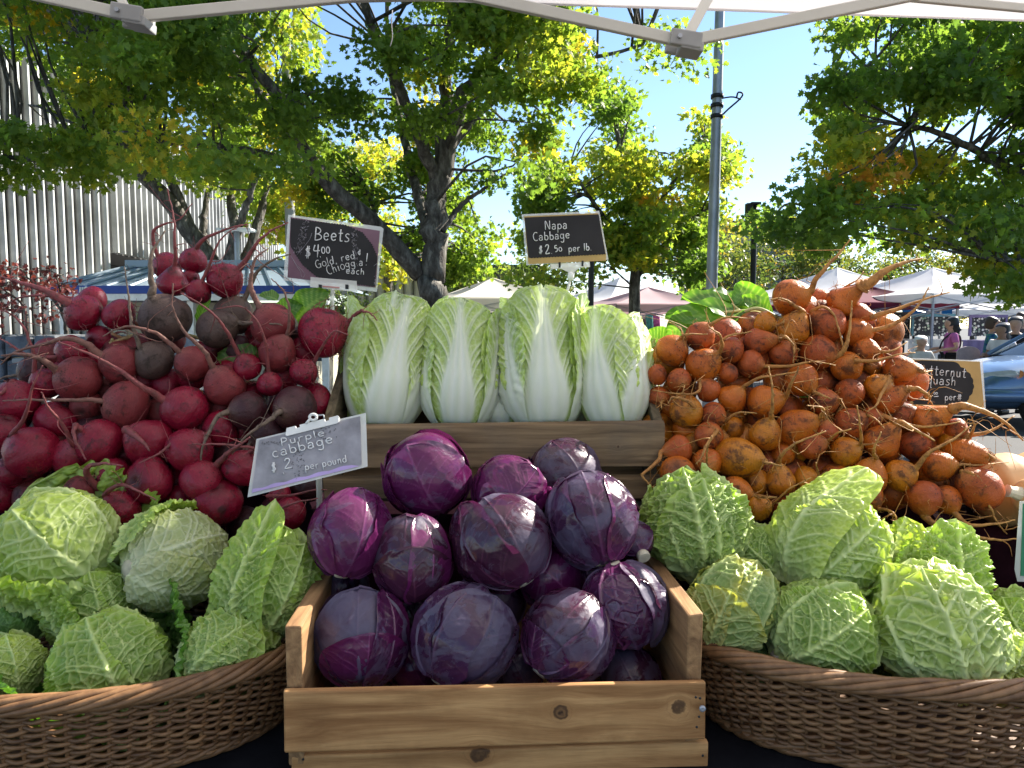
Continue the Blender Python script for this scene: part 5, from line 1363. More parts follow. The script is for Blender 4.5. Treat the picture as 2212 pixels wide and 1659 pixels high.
def savoy(label, tx, ty, rp, Y, stem, toward=.15, mat='savoy', asp=1.0, seed=1, roll=0, hw=1.2, cell=.25, blis=.05, outer=(), curl=.10, th=(.14, 2.2), tint=.5, ruff=.045, cut=False, nsec=6):
    C = P(tx, ty, Y); Rr = px(rp, Y)
    b0 = imdir(C, stem, toward)
    t_ = basis(C)[2]
    fr = nrm(t_ - b0 * b0.dot(t_)); sd = np.cross(fr, b0)
    fr = math.cos(R(roll)) * fr + math.sin(R(roll)) * sd
    sd = np.cross(fr, b0)
    t = thing('savoy_cabbage', C - (0, 0, Rr * .95), label, 'cabbage', 'savoy cabbages in the wicker baskets')
    V, F = ball(C, Rr * .86, b0, asp, seed, lump=seed)
    z0 = np.zeros(len(V))
    link('heart', mesh('heart', V, F, M[mat], dict(vein=z0, edge=z0, tint=z0 + .4, pale=z0)), t)
    for k, (a, of, mt) in enumerate(((20, -.07, mat), (-122, -.03, mat), (0, 0, mat), (118, -.045, mat), (-48, -.03, mat), (58, -.035, mat))):
        f2 = math.cos(R(a)) * fr + math.sin(R(a)) * sd
        V, F, at = cab_leaf(C, Rr, b0, f2, seed * 13 + k, th=th if k == 2 else (.14, 2.95 if k == 0 else 2.45 + .05 * k), hw=hw if k == 2 else (1.45 if k == 0 else 1.0), off=of, curl=curl if k == 2 else (.06 if k > 3 else .03), ruff=ruff, blis=blis * 1.5, cell=cell, asp=asp, n=(132, 132) if k == 2 else (84, 84), tint=tint + (.0, .45, .05, -.4, .5, -.3)[k], nsec=nsec, lump=seed)
        V = in_basket(V)
        link('wrapper_leaf', mesh('wrapper_leaf', V, F, M[mt], at), t)
    for k, o in enumerate(outer):
        a, mt = o.pop('a'), o.pop('mat', 'savoy_dark')
        f2 = math.cos(R(a)) * fr + math.sin(R(a)) * sd
        par = dict(th=(.1, 1.9), hw=1.0, off=.06, curl=.45, cw=.5, ruff=.13, rf=15, blis=.10, cell=.15, asp=asp, n=(110, 110), tint=.5, tipcurl=.2, net=(.35, .2), lump=seed)
        par.update(o)
        V, F, at = cab_leaf(C, Rr, b0, f2, seed * 31 + k, **par)
        V = in_basket(V)
        link('outer_leaf', mesh('outer_leaf', V, F, M[mt], at), t)
    e = C + b0 * Rr * (asp * .97)
    MB().tube([e - b0 * Rr * .12, e + b0 * Rr * .06, e + b0 * Rr * .075], [Rr * .24, Rr * .19, Rr * .10], 16).build('stem', M['stem_cut'], t)
    return t
Z4 = lambda x, y: (x * .4168, 967.7 + y * .4168)
Z6 = lambda x, y: (1330.7 + x * .4168, 967.7 + y * .4168)
# basket beneath the red beets
savoy('big pale savoy cabbage with a dark ruffled outer leaf standing up behind it', *Z4(290, 500), 126, 1.10, 52, .30, 'savoy_pale', 1.0, 2, roll=-4, hw=1.3, cell=.27, blis=.034, curl=.04, outer=[dict(a=165, mat='savoy', th=(.2, 2.5), curl=.45, off=.20, hw=1.15), dict(a=-75, mat='savoy', th=(.1, 1.9), hw=.8, curl=.32)])
savoy('cream savoy cabbage with its cut stalk showing and a torn leaf around its middle', *Z4(905, 570), 103, 1.12, 172, .80, 'savoy_cream', 1.08, 3, roll=-15, hw=.95, cell=.24, blis=.034, curl=.05, ruff=.04, th=(.16, 2.3), outer=[dict(a=62, mat='savoy_cream', th=(.15, 1.7), hw=.72, curl=.10, off=.03, ruff=.05, blis=.03, tipcurl=0), dict(a=-95, mat='savoy', th=(.3, 2.4), hw=.7, curl=.16, off=.04, ruff=.06, tipcurl=.05)])
savoy('savoy cabbage leaning on the pine crate with one tall folded ruffled leaf', *Z4(1415, 690), 100, 1.07, 112, .10, 'savoy', 1.18, 4, roll=22, hw=1.0, cell=.21, outer=[dict(a=-62, mat='savoy', th=(.1, 2.55), hw=.62, curl=.22, cw=.30, off=.05, ruff=.06, rf=16, tipcurl=.28)])
savoy('savoy cabbage with a bold upright midrib nestled in dark crinkled outer leaves', *Z4(575, 1130), 120, .985, 72, .28, 'savoy', 1.0, 5, roll=-4, hw=1.12, cell=.22, blis=.05, th=(.14, 2.4), outer=[dict(a=-98, mat='savoy_dark', th=(.1, 2.2), hw=1.0, curl=.60, off=.16), dict(a=104, mat='savoy_dark', th=(.15, 2.3), hw=.9, curl=.50, off=.14), dict(a=172, mat='savoy_dark', th=(.3, 2.5), hw=1.1, curl=.45, off=.20)])
savoy('green savoy cabbage at the basket end touching the rim beside the pine crate', *Z4(1190, 1080), 100, 1.0, 152, .18, 'savoy', 1.05, 6, roll=-22, hw=1.1, cell=.21, blis=.05)
savoy('savoy cabbage peeking out between the big pale one and the dark crinkled leaves', *Z4(500, 800), 85, 1.08, 80, .1, 'savoy', 1.0, 7, outer=[dict(a=180, mat='savoy', th=(.3, 2.2), hw=.9, curl=.22, off=.08, ruff=.08), dict(a=-60, mat='savoy', th=(.3, 2.1), hw=.7, curl=.25, off=.05)])
savoy('savoy cabbage half out of the picture at the corner of the basket of red roots', *Z4(20, 1130), 75, .975, 80, .2, 'savoy_pale', 1.0, 8, roll=15, cell=.22)
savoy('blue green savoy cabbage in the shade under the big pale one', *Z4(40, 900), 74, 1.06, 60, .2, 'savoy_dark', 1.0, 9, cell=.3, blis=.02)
# basket beneath the golden beets
savoy('blistered savoy cabbage at the back touching a purple cabbage', *Z6(395, 390), 112, 1.16, 75, .05, 'savoy', 1.06, 11, roll=24, hw=1.15, cell=.27, blis=.06, outer=[dict(a=-18, mat='savoy', th=(.9, 2.5), hw=1.0, curl=.05, off=.03, ruff=.05, tipcurl=0, cw=.15)])
savoy('shaded savoy cabbage tucked behind two others in the middle of the back row', *Z6(745, 570), 78, 1.16, 40, .2, 'savoy', 1.0, 12, cell=.2)
savoy('pale savoy cabbage with one leaf folded up into a tall sunlit peak', *Z6(1120, 510), 118, 1.10, 128, .30, 'savoy_pale', 1.02, 13, roll=14, hw=1.15, cell=.25, blis=.045, outer=[dict(a=-58, mat='savoy_pale', th=(.15, 2.7), hw=.78, curl=.12, cw=.25, off=.06, ruff=.05, tipcurl=.42, blis=.035), dict(a=70, mat='savoy', th=(.4, 2.4), hw=.55, curl=.18, off=.04, ruff=.07, cw=.25, tipcurl=.05)])
savoy('small round savoy cabbage with a yellowed leaf edge beside the crate corner', *Z6(600, 820), 97, 1.03, 115, .05, 'savoy_gold', 1.15, 14, roll=-8, hw=1.2, cell=.25, blis=.04, th=(.14, 1.75), curl=.07, ruff=.05)
savoy('savoy cabbage with white ribs fanning out, resting on the basket rim', *Z6(1060, 955), 116, 1.005, 138, .30, 'savoy', 1.02, 15, roll=10, hw=1.25, cell=.22, blis=.05, curl=.05, nsec=7)
savoy('largest savoy cabbage with a thick white midrib standing at the front of the basket', *Z6(1650, 930), 132, .985, 65, .18, 'savoy_pale', 1.12, 16, roll=12, hw=1.25, cell=.27, blis=.05, nsec=8, curl=.06)
savoy('savoy cabbage with bright ruffled edges behind the largest one', *Z6(1640, 640), 98, 1.10, 90, .1, 'savoy', 1.05, 17, outer=[dict(a=30, mat='savoy', th=(.5, 2.5), hw=.75, curl=.16, off=.05, ruff=.08, tipcurl=.1), dict(a=-40, mat='savoy_pale', th=(.3, 2.4), hw=.8, curl=.16, off=.04, ruff=.07, tipcurl=.1)])
savoy('savoy cabbage cut by the edge of the picture below the green card', *Z6(2080, 920), 80, 1.05, 60, .1, 'savoy', 1.0, 18, cell=.2)
savoy('low savoy cabbage squeezed between the largest one and the basket rim', *Z6(1985, 1110), 82, 1.0, 105, .1, 'savoy_pale', 1.1, 19, roll=20, cell=.2)
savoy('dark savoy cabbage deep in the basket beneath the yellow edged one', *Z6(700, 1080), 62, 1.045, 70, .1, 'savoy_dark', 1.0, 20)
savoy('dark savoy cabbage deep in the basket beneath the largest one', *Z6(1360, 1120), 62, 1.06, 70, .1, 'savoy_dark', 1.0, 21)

# --- purple cabbages
def purple_mat(name, c0, c1, vein, bloom_thr):
    m, nt, b = mat0(name, c0, .28, .5)
    co = obj_co(nt)
    nz = noise(nt, co, 11, 5, .6)
    c = mixc(nt, ramp(nt, nz, [(.3, 0.0), (.7, 1.0)]), c1, c0)
    c = mixc(nt, math_(nt, 'MULTIPLY', attr(nt, 'vein'), .75), c, vein)
    c = mixc(nt, math_(nt, 'MULTIPLY', attr(nt, 'pale'), .7), c, (.30, .08, .22))
    bl = noise(nt, co, 16, 6, .68, 1.2)
    msk = ramp(nt, math_(nt, 'ADD', bl, math_(nt, 'MULTIPLY', math_(nt, 'SUBTRACT', attr(nt, 'tint'), .5), .35)), [(bloom_thr - .04, 0.0), (bloom_thr + .03, .55), (bloom_thr + .16, 1.0)])
    c = mixc(nt, math_(nt, 'MULTIPLY', msk, .62), c, (.095, .090, .150))
    nt.links.new(c, b.inputs['Base Color'])
    nt.links.new(math_(nt, 'ADD', math_(nt, 'MULTIPLY', msk, .38), .20), b.inputs['Roughness'])
    bump(nt, b, math_(nt, 'ADD', noise(nt, co, 120, 4, .6), math_(nt, 'MULTIPLY', noise(nt, co, 26, 4), 1.6)), .16, .003)
    add_trans(m, (.35, .05, .22), .07)
    return m
M['purple'] = purple_mat('purple_leaf', (.062, .008, .048), (.030, .006, .028), (.15, .040, .115), .56)
M['magenta'] = purple_mat('magenta_leaf', (.112, .009, .072), (.055, .007, .042), (.21, .05, .15), .68)
M['plum'] = purple_mat('plum_leaf', (.050, .009, .030), (.026, .007, .020), (.115, .030, .068), .58)
M['bloom'] = purple_mat('bloomy_leaf', (.046, .012, .046), (.024, .008, .028), (.105, .05, .105), .46)
Z5 = lambda x, y: (587.6 + x * .4687, 881.4 + y * .4687)
def purple(label, zx, zy, zr, Y, stem, toward, seed, mats, roll=0, asp=1.0, extra=(), hw=1.25, stemcut=False):
    tx, ty = Z5(zx, zy)
    C = P(tx, ty, Y); Rr = px(zr * .4687, Y)
    b0 = imdir(C, stem, toward); t_ = basis(C)[2]
    fr = nrm(t_ - b0 * b0.dot(t_)); sd = np.cross(fr, b0)
    fr = math.cos(R(roll)) * fr + math.sin(R(roll)) * sd; sd = np.cross(fr, b0)
    t = thing('purple_cabbage', C - (0, 0, Rr), label, 'cabbage', 'purple cabbages in the pine crate')
    V, F = ball(C, Rr * .96, b0, asp, seed, .012, lump=seed)
    z0 = np.zeros(len(V))
    link('heart', mesh('heart', V, F, M[mats[0]], dict(vein=z0, tint=z0 + .5, pale=z0)), t)
    lv = [dict(a=150, off=-.012, hw=1.2), dict(a=-115, off=.0, hw=1.1), dict(a=0, off=.012, hw=hw)] + [dict(e) for e in extra]
    for k, o in enumerate(lv):
        a = o.pop('a'); mt = o.pop('mat', mats[k % len(mats)])
        f2 = math.cos(R(a)) * fr + math.sin(R(a)) * sd
        par = dict(th=(.10, 2.6), hw=1.0, off=.03, curl=.055, cw=.11, ruff=.014, rf=6, blis=.010, cell=.34, asp=asp, n=(90, 90), tint=.5 + .25 * ((k * 37) % 5 - 2) / 2, nsec=6, vw=.42, jag=.12, midk=1.6, net=(.22, .07), lump=seed)
        par.update(o)
        V, F, at = cab_leaf(C, Rr, b0, f2, seed * 17 + k, **par)
        at['vein'] = np.clip(at['vein'] * 1.0, 0, 1) * np.where(at['vein'] < .5, .55, 1)
        at['pale'] = at['pale'] * .35
        at.pop('edge')
        link('wrapper_leaf', mesh('wrapper_leaf', V, F, M[mt], at), t)
    e = C + b0 * Rr * asp * .97
    if stemcut:
        MB().tube([e - b0 * Rr * .1, e + b0 * Rr * .12, e + b0 * Rr * .34, e + b0 * Rr * .345], [Rr * .26, Rr * .34, Rr * .33, Rr * .30], 18).build('stem', M['stem_cut'], t, False, .001)
    else:
        MB().tube([e - b0 * Rr * .1, e + b0 * Rr * .04, e + b0 * Rr * .05], [Rr * .22, Rr * .17, Rr * .1], 18).build('stem', M['stem_cut'], t)
    return t
purple('smooth magenta cabbage on top of the heap against the old grey crate', 720, 302, 198, 1.150, 62, -.25, 1, ('magenta', 'magenta', 'magenta'), -12, 1.0, [dict(a=-75, th=(.3, 2.3), hw=.7, mat='magenta')])
purple('broad magenta cabbage resting on the side board nearest the Purple Cabbage sign', 352, 572, 186, 1.065, 100, .3, 2, ('purple', 'magenta', 'magenta'), 20, 1.12, [dict(a=60, th=(.2, 2.5), hw=.8, mat='magenta')])
purple('reddish purple cabbage with a pale shine below the topmost magenta one', 648, 690, 182, 1.055, 88, .1, 3, ('magenta', 'purple', 'plum'), -10, 1.12, [dict(a=10, th=(.15, 1.7), hw=1.2, mat='plum', off=.035), dict(a=40, th=(.1, 2.6), hw=.6, mat='magenta', off=.02)])
purple('large dusky plum cabbage with a leaf tip sticking out in the centre of the heap', 1058, 618, 218, 1.060, 58, .2, 4, ('purple', 'plum', 'plum'), 14, 1.02, [dict(a=-55, th=(.3, 2.7), hw=.8, mat='plum', tipcurl=.10)])
purple('cabbage with torn glowing pink leaves behind the large plum one', 1098, 385, 165, 1.140, 130, .2, 5, ('magenta', 'purple', 'magenta'), -20, 1.0, [dict(a=30, th=(.6, 2.3), hw=.75, mat='magenta', curl=.16, cw=.25, ruff=.05, off=.05), dict(a=80, th=(.4, 2.2), hw=.6, mat='magenta', curl=.2, cw=.25, ruff=.06, off=.03)])
purple('dark purple cabbage at the back of the crate in the shade', 1335, 315, 178, 1.205, 60, .1, 6, ('plum', 'purple', 'plum'), 25, 1.0)
purple('bluish cabbage with a bold pink midrib and a folded back leaf at the back corner', 1470, 512, 206, 1.085, 74, .25, 7, ('purple', 'bloom', 'purple'), 6, 1.05, [dict(a=-62, th=(.25, 2.6), hw=.72, mat='bloom', off=.045, curl=.04), dict(a=55, th=(.3, 2.4), hw=.6, mat='magenta', off=.0)])
purple('glossy cabbage with pale crumpled folds leaning on the sunlit side board', 1632, 905, 200, 1.030, -110, .15, 8, ('purple', 'plum', 'purple'), 10, 1.0, [dict(a=20, th=(.1, 2.4), hw=.9, mat='purple', curl=.05, off=.02, blis=.05), dict(a=-70, th=(.3, 2.8), hw=.6, mat='bloom')])
purple('bloom covered cabbage at the front corner of the crate with a magenta lower half', 418, 1045, 216, .995, 90, .1, 9, ('bloom', 'bloom', 'bloom'), -6, 1.03, [dict(a=12, th=(.05, 1.5), hw=1.0, mat='magenta', off=.02), dict(a=48, th=(.2, 2.4), hw=.5, mat='purple', off=.03)])
purple('slate blue bloomy cabbage in the middle of the front row', 888, 1052, 238, .985, 120, .1, 10, ('bloom', 'bloom', 'bloom'), 18, 1.0, [dict(a=-45, th=(.3, 2.75), hw=.75, mat='bloom', off=.03), dict(a=60, th=(.2, 2.2), hw=.6, mat='bloom', off=.02)])
purple('cabbage with an upright leaf seam and a sunlit glossy side in the front row', 1362, 1052, 208, .985, 128, .2, 11, ('bloom', 'plum', 'plum'), -14, 1.05, [dict(a=58, th=(.2, 2.6), hw=.62, mat='bloom', off=.035), dict(a=-30, th=(.2, 1.2), hw=.9, mat='purple', off=.02)])
purple('very dark cabbage low in the crate corner behind the front slat', 1650, 1235, 140, 1.02, 60, .1, 12, ('plum', 'plum', 'plum'), 0)
purple('purple cabbage mostly hidden below the large plum one', 1290, 775, 165, 1.115, 40, .1, 13, ('purple', 'purple', 'magenta'), 0)
purple('small cabbage with a pale sawn stalk wedged against the savoy basket', 1672, 610, 90, 1.115, 60, .85, 14, ('plum', 'purple', 'purple'), 0, 1.0, (), 1.2, True)
purple('violet cabbage low between the slate blue one and the seamed one', 1130, 1205, 125, 1.045, 60, .1, 21, ('purple', 'plum', 'purple'), 0)
purple('deep violet cabbage low between the two bloomy front ones', 650, 1185, 135, 1.05, 60, .1, 15, ('purple', 'purple', 'magenta'), 0)
purple('violet cabbage seen through the gap between the two front slats', 800, 1485, 150, .985, 60, .3, 16, ('purple', 'magenta', 'magenta'), 0)
purple('hidden purple cabbage under the middle of the heap', 640, 930, 170, 1.14, 60, .1, 17, ('plum', 'purple', 'purple'), 0)

purple('purple cabbage in the shadows below the broad magenta one', 300, 830, 150, 1.13, 60, .1, 18, ('plum', 'purple', 'purple'), 0)
purple('purple cabbage in the shadows at the middle of the crate floor', 1010, 880, 160, 1.14, 60, .1, 19, ('plum', 'plum', 'purple'), 0)
purple('purple cabbage in the shadows behind the glossy crumpled one', 1480, 850, 150, 1.13, 60, .1, 20, ('plum', 'plum', 'purple'), 0)
# --- napa cabbages
def napa_mat(name, blade, blade2, edge):
    m, nt, b = mat0(name, blade, .38, .45)
    co = obj_co(nt)
    nz = noise(nt, co, 22, 5, .6)
    c = mixc(nt, ramp(nt, nz, [(.3, 0.0), (.7, 1.0)]), blade2, blade)
    c = mixc(nt, attr(nt, 'edge'), c, edge)
    wv = mixc(nt, noise(nt, obj_co(nt, (60, 60, 6)), 2.0, 4), (.76, .79, .68), (.88, .89, .84))
    c = mixc(nt, attr(nt, 'vein'), c, (.76, .82, .60))
    c = mixc(nt, attr(nt, 'rib'), c, wv)
    nt.links.new(c, b.inputs['Base Color'])
    bump(nt, b, noise(nt, co, 130, 4, .6), .2, .002)
    add_trans(m, mixc(nt, 1.0, c, (1.15, 1.2, .85), 'MULTIPLY'), .24)
    return m
M['napa'] = napa_mat('napa_leaf', (.50, .61, .17), (.35, .49, .10), (.46, .60, .11))
M['napa_deep'] = napa_mat('napa_leaf_deep', (.42, .56, .13), (.30, .45, .08), (.40, .57, .08))
def napa_leaf(base, ax, fr, L, rad, seed, hw=1.15, off=0., flare=.12, frill=.03, ribw=.62, top=1.0, lean=0., n=(120, 110), bl=.035, fold=0.):
    """a wrapping leaf of a tall head: ax up along the head, fr the way the leaf faces"""
    sd = np.cross(fr, ax)
    nu, nv = n
    s, t = np.meshgrid(np.linspace(0, 1, nu), np.linspace(-1, 1, nv), indexing='ij'); s, t = s.ravel(), t.ravel()
    prof = np.where(s < .38, .60 + .40 * (1 - (1 - s / .38) ** 2) ** .8, 1.0) - .20 * np.clip((s - .66) / .34, 0, 1) ** 2.6
    tipw = np.sqrt(np.clip(1 - np.clip((s - .62) / .38, 0, 1) ** 3.0, 0, 1))
    wd = hw * np.interp(s, [0, .1, .3, .55, .75, 1], [.62, .78, .92, 1.0, 1.0, .9]) * np.maximum(tipw, .06) * (1 + .05 * wob(s * 13, np.sign(t) * 2, seed))
    ph = t * wd
    hgt = s * top * (1 + .025 * wob(t * 5, s * 0, seed + 1))
    de = np.minimum((1 - np.abs(t)) * wd * .9, (1 - s) * 2.0)
    E = np.exp(-(de / .20) ** 1.4) * np.clip(s * 4 - .3, 0, 1)
    rw = ribw * np.interp(s, [0, .15, .35, .55, .72, .88, 1], [1.1, 1.0, .70, .44, .27, .13, .05])
    rib = 1 / (1 + np.exp((np.abs(ph) - rw + .03 * wob(s * 9, ph * 3, seed + 2)) / .035))
    strip = rib * (.5 + .5 * np.cos(ph / np.maximum(rw, .08) * 11 + .5 * wob(s * 5, ph, seed)))
    vein = np.zeros_like(s); ap = np.abs(ph)
    for sg_ in (-1, 1):
        side = np.sign(ph + 1e-9) == sg_
        for k in range(11):
            s0 = .10 + .078 * (k + (.2 if sg_ > 0 else .6) + .35 * math.sin(k * 1.9 + seed * 2.1 + sg_))
            w0 = ribw * np.interp(s0, [0, .15, .35, .55, .72, .88, 1], [1.1, 1.0, .70, .44, .27, .13, .05])
            x_ = np.clip(ap - w0 * .85, 0, None)
            line = s0 + .46 * x_ ** .62 - .05 * x_ ** 2 + .024 * wob(ap * 8, ap * 0 + k, seed + 4)
            vein = np.maximum(vein, side * (ap > w0 * .8) * np.exp(-((s - line) / (.017 * np.exp(-x_ * 1.7) + .0032)) ** 2) * np.exp(-x_ * .7))
    q = np.stack([ph + .03 * wob(ph * 9, s * 20, seed + 5), s * 2.6], 1)
    d1, cid = cells(q, .15, seed + 7); d2, c2 = cells(q, .065, seed + 8)
    t1 = np.exp(-(d1 / .011) ** 2) * .5; t2 = np.exp(-(d2 / .005) ** 2) * .25
    bladef = (1 - rib)
    rel = bladef * (bl * (np.clip(d1 / .05, 0, 1) * (cid - .3) + .4 * np.clip(d2 / .02, 0, 1) * (c2 - .5)) + .045 * vein) + rib * (.030 + .016 * strip)
    ru = frill * E * (wob(ph * 9, s * 26, seed + 10, 5) + .8 * wob(ph * 21, s * 55, seed + 11, 5))
    rr = prof * (1 + off + rel * 1.2 + ru + flare * E * .5 + .02 * wob(ph * 2, s * 5, seed + 12)) + flare * np.clip((s - .82) / .18, 0, 1) ** 2 * .5
    hgt = hgt - fold * np.clip((s - .86) / .14, 0, 1) ** 2
    d = np.cos(ph)[:, None] * fr + np.sin(ph)[:, None] * sd
    V = base + ax * (L * hgt)[:, None] + rad * rr[:, None] * d + sd * (lean * L * s ** 2)[:, None]
    return V, grid_faces(nu, nv), dict(vein=np.clip(np.maximum.reduce([vein, t1 * bladef, t2 * bladef]), 0, 1), rib=np.clip(rib * (1 - .15 * strip), 0, 1), edge=E)
def napa(label, tx, ty_top, ty_bot, wpx, Y, seed, lean_deg=0, turn=0, lean=0., extra=(), flare=.12, mat='napa', ribw=.62, hw=1.2):
    base = P(tx, ty_bot, Y); L = px(ty_bot - ty_top, Y); rad = px(wpx / 2, Y)
    r_, u_, t_ = basis(base)
    ax = nrm(A(math.sin(R(lean_deg)), .28, math.cos(R(lean_deg))))
    fr = nrm(t_ - ax * ax.dot(t_)); sd = np.cross(fr, ax)
    fr = math.cos(R(turn)) * fr + math.sin(R(turn)) * sd; sd = np.cross(fr, ax)
    t = thing('napa_cabbage', base, label, 'cabbage', 'napa cabbages standing in the old crate')
    specs = [dict(a=180, off=-.05, hw=1.3), dict(a=100, off=-.05, hw=1.2, top=1.0), dict(a=-100, off=-.04, hw=1.2, top=.98), dict(a=150, off=-.3, hw=1.4, top=1.03, flare=.3), dict(a=-140, off=-.42, hw=1.4, top=1.01, flare=.3), dict(a=20, off=-.14, hw=1.2, top=1.02, flare=.2), dict(a=0, off=0., hw=hw)] + [dict(e) for e in extra]
    for k, o in enumerate(specs):
        a = o.pop('a'); mt = o.pop('mat', mat)
        f2 = math.cos(R(a)) * fr + math.sin(R(a)) * sd
        par = dict(flare=flare, frill=.055, ribw=ribw, lean=lean, n=(120, 120) if a == 0 else (70, 64)); par.update(o)
        V, F, at = napa_leaf(base, ax, f2, L, rad, seed * 19 + k, **par)
        link('wrapper_leaf', mesh('wrapper_leaf', V, F, M[mt], at), t)
    V, F = ball(base + ax * L * .05, rad * .42, ax, .4, seed, .03)
    z = np.zeros(len(V)); link('butt', mesh('butt', V, F, M[mat], dict(vein=z, rib=z + .9, edge=z)), t)
    e = base - ax * L * .012
    MB().tube([e + ax * .01, e, e - ax * .0015], [rad * .42, rad * .40, rad * .2], 20).build('cut_stem', M['stem_cut'], t)
    return t
napa('napa cabbage nearest the red beets with its white rib leaning towards the others', 824, 645, 922, 176, 1.365, 1, 1, -8, -.12, flare=.20, extra=[dict(a=-58, off=.02, hw=.65, top=.93, flare=.2, frill=.05)])
napa('upright napa cabbage second from the red beets with a crinkled outer leaf', 990, 655, 920, 168, 1.365, 2, 3, 4, .03, flare=.2, ribw=.52, extra=[dict(a=-66, off=.03, hw=.55, top=.97, flare=.22, frill=.05, mat='napa_deep'), dict(a=64, off=.03, hw=.5, top=.8, flare=.2, frill=.06, mat='napa_deep')])
napa('tallest napa cabbage with a broad white rib fanning into bold veins below its sign', 1178, 632, 918, 178, 1.355, 3, -2, -4, 0, flare=.28, ribw=.66, hw=1.3, extra=[dict(a=-68, off=.05, hw=.62, top=.99, flare=.4, frill=.07, mat='napa_deep'), dict(a=60, off=.03, hw=.6, top=.84, flare=.26, frill=.08, mat='napa_deep')])
napa('sunlit napa cabbage nearest the golden beets with its cut base facing out', 1330, 668, 920, 162, 1.345, 4, -4, 24, -.05, flare=.14, ribw=.62, extra=[dict(a=-70, off=.03, hw=.7, top=.92, flare=.14, frill=.05)])
napa('small napa cabbage tucked low between the second and the tallest ones', 1088, 830, 925, 110, 1.40, 5, 0, 20, 0)
napa('napa cabbage at the back showing a frilly edge by the golden beets', 1385, 720, 930, 70, 1.43, 6, 4, 30, 0, mat='napa_deep')
napa('yellowing napa cabbage behind the one nearest the red beets', 768, 760, 930, 80, 1.43, 7, -2, -20, 0)
napa('napa cabbage at the back between the tallest and the sunlit ones', 1262, 690, 930, 90, 1.45, 8, 0, 10, 0)
# ------------------------------------------------------------------ beets
def beet_mat(name, skin, skin2, dirt, root, dirty=.5, rough=.45):
    m, nt, b = mat0(name, skin, rough, .34)
    co = obj_co(nt)
    n1 = noise(nt, co, 26, 6, .65, .6); n2 = noise(nt, co, 85, 5, .7); n3 = noise(nt, co, 14, 4, .55)
    c = mixc(nt, ramp(nt, n3, [(.35, 0.0), (.65, 1.0)]), skin, skin2)
    ax = attr(nt, 'ax')
    c = mixc(nt, ramp(nt, ax, [(.0, 1.0), (.22, 0.0)]), c, dirt)
    c = mixc(nt, ramp(nt, ax, [(.74, 0.0), (1.0, .9)]), c, root)
    rings = ND(nt, 'TexWave', {'Vector': ND(nt, 'CombineXYZ', {0: ax}).outputs[0], 'Scale': 9.0, 'Distortion': 3.0, 'Detail': 3.0}).outputs['Fac']
    c = mixc(nt, math_(nt, 'MULTIPLY', ramp(nt, rings, [(.0, .5), (.3, 0.0)]), ramp(nt, n2, [(.4, 0.0), (.65, .8)])), c, dirt)
    msk = ramp(nt, math_(nt, 'ADD', n1, math_(nt, 'MULTIPLY', math_(nt, 'SUBTRACT', n2, .5), .55)), [(.62 - .16 * dirty, 0.0), (.72 - .12 * dirty, .85)])
    c = mixc(nt, msk, c, dirt)
    sp = ND(nt, 'TexVoronoi', {'Vector': co, 'Scale': 170.0}).outputs['Distance']
    sp = math_(nt, 'MULTIPLY', math_(nt, 'LESS_THAN', sp, .22), ramp(nt, n3, [(.45, 0.0), (.6, .85)]))
    c = mixc(nt, sp, c, tuple(q * .6 for q in dirt))
    c = mixc(nt, math_(nt, 'MULTIPLY', ramp(nt, n2, [(.35, 1.0), (.6, 0.0)]), .45), c, tuple(q * .45 for q in skin))
    nt.links.new(c, b.inputs['Base Color'])
    nt.links.new(math_(nt, 'ADD', math_(nt, 'MULTIPLY', msk, .35), rough - .1), b.inputs['Roughness'])
    bump(nt, b, math_(nt, 'ADD', n2, math_(nt, 'MULTIPLY', n1, .8)), .6, .004)
    return m
M['beet_red'] = beet_mat('red_beet_skin', (.20, .005, .022), (.28, .010, .034), (.026, .008, .008), (.24, .05, .06), .32, .36)
M['beet_pink'] = beet_mat('dusty_pink_beet_skin', (.19, .024, .028), (.25, .034, .038), (.028, .013, .010), (.24, .085, .07), .55, .6)
M['beet_grey'] = beet_mat('grey_brown_beet_skin', (.105, .066, .052), (.070, .038, .036), (.026, .017, .012), (.16, .11, .08), .6, .62)
M['beet_dusk'] = beet_mat('dusky_purple_beet_skin', (.062, .013, .018), (.040, .012, .016), (.020, .010, .009), (.15, .09, .07), .5, .5)
M['gold_orange'] = beet_mat('orange_beet_skin', (.53, .135, .008), (.40, .078, .008), (.062, .020, .008), (.48, .19, .03), .62, .48)
M['gold_yellow'] = beet_mat('yellow_beet_skin', (.53, .190, .008), (.43, .110, .008), (.070, .023, .008), (.50, .24, .04), .70, .42)
M['gold_rosy'] = beet_mat('rosy_beet_skin', (.43, .086, .010), (.31, .052, .010), (.055, .018, .010), (.44, .17, .04), .68, .55)
def root_mat(name, c0, c1, dirt, tr):
    m, nt, b = mat0(name, c0, .6, .3)
    co = obj_co(nt)
    c = mixc(nt, attr(nt, 'ax'), c0, c1)
    c = mixc(nt, ramp(nt, noise(nt, co, 90, 5, .7), [(.45, 0.0), (.65, .8)]), c, dirt)
    nt.links.new(c, b.inputs['Base Color'])
    bump(nt, b, noise(nt, co, 180, 4), .4, .002)
    add_trans(m, tr, .12)
    return m
M['root_red'] = root_mat('red_root', (.26, .045, .05), (.30, .10, .10), (.10, .05, .04), (.5, .08, .1))
M['root_pink'] = root_mat('dusty_root', (.25, .10, .08), (.27, .15, .12), (.10, .06, .045), (.4, .15, .12))
M['root_grey'] = root_mat('grey_root', (.17, .12, .09), (.22, .16, .12), (.07, .05, .035), (.3, .2, .15))
M['root_gold'] = root_mat('golden_root', (.42, .16, .035), (.52, .30, .10), (.14, .06, .02), (.7, .35, .08))
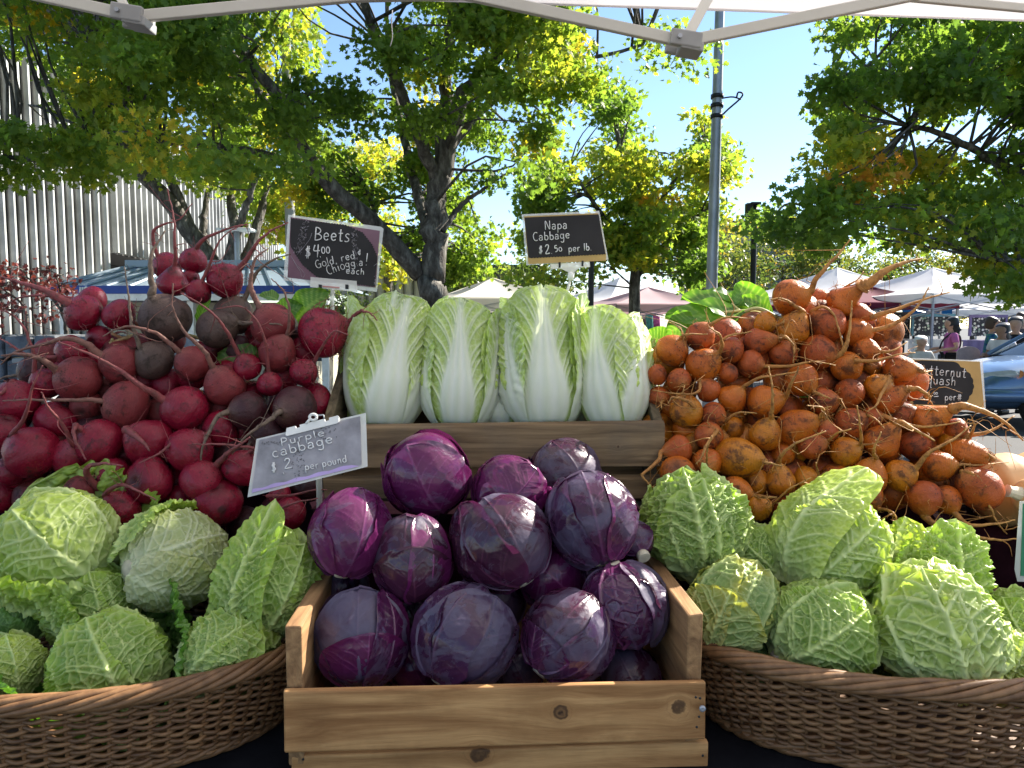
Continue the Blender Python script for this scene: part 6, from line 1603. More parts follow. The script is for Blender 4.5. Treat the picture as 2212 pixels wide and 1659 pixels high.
RT = {'beet_red': 'root_red', 'beet_pink': 'root_pink', 'beet_grey': 'root_grey', 'beet_dusk': 'root_grey', 'gold_orange': 'root_gold', 'gold_yellow': 'root_gold', 'gold_rosy': 'root_gold'}
BS = [0]
def beet(conv, depth, row, group, name):
    x, y, r_, mt, root, label = row[:6]
    opt = row[6] if len(row) > 6 else {}
    BS[0] += 1; seed = BS[0]; rg = np.random.RandomState(seed)
    tx, ty = conv(x, y); k = conv(1, 0)[0] - conv(0, 0)[0]
    Y = depth(ty) + opt.get('dy', 0.0) + rg.uniform(-.006, .006)
    C = P(tx, ty, Y); rad = px(r_ * k, Y)
    r0_, u0_, t0_ = basis(C)
    if root:
        q0 = conv(*root[0]); d2 = A(q0[0] - tx, -(q0[1] - ty)); ln = np.linalg.norm(d2)
        tw = opt.get('tw', .35 if ln > r_ * k * .55 else 1.2)
        ax = nrm((d2[0] * r0_ + d2[1] * u0_) / (ln + 1e-6) * min(1, ln / (r_ * k * .6)) + t0_ * tw)
    else:
        ax = nrm(r0_ * rg.uniform(-1, 1) + u0_ * rg.uniform(-.9, .3) + t0_ * opt.get('tw', rg.uniform(-.6, .5)))
    e1 = nrm(np.cross(ax, (.3, .2, .9))); e2 = np.cross(ax, e1)
    red_ = mt.startswith('beet')
    asp = opt.get('asp', rg.uniform(.80, .98)); tap = opt.get('tap', rg.uniform(.05, .24) if red_ else rg.uniform(.15, .40))
    rad *= .97
    nu, nv = 30, 30
    u, v = np.meshgrid(np.linspace(0, 1, nu), np.linspace(0, 2 * np.pi, nv), indexing='ij')
    ph = u * np.pi
    rr = np.sin(ph) ** .92
    rr = rr * np.where(u > .5, 1 - .12 * np.sin((u - .5) * 2 * np.pi) * tap * 1.5, 1)
    rr = np.maximum(rr, .17 * np.clip((u - .8) / .1, 0, 1))
    az = -np.cos(ph) * asp + np.where(u > .66, tap * ((u - .66) / .34) ** 1.6, 0)
    az = np.where(u < .12, az + .10 * (1 - u / .12) ** 1.5, az)
    lum = 1 + .075 * wob(np.cos(v) * 2 + ph * .8, np.sin(v) * 2, seed) + .022 * wob(np.cos(v) * 6 + ph * 3, np.sin(v) * 6, seed + 7) + .014 * np.sin(ph * 9 + 2 * np.sin(v + seed)) * (u > .5)
    V = C + rad * ((rr * lum * np.cos(v))[..., None] * e1 + (rr * lum * np.sin(v))[..., None] * e2 + az[..., None] * ax)
    o = link(name, mesh(name, V.reshape(-1, 3), grid_faces(nu, nv), M[mt], {'ax': u.ravel()}))
    tag(o, label, 'beet', group)
    tip = C + ax * rad * (asp + tap - .10)
    if root:
        pts = [tip - ax * rad * .12, tip + ax * rad * .06]
        td = opt.get('td', -.045); n = len(root)
        Yt = tip[1]
        for i in range(1, n):
            f = i / (n - 1)
            pts.append(P(*conv(*root[i]), Yt + td * f - opt.get('arch', .012) * math.sin(math.pi * f)))
    else:
        L = rad * rg.uniform(.8, 1.8); dv = nrm(ax + rg.normal(size=3) * .25)
        pts = [tip - ax * rad * .12, tip + ax * rad * .08, tip + dv * L * .6, tip + dv * L + (0, 0, -.2 * L)]
    m_ = max(14, 9 * len(pts))
    p = smooth_path(pts, m_)
    s = np.linspace(0, 1, m_)
    p[2:] += np.cumsum(rg.normal(size=(m_ - 2, 3)) * rad * .012, 0) * np.clip(s[2:, None] * 3, 0, 1)
    th = opt.get('rw', .20) * rad
    rr = .92 * th * ((1 - s) ** 1.5 * .72 + .22 * (1 - s * .75)) * (1 + .07 * wob(s * 40, s * 0, seed + 3)) + .0007
    rr[0] = rad * .19
    mb = MB().tube(p, rr, 9, ax=np.repeat(s, 9))
    for _ in range(opt.get('hair', rg.randint(6, 13))):
        i = rg.randint(2, m_ - 2); d = nrm(rg.normal(size=3)); d = d - nrm(p[i + 1] - p[i]) * d.dot(nrm(p[i + 1] - p[i])) * .7
        L = rg.uniform(.006, .024) if _ % 4 else rg.uniform(.03, .07)
        mb.tube(smooth_path([p[i], p[i] + d * L * .5, p[i] + d * L + rg.normal(size=3) * L * .4], 6), np.linspace(.0011 if L > .025 else .0008, .0003, 6), 4, ax=.6)
    mb.build('taproot', M[RT[mt]], o)
    if opt.get('fuzz') or 'gold' in mt:
        mb = MB()
        for _ in range(opt.get('fuzz', 7)):
            a, h = rg.uniform(0, 6.28), rg.uniform(-.1, 1.0) * asp
            q = nrm(e1 * math.cos(a) + e2 * math.sin(a)) * math.sqrt(max(.05, 1 - min(1, h / asp) ** 2)) + ax * h
            c0 = C + q * rad * .99; d = nrm(q + rg.normal(size=3) * 1.1); L = rad * rg.uniform(.25, .7)
            mb.tube(smooth_path([c0, c0 + d * L * .5, c0 + d * L * .8 + rg.normal(size=3) * L * .4], 6), np.linspace(.0007, .00025, 6), 4, ax=.4)
        mb.build('root_hair', M[RT[mt]], o)
    return o
Z1 = lambda x, y: (x * .46875, 345.6 + y * .46875)
dep_r = lambda ty: np.interp(ty, [540, 650, 800, 1000, 1130], [1.44, 1.40, 1.325, 1.235, 1.195])
r, p_, g_, k_ = 'beet_red', 'beet_pink', 'beet_grey', 'beet_dusk'
RED = [
 (770, 488, 66, r, [(722, 430), (705, 340), (740, 302), (820, 278), (875, 205)], 'small red beet of the topmost bunch whose root hooks sideways over the others', dict(dy=.05, td=.0)),
 (795, 568, 73, r, [(806, 500), (815, 420), (815, 320), (800, 220), (783, 130)], 'red beet of the topmost bunch with the highest root pointing straight up', dict(td=.0, tap=.5)),
 (892, 465, 62, r, [(905, 410), (935, 365), (1000, 330), (1080, 302), (1138, 285)], 'red beet at the very peak of the topmost bunch', dict(dy=.03, td=.0, rw=.26, fuzz=10)),
 (1035, 556, 84, r, [(1100, 500), (1140, 445), (1180, 380), (1250, 318), (1320, 285)], 'hairy bright red beet of the topmost bunch nearest the Beets sign', dict(td=.0, fuzz=70, rw=.24)),
 (915, 608, 58, r, [(935, 545), (965, 470), (990, 395), (1030, 340), (1110, 300)], 'dark red beet squeezed between the two front beets of the topmost bunch', dict(td=.0)),
 (880, 545, 42, r, None, 'smallest red beet hidden in the middle of the topmost bunch', dict(dy=.03)),
 (762, 732, 118, g_, [(715, 640), (702, 575), (695, 490), (715, 400), (760, 320)], 'big pitted grey brown beet with a thick upright root below the topmost bunch', dict(td=.02, rw=.26)),
 (1000, 778, 94, g_, [(1075, 752), (1150, 746), (1230, 748), (1300, 757)], 'grey brown beet with a thin root lying level', dict()),
 (1075, 715, 96, g_, [(1140, 610), (1180, 520), (1255, 462), (1330, 435)], 'sun edged grey brown beet with a pale root reaching to the Beets sign', dict(dy=.05, td=.0)),
 (712, 922, 100, g_, [(640, 855), (603, 760), (585, 620), (560, 488)], 'dark speckled grey beet with a thin root rising steeply', dict(td=.01, rw=.16)),
 (385, 705, 92, r, [(310, 650), (200, 605), (90, 568), (0, 535)], 'red beet with a thick glowing root pointing past the maple', dict(rw=.36, fuzz=12, td=.02)),
 (545, 712, 82, r, None, 'plain red beet wedged beside the big pitted grey one', dict(fuzz=20)),
 (430, 648, 68, r, [(370, 640), (210, 618), (90, 628), (35, 665)], 'red beet with a bowed root overlapping the metal fins', dict(dy=.05, td=.02)),
 (462, 825, 66, r, None, 'small red beet under the one with the glowing root', dict(dy=.03)),
 (330, 885, 82, r, [(230, 912), (130, 892), (45, 845), (0, 822)], 'bright red beet with a pink sunlit root in front of the stone wall', dict(td=.02)),
 (555, 940, 96, p_, [(480, 900), (400, 850), (310, 822), (200, 842), (60, 882), (0, 945)], 'dusty beet with a long brown root arching down to the edge of the picture', dict(rw=.28)),
 (362, 1010, 112, p_, [(265, 962), (180, 918), (80, 895), (0, 905)], 'dusty pink beet with a large black scar', dict(rw=.26)),
 (215, 1032, 76, r, [(160, 960), (150, 895), (110, 790), (55, 730), (0, 705)], 'dark red beet behind the scarred one with a root bending upwards', dict(dy=.03, td=.0)),
 (890, 940, 86, p_, [(830, 880), (770, 830), (700, 780), (600, 750), (515, 755), (460, 787)], 'pinkish beet below the grey pair with a root curling back over the stalks', dict()),
 (1037, 1043, 96, p_, [(990, 960), (930, 880), (850, 800), (790, 700), (785, 580)], 'pink beet whose root climbs across the big pitted grey one', dict(td=-.05)),
 (1140, 955, 70, r, [(1100, 890), (1050, 800), (990, 720), (900, 650), (830, 610)], 'small red beet with a slim root crossing the level rooted grey one', dict(td=-.05, fuzz=25)),
 (1258, 757, 106, p_, [(1195, 670), (1160, 600), (1150, 520), (1172, 450), (1222, 405)], 'dusty red beet directly beneath the Beets sign with its root curving up', dict(td=.0, rw=.22)),
 (1280, 892, 90, p_, [(1330, 800), (1337, 700), (1300, 600), (1248, 540)], 'pale red beet with a thread of white roots on its shoulder', dict(td=-.02, fuzz=20, rw=.14)),
 (1488, 796, 120, r, [(1590, 755), (1645, 695), (1690, 690), (1738, 735)], 'largest hairy red beet overlapping the first napa cabbage', dict(fuzz=60, rw=.16)),
 (1245, 1032, 62, r, [(1243, 960), (1230, 850), (1190, 740), (1120, 680), (1010, 690)], 'small wine red beet with a root straight up its front', dict(td=-.05, fuzz=25)),
 (1400, 980, 68, r, [(1450, 930), (1490, 850), (1535, 792), (1600, 802)], 'small fuzzy red beet leaning on the old crate with a hooked root', dict(fuzz=55)),
 (1402, 885, 76, r, None, 'dark red beet in the gap beneath the largest hairy one', dict(dy=.05)),
 (852, 1150, 116, r, [(750, 1095), (640, 1035), (480, 935), (270, 845)], 'large glossy bright red beet in the centre with a very long straight root', dict(rw=.27, td=-.06)),
 (582, 1130, 119, p_, [(470, 1110), (330, 1108), (150, 1115), (0, 1128)], 'large dusty pink beet with a level root reaching the edge of the picture', dict(rw=.16)),
 (1145, 1158, 95, k_, [(1055, 1155), (1000, 1182), (960, 1270), (930, 1360), (930, 1500)], 'dusky purple beet with a root drooping straight down', dict(td=-.05)),
 (1358, 1145, 104, k_, [(1310, 1155), (1240, 1200), (1150, 1262), (1085, 1350)], 'larger dusky purple beet touching the old crate above the Purple Cabbage sign', dict(rw=.2)),
 (70, 1112, 106, r, [(60, 1020), (-10, 1070), (-60, 1060)], 'red beet at the edge of the picture below the scarred one', dict()),
 (20, 1255, 92, r, None, 'dark red beet cut off by the edge of the picture', dict()),
 (145, 1347, 126, r, [(98, 1290), (122, 1180), (150, 1060), (185, 950)], 'big smooth red beet above the big pale savoy cabbage', dict(td=-.05, rw=.15)),
 (262, 1200, 96, r, None, 'dark red beet between the big smooth one and the dusty pink one', dict(dy=.03)),
 (400, 1135, 76, p_, None, 'dusty beet half hidden behind the large pink one', dict(dy=.03)),
 (462, 1300, 116, r, [(375, 1238), (333, 1220), (345, 1290), (385, 1380)], 'red beet with a pale broken root hanging over its face', dict(td=-.03, rw=.25)),
 (332, 1370, 96, r, [(340, 1330), (290, 1220), (215, 1130), (185, 1060)], 'dark red beet under the one with the broken root', dict(dy=.02, td=-.06)),
 (690, 1300, 112, r, [(600, 1240), (650, 1290), (690, 1342)], 'dark red beet with a short forked pale root', dict(rw=.3, td=-.03)),
 (1022, 1240, 96, r, None, 'red beet below the dusky pair', dict(dy=.03)),
 (872, 1340, 120, r, [(960, 1258), (840, 1290), (760, 1342), (678, 1385)], 'wide red beet under the glossy bright red one', dict(td=-.05, rw=.15)),
 (692, 1480, 118, r, None, 'round red beet with a flat cracked crown near the bottom of the heap', dict(tw=-.9)),
 (932, 1482, 106, r, [(1005, 1400), (1070, 1340), (1150, 1280)], 'bright red beet low in the heap with a thick root towards the Purple Cabbage sign', dict(rw=.3)),
 (1120, 1422, 96, r, [(1160, 1340), (1180, 1325), (1050, 1303), (885, 1292)], 'dark red beet half behind the edge of the Purple Cabbage sign', dict(rw=.2)),
 (1005, 1580, 120, r, None, 'red beet at the bottom of the heap above the tall folded savoy leaf', dict()),
 (375, 1520, 82, p_, None, 'dull beet at the bottom touching the big pale savoy cabbage', dict()),
 (560, 1610, 92, r, [(500, 1540), (560, 1510), (640, 1540), (730, 1580)], 'deep red beet at the bottom above the cream savoy cabbage', dict(td=-.04)),
 (520, 1450, 84, r, [(470, 1490), (405, 1450), (430, 1408), (500, 1398), (580, 1405)], 'shadowed red beet with a thick looped pale root', dict(td=-.05, rw=.34, dy=.02)),
 (1340, 1625, 82, r, [(1260, 1620), (1330, 1590), (1460, 1560)], 'lone red beet beneath the Purple Cabbage sign', dict()),
 (1290, 1545, 60, r, [(1240, 1545), (1330, 1545), (1430, 1522), (1505, 1518)], 'beet behind the Purple Cabbage sign showing only its long pink root', dict(dy=.02)),
 (1240, 1255, 92, k_, None, 'dusky beet hidden above the corner of the Purple Cabbage sign', dict(dy=.03)),
 (832, 1560, 74, r, None, 'dark red beet in the hollow at the bottom middle of the heap', dict(dy=.03)),
 (55, 1430, 76, r, None, 'shaded red beet at the bottom edge beside the big smooth one', dict(dy=.02)),
]
for row in RED:
    beet(Z1, dep_r, row, 'red beets heaped on the back table', 'red_beet')
def fill(poly, n, conv_dep, mats, label, group, name, seed, rr):
    rg = np.random.RandomState(seed)
    poly = A(*poly); lo, hi = poly.min(0), poly.max(0); got = []
    while len(got) < n:
        q = rg.uniform(lo, hi)
        if inside(poly, A(q[0]), A(q[1]))[0] and all(np.hypot(*(q - g2)) > rr * 1.15 for g2 in got):
            got.append(q)
        rr *= .999
    for q in got:
        beet(lambda x, y: (x, y), conv_dep, (q[0], q[1], rg.uniform(34, 46), mats[rg.randint(len(mats))], None, label, dict(tw=-.6, hair=0)), group, name)
fill([(0, 870), (60, 800), (150, 740), (330, 740), (420, 720), (560, 690), (690, 760), (660, 1110), (480, 1140), (150, 1090), (0, 1080)], 56, lambda ty: dep_r(ty) + .06, (r, r, p_, k_), 'red beet deep inside the heap mostly hidden by the beets in front', 'red beets deep in the heap', 'red_beet', 5, 66)
Z3 = lambda x, y: (1296 + x * .427, 501 + y * .427)
dep_g = lambda ty: np.interp(ty, [600, 700, 850, 1000, 1110], [1.42, 1.38, 1.31, 1.235, 1.19])
o, y_, s_ = 'gold_orange', 'gold_yellow', 'gold_rosy'
GOLD = [
 (965, 333, 97, o, [(1040, 305), (1100, 230), (1165, 160), (1225, 100), (1265, 35)], 'big round golden beet at the peak with a root rising like a tail', dict(td=.0, rw=.24)),
 (1225, 355, 82, o, [(1290, 300), (1380, 245), (1455, 185), (1540, 150), (1630, 128)], 'carrot shaped golden beet with the thickest root pointing over the tents', dict(td=.0, rw=.62, tap=.9, fuzz=8)),
 (1110, 345, 58, o, [(1160, 330), (1250, 270), (1300, 240), (1330, 195)], 'bright orange beet glimpsed between the round one at the peak and the carrot shaped one', dict(dy=.06, td=.0)),
 (832, 462, 62, y_, [(895, 475), (920, 462), (925, 452)], 'small yellow beet with a stubby twisted root below the peak', dict(rw=.3, td=-.02)),
 (975, 492, 85, y_, [(1015, 415), (985, 368), (930, 345), (868, 345)], 'tan yellow beet just under the round one at the peak', dict(td=-.03)),
 (1150, 470, 96, s_, [(1070, 400), (1130, 382), (1190, 420), (1235, 560), (1245, 640), (1290, 650)], 'large rosy beet with a long pale root draped down its side', dict(td=-.05, rw=.12)),
 (1312, 418, 60, s_, [(1370, 430), (1480, 400), (1640, 345), (1765, 310)], 'rosy beet with a long straight root aimed at the largest white tent', dict(td=.0, rw=.4)),
 (1300, 512, 80, o, [(1375, 498), (1480, 480), (1580, 410), (1625, 350), (1670, 285)], 'orange beet with a curved root crossing in front of the blue shirt', dict(td=.0, rw=.24)),
 (1100, 612, 96, s_, [(1190, 630), (1240, 580), (1262, 480), (1275, 350)], 'plump rosy beet with a root bent upwards like an elbow', dict(td=-.02, rw=.26)),
 (925, 617, 76, s_, [(975, 560), (988, 600), (985, 665)], 'rosy beet with a short frayed root hanging down', dict(td=-.03)),
 (797, 560, 78, s_, [(870, 545), (940, 530), (980, 570)], 'rosy pear shaped beet under the small yellow one', dict(tap=.7, rw=.3)),
 (660, 602, 74, s_, [(590, 570), (660, 525), (760, 508)], 'sun striped rosy beet next to the leafy stalks', dict(td=.0)),
 (505, 530, 78, s_, [(560, 460), (640, 428), (760, 430)], 'rosy beet with a forked golden root lying on the leaves', dict(td=.0, fuzz=8)),
 (365, 602, 88, o, [(405, 550), (440, 520), (545, 515)], 'orange beet with a stringy crown nearest the sunlit napa cabbage', dict(fuzz=16, td=-.02)),
 (520, 675, 92, o, [(600, 610), (622, 570), (600, 520), (550, 490)], 'orange beet with a dirty lower half and a wiry root bending back', dict(fuzz=20)),
 (290, 720, 56, s_, None, 'small rosy beet touching the sunlit napa cabbage', dict()),
 (402, 750, 63, s_, [(415, 770), (430, 780), (425, 810)], 'small rosy beet with a snapped pale root facing out', dict(rw=.15)),
 (645, 715, 56, s_, None, 'small reddish beet ringed at the crown in the middle of the heap', dict(tw=-.8)),
 (762, 665, 74, s_, [(830, 680), (950, 680), (1060, 662), (1180, 680)], 'speckled rosy beet with a long level root', dict(rw=.2)),
 (1250, 680, 82, o, [(1275, 660), (1400, 642), (1500, 610), (1600, 590)], 'orange beet with a smooth golden root pointing to the white haired person', dict(tw=.9, td=-.03)),
 (1342, 600, 70, o, [(1400, 605), (1480, 600), (1550, 555)], 'sunlit orange beet with a frosted looking top', dict(td=.0, fuzz=8)),
 (1512, 702, 82, o, [(1590, 695), (1640, 705), (1680, 690)], 'orange beet with a frayed root overlapping the Butternut Squash sign', dict(rw=.34, fuzz=12, td=.0)),
 (1375, 682, 50, y_, None, 'small yellow beet below the frosted looking one', dict(dy=.02)),
 (1412, 790, 80, y_, [(1440, 755), (1425, 830), (1395, 880), (1355, 912)], 'yellow brown beet with a bumpy root hanging in front', dict(fuzz=14)),
 (1455, 850, 84, o, [(1540, 795), (1610, 795), (1665, 825), (1660, 862)], 'orange beet with a hooked root over the price on the Butternut Squash sign', dict(rw=.3, td=.0, tap=.6)),
 (1262, 815, 77, s_, None, 'smooth deep red beet in the midst of the golden ones', dict()),
 (1015, 752, 92, o, [(1060, 790), (1115, 822), (1165, 845)], 'orange beet with a thick root ending in a pale tuft', dict(rw=.26)),
 (668, 845, 78, o, [(720, 790), (800, 740), (900, 718), (1000, 700)], 'orange beet with a root sweeping up across the middle', dict()),
 (547, 800, 66, s_, [(520, 765), (490, 810), (390, 822), (265, 805)], 'rosy beet with a root sweeping towards the old crate', dict()),
 (832, 862, 92, o, [(915, 835), (975, 760), (1010, 690)], 'round orange beet left dirty along its root in the middle of the heap'.replace(' left', ''), dict(rw=.26)),
 (437, 910, 90, y_, [(470, 885), (420, 850), (360, 843), (333, 872)], 'yellow orange beet with a curled root by the corner of the old crate', dict(td=-.03)),
 (572, 925, 70, s_, [(625, 950), (700, 918), (790, 925)], 'rosy beet with a branching pale root in the middle', dict()),
 (300, 835, 60, s_, None, 'shaded rosy beet just behind the side board of the old crate', dict(dy=.02)),
 (1130, 860, 78, s_, [(1180, 850), (1230, 850)], 'knobbly dirty beet with a stringy crown in the centre', dict(fuzz=20)),
 (835, 1027, 85, y_, [(850, 980), (870, 890), (868, 790), (845, 678)], 'yellow beet whose grey root stands straight up in front of the heap', dict(td=-.02, rw=.26)),
 (988, 990, 92, o, [(1085, 940), (1125, 895), (1040, 880)], 'long orange beet lying on its side beside the upright rooted one', dict(asp=1.2)),
 (1265, 967, 86, s_, [(1330, 930), (1400, 960), (1440, 1000)], 'large dark speckled beet below the smooth deep red one', dict(rw=.12)),
 (1140, 1010, 64, s_, [(1135, 930), (1125, 895), (1170, 880)], 'small rosy beet between the long orange one and the dark speckled one', dict()),
 (552, 1032, 78, s_, [(585, 1010), (545, 1080), (520, 1140), (488, 1185)], 'wrinkled rosy beet with a two legged hanging root', dict()),
 (425, 1000, 62, o, None, 'dim orange beet beneath the one with the curled root', dict(dy=.03)),
 (397, 1102, 80, s_, [(350, 1110), (300, 1160), (235, 1215), (218, 1230), (260, 1285), (300, 1292)], 'dirty beet with a curly root looping over the old crate slats', dict()),
 (693, 1142, 106, y_, [(790, 1150), (830, 1160), (920, 1180)], 'largest yellow beet low in the heap with a black seam', dict(asp=1.2)),
 (542, 1168, 78, o, [(545, 1190), (545, 1100), (575, 1030)], 'orange beet with a thin root in front between the dirty one and the largest yellow', dict(rw=.12)),
 (390, 1225, 96, o, None, 'orange beet at the bottom corner above the blistered savoy cabbage', dict()),
 (1070, 1082, 74, s_, [(1130, 1062), (1200, 1022), (1270, 1000)], 'flattened rosy beet with a root pointing up across the dark speckled one', dict()),
 (1240, 1112, 80, y_, [(1290, 1090), (1322, 1000), (1310, 878)], 'yellow beet with a green tinged root standing upright', dict(rw=.24)),
 (1420, 1062, 96, o, [(1470, 1000), (1580, 1000), (1690, 1072)], 'big smooth orange beet with an arched root like a spout', dict(rw=.34, tap=.6)),
 (1592, 1082, 80, s_, None, 'scabby reddish beet behind the arched root', dict(dy=.02)),
 (1375, 940, 60, s_, [(1430, 932), (1560, 972), (1680, 982), (1820, 955)], 'rosy beet with a rope like golden root running towards the squash', dict(dy=.02, rw=.34)),
 (1665, 955, 90, o, [(1760, 895), (1850, 880), (1950, 912), (2060, 980), (2140, 1060)], 'gourd shaped orange beet with a very long root below the Butternut Squash sign', dict(rw=.42, tap=.8, td=.0)),
 (1800, 1000, 60, s_, [(1865, 1030), (1980, 1010), (2100, 940)], 'orange beet with a stout root pointing up in front of the road', dict(rw=.4, td=.0)),
 (1780, 1070, 78, y_, [(1850, 1050), (1890, 980), (1870, 975)], 'yellow beet with a pale lit shoulder beside the squash', dict(dy=.02)),
 (1532, 930, 70, s_, None, 'rosy beet under the Butternut Squash sign corner', dict(dy=.02)),
 (1850, 1125, 82, o, [(1930, 1130), (1950, 1125)], 'lumpy orange beet with a dark slit and a cut root end', dict(rw=.4, asp=1.25)),
 (922, 1122, 66, o, None, 'orange beet behind the crossing roots at the lower middle', dict(dy=.03)),
 (912, 1262, 82, y_, [(905, 1190), (925, 1120), (1000, 1062), (1140, 1000)], 'double lobed yellow beet with a forked upright root at the bottom', dict(rw=.26)),
 (792, 1262, 72, y_, None, 'yellow beet beside the double lobed one', dict(dy=.02)),
 (1040, 1252, 70, y_, [(1090, 1250), (1098, 1180)], 'small amber beet on the other side of the double lobed one', dict(dy=.02)),
 (1190, 1240, 76, o, None, 'amber beet in the bottom row under the flattened rosy one', dict(dy=.02)),
 (1360, 1242, 94, o, [(1380, 1170), (1388, 1100), (1425, 1008)], 'rough orange beet with wiry roots spread like legs', dict(fuzz=10, rw=.22)),
 (1520, 1232, 88, y_, [(1590, 1185), (1660, 1120), (1770, 1050), (1870, 975)], 'yellow beet with a bright golden root rising towards the squash', dict(rw=.26, td=.0)),
 (1712, 1182, 82, o, [(1795, 1172), (1900, 1182), (2060, 1165)], 'orange beet with a thin level root lying on the squash', dict(rw=.14, td=.03)),
 (1920, 1300, 108, s_, [(1760, 1140), (1880, 1230), (1940, 1350), (1980, 1450), (2030, 1515)], 'large black speckled beet at the end of the heap with a knotted root over it', dict(tw=.6, rw=.14, td=-.02, hair=12, asp=1.1)),
 (1638, 1342, 93, s_, [(1645, 1410), (1700, 1482), (1850, 1530), (2000, 1552), (2100, 1550)], 'speckled pink beet on the plum cloth with a long root to the green card', dict(td=-.03, rw=.3)),
 (1752, 1352, 76, o, [(1800, 1430), (1870, 1482), (1990, 1475), (2100, 1455)], 'orange beet between the two speckled ones with a root swinging sideways', dict(td=-.02, rw=.3, dy=.01)),
 (1370, 1342, 66, o, [(1400, 1385), (1480, 1420), (1520, 1490)], 'dark orange beet at the bottom with a hooked root above a savoy leaf', dict(rw=.26)),
 (802, 1392, 72, y_, [(870, 1375), (960, 1300), (1070, 1240)], 'small yellow beet at the very bottom near the sunlit savoy peak', dict(rw=.12)),
 (930, 1392, 60, s_, None, 'small dark beet at the very bottom behind the sunlit savoy peak', dict(dy=.02)),
 (690, 1300, 66, o, [(770, 1330), (850, 1345), (885, 1342)], 'tapering orange beet at the bottom above the blistered savoy cabbage', dict(rw=.3, asp=1.2)),
 (1250, 1332, 58, s_, None, 'small shaded beet at the bottom below the rough orange one', dict(dy=.02)),
 (668, 992, 66, y_, None, 'mustard beet in the gap beside the upright rooted yellow one', dict(dy=.03)),
]
for row in GOLD:
    beet(Z3, dep_g, row, 'golden beets heaped on the back table', 'golden_beet')
fill([(1415, 860), (1425, 785), (1540, 730), (1700, 690), (1800, 640), (1900, 700), (1960, 800), (2060, 960), (2080, 1040), (1900, 1070), (1500, 1090), (1420, 1050)], 68, lambda ty: dep_g(ty) + .055, (o, s_, y_), 'golden beet deep inside the heap mostly hidden by the beets in front', 'golden beets deep in the heap', 'golden_beet', 6, 62)

# --- beet greens: stalks and leaves, squash
def flat_leaf(base, tip, wid, up, seed, mat, name, parent, cup=.25, ruff=.06, n=(34, 22)):
    base, tip = np.asarray(base), np.asarray(tip)
    ax = tip - base; L = np.linalg.norm(ax); ax /= L
    up = nrm(up - ax * ax.dot(up)); sd = np.cross(ax, up)
    s, t = np.meshgrid(np.linspace(0, 1, n[0]), np.linspace(-1, 1, n[1]), indexing='ij'); s, t = s.ravel(), t.ravel()
    w_ = wid * np.sin(np.pi * np.clip(s * .93 + .05, 0, 1) ** .75) ** .7 * (1 + .08 * wob(s * 10, np.sign(t), seed))
    E = np.abs(t) ** 3
    z = cup * wid * t * t + L * .10 * np.sin(np.pi * s) + ruff * L * E * wob(s * 14, t * 2, seed + 1) + .012 * L * wob(s * 16, t * 8, seed + 2)
    V = base + ax * (L * s)[:, None] + sd * (w_ * t)[:, None] + up * z[:, None]
    sec = np.zeros_like(s)
    for k in range(7):
        sec = np.maximum(sec, np.exp(-((s - (.06 + k * .12) - .22 * np.abs(t)) / .014) ** 2) * .7)
    v = np.maximum(np.exp(-(t / (.08 * (1 - .7 * s))) ** 2), sec)
    return link(name, mesh(name, V, grid_faces(*n), mat, dict(vein=v, edge=E * 0, tint=.5 + .3 * wob(s * 4, t * 2, seed), pale=s * 0)), parent)
M['green_leaf'] = leafy('beet_leaf', (.13, .27, .045), (.07, .17, .035), (.30, .42, .14), (.13, .27, .04), (.3, .42, .14), (1.9, 2.0, .5), .38, .45)
m, nt, b = mat0('stalk', (.35, .25, .12), .45, .4)
nt.links.new(mixc(nt, attr(nt, 'hue'), (.30, .035, .06), (.42, .40, .16)), b.inputs['Base Color'])
M['stalk'] = m
def greens(label, root_pt, tips, seed, hue, leafs, nst=9, rs=.0045):
    rg = np.random.RandomState(seed)
    t = thing('beet_greens', root_pt, label, 'greens', 'beet tops lying behind the heaps')
    for k, tip in enumerate(tips):
        tip = np.asarray(tip); j = rg.normal(size=3) * .012
        p = smooth_path([root_pt + j, (root_pt + tip) / 2 + (0, 0, .012) + j, tip + rg.normal(size=3) * .012], 12)
        MB().tube(p, np.linspace(rs * rg.uniform(.8, 1.2), rs * .6, 12), 8, hue=np.clip(hue + rg.uniform(-.3, .3), 0, 1)).build('stalk', M['stalk'], t)
    for k, (bx, by, tx_, ty_, wd, Y, up) in enumerate(leafs):
        flat_leaf(P(bx, by, Y), P(tx_, ty_, Y + rg.uniform(-.02, .02)), wd, A(*up), seed + k, M['green_leaf'], 'leaf', t)
    return t
rg = np.random.RandomState(4)
greens('leafy golden beet tops with a bright backlit round leaf behind the golden heap', P(1680, 700, 1.44), [P(1560 + 12 * k, 672 + 7 * k, 1.46) for k in range(9)], 3, .95,
       [(1625, 690, 1590, 612, .045, 1.50, (.2, -1, .3)), (1600, 690, 1470, 648, .040, 1.47, (0, -.6, 1)), (1610, 700, 1436, 690, .042, 1.45, (.1, -.8, .8)), (1600, 660, 1520, 640, .034, 1.52, (0, -.5, 1)), (1590, 720, 1480, 735, .040, 1.45, (0, -.8, .7)), (1640, 700, 1575, 725, .035, 1.43, (.1, -.9, .4)), (1500, 690, 1440, 722, .030, 1.44, (0, -1, .3)), (1640, 650, 1560, 660, .035, 1.50, (0, -.7, 1)), (1440, 745, 1390, 722, .028, 1.46, (0, -1, .3)), (1660, 700, 1600, 640, .03, 1.49, (.3, -1, .5)), (1720, 850, 1780, 800, .022, 1.37, (.2, -1, .3)), (1700, 760, 1660, 800, .024, 1.38, (.2, -1, .3))])
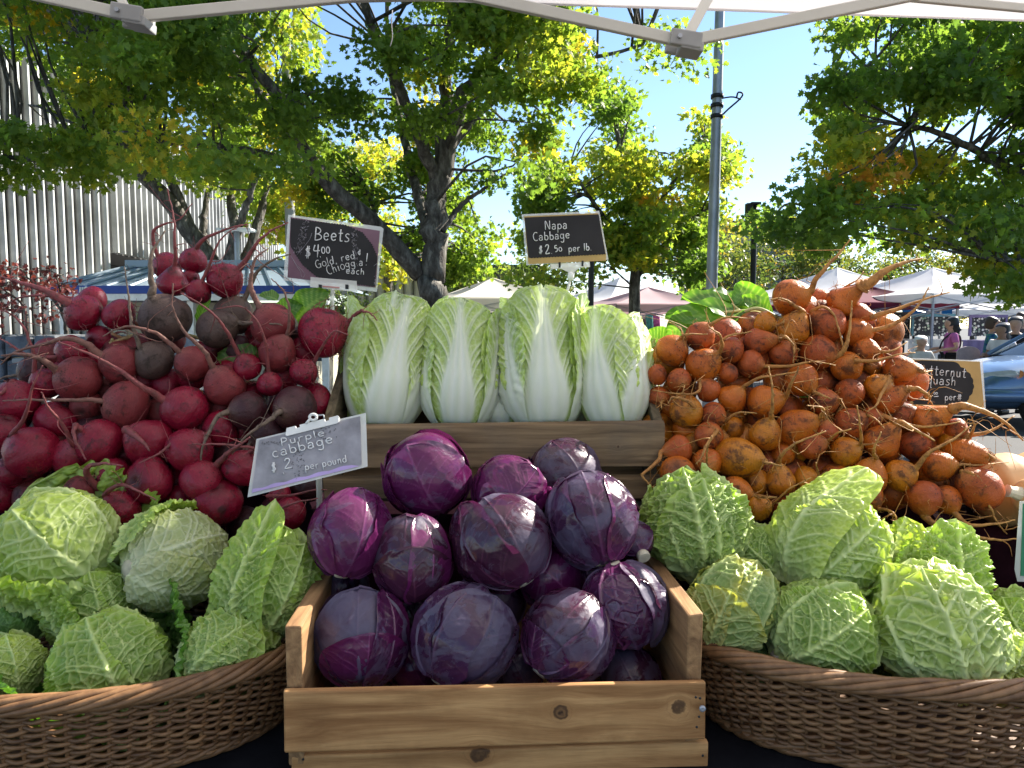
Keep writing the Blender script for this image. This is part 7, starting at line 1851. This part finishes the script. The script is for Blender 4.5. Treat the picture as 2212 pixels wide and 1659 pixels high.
greens('red and green beet stalks with yellowed leaves under the grey brown beets', P(300, 740, 1.42), [P(250 - 3 * k, 722 + 6 * k, 1.37) for k in range(8)] + [P(350 + 30 * k, 742 + 4 * k, 1.42) for k in range(4)], 5, .55,
       [(640, 690, 712, 632, .038, 1.47, (.1, -1, .5)), (600, 690, 655, 660, .03, 1.48, (0, -1, .4)), (560, 790, 470, 770, .032, 1.385, (.2, -1, .4)), (545, 740, 500, 800, .03, 1.40, (-.2, -1, .3)), (430, 700, 455, 640, .012, 1.45, (0, -1, .2)), (300, 700, 330, 690, .02, 1.45, (0, -1, .3)), (375, 835, 345, 860, .02, 1.36, (0, -1, .3)), (600, 648, 560, 640, .02, 1.49, (0, -.6, 1))])
m, nt, b = mat0('squash_skin', (.52, .31, .13), .38, .45)
nt.links.new(mixc(nt, ramp(nt, noise(nt, obj_co(nt, (1, 3, 3)), 6, 5), [(.3, 0.0), (.7, 1.0)]), (.46, .25, .09), (.58, .38, .19)), b.inputs['Base Color'])
bump(nt, b, noise(nt, obj_co(nt), 60, 3), .1, .002)
M['squash'] = m
def squash(label, pts, radii, Y, seed, stem_dir):
    p = smooth_path([P(*q, Y) for q in pts], 30)
    rr = np.interp(np.linspace(0, 1, 30), np.linspace(0, 1, len(radii)), radii)
    s = np.linspace(0, 1, 30); rr = rr * np.sqrt(np.clip(1 - (2 * s - 1) ** 14, 0.0004, 1))
    V, F = tube(p, rr, 26)
    o = link('butternut_squash', mesh('butternut_squash', V, F, M['squash']))
    tag(o, label, 'squash', 'butternut squashes')
    d = nrm(p[-1] - p[-3])
    MB().tube([p[-1] - d * .004, p[-1] + d * .012, p[-1] + d * .02], [.013, .009, .011], 9).build('stem', M['stem_cut'], o, False)
    return o
squash('big tan butternut squash lying behind the last golden beets', [(2105, 1065), (2170, 1058), (2260, 1050), (2330, 1046)], [.028, .066, .068, .046, .045, .03], 1.33, 1, 1)
squash('butternut squash behind the big tan one at the edge of the picture', [(2330, 1020), (2260, 1025), (2200, 1035), (2170, 1040)], [.03, .06, .05, .04, .03], 1.46, 2, 1)
squash('butternut squash with a pale stalk above the green card', [(2330, 1090), (2270, 1082), (2225, 1072), (2200, 1066)], [.03, .05, .042, .03, .022], 1.20, 3, 1)
basket('low wicker tray holding the butternut squashes behind the green card', 1.17, 1.36, .30, .18, RZ + .003, RZ + .055, 21, .2)['group'] = 'squash tray'
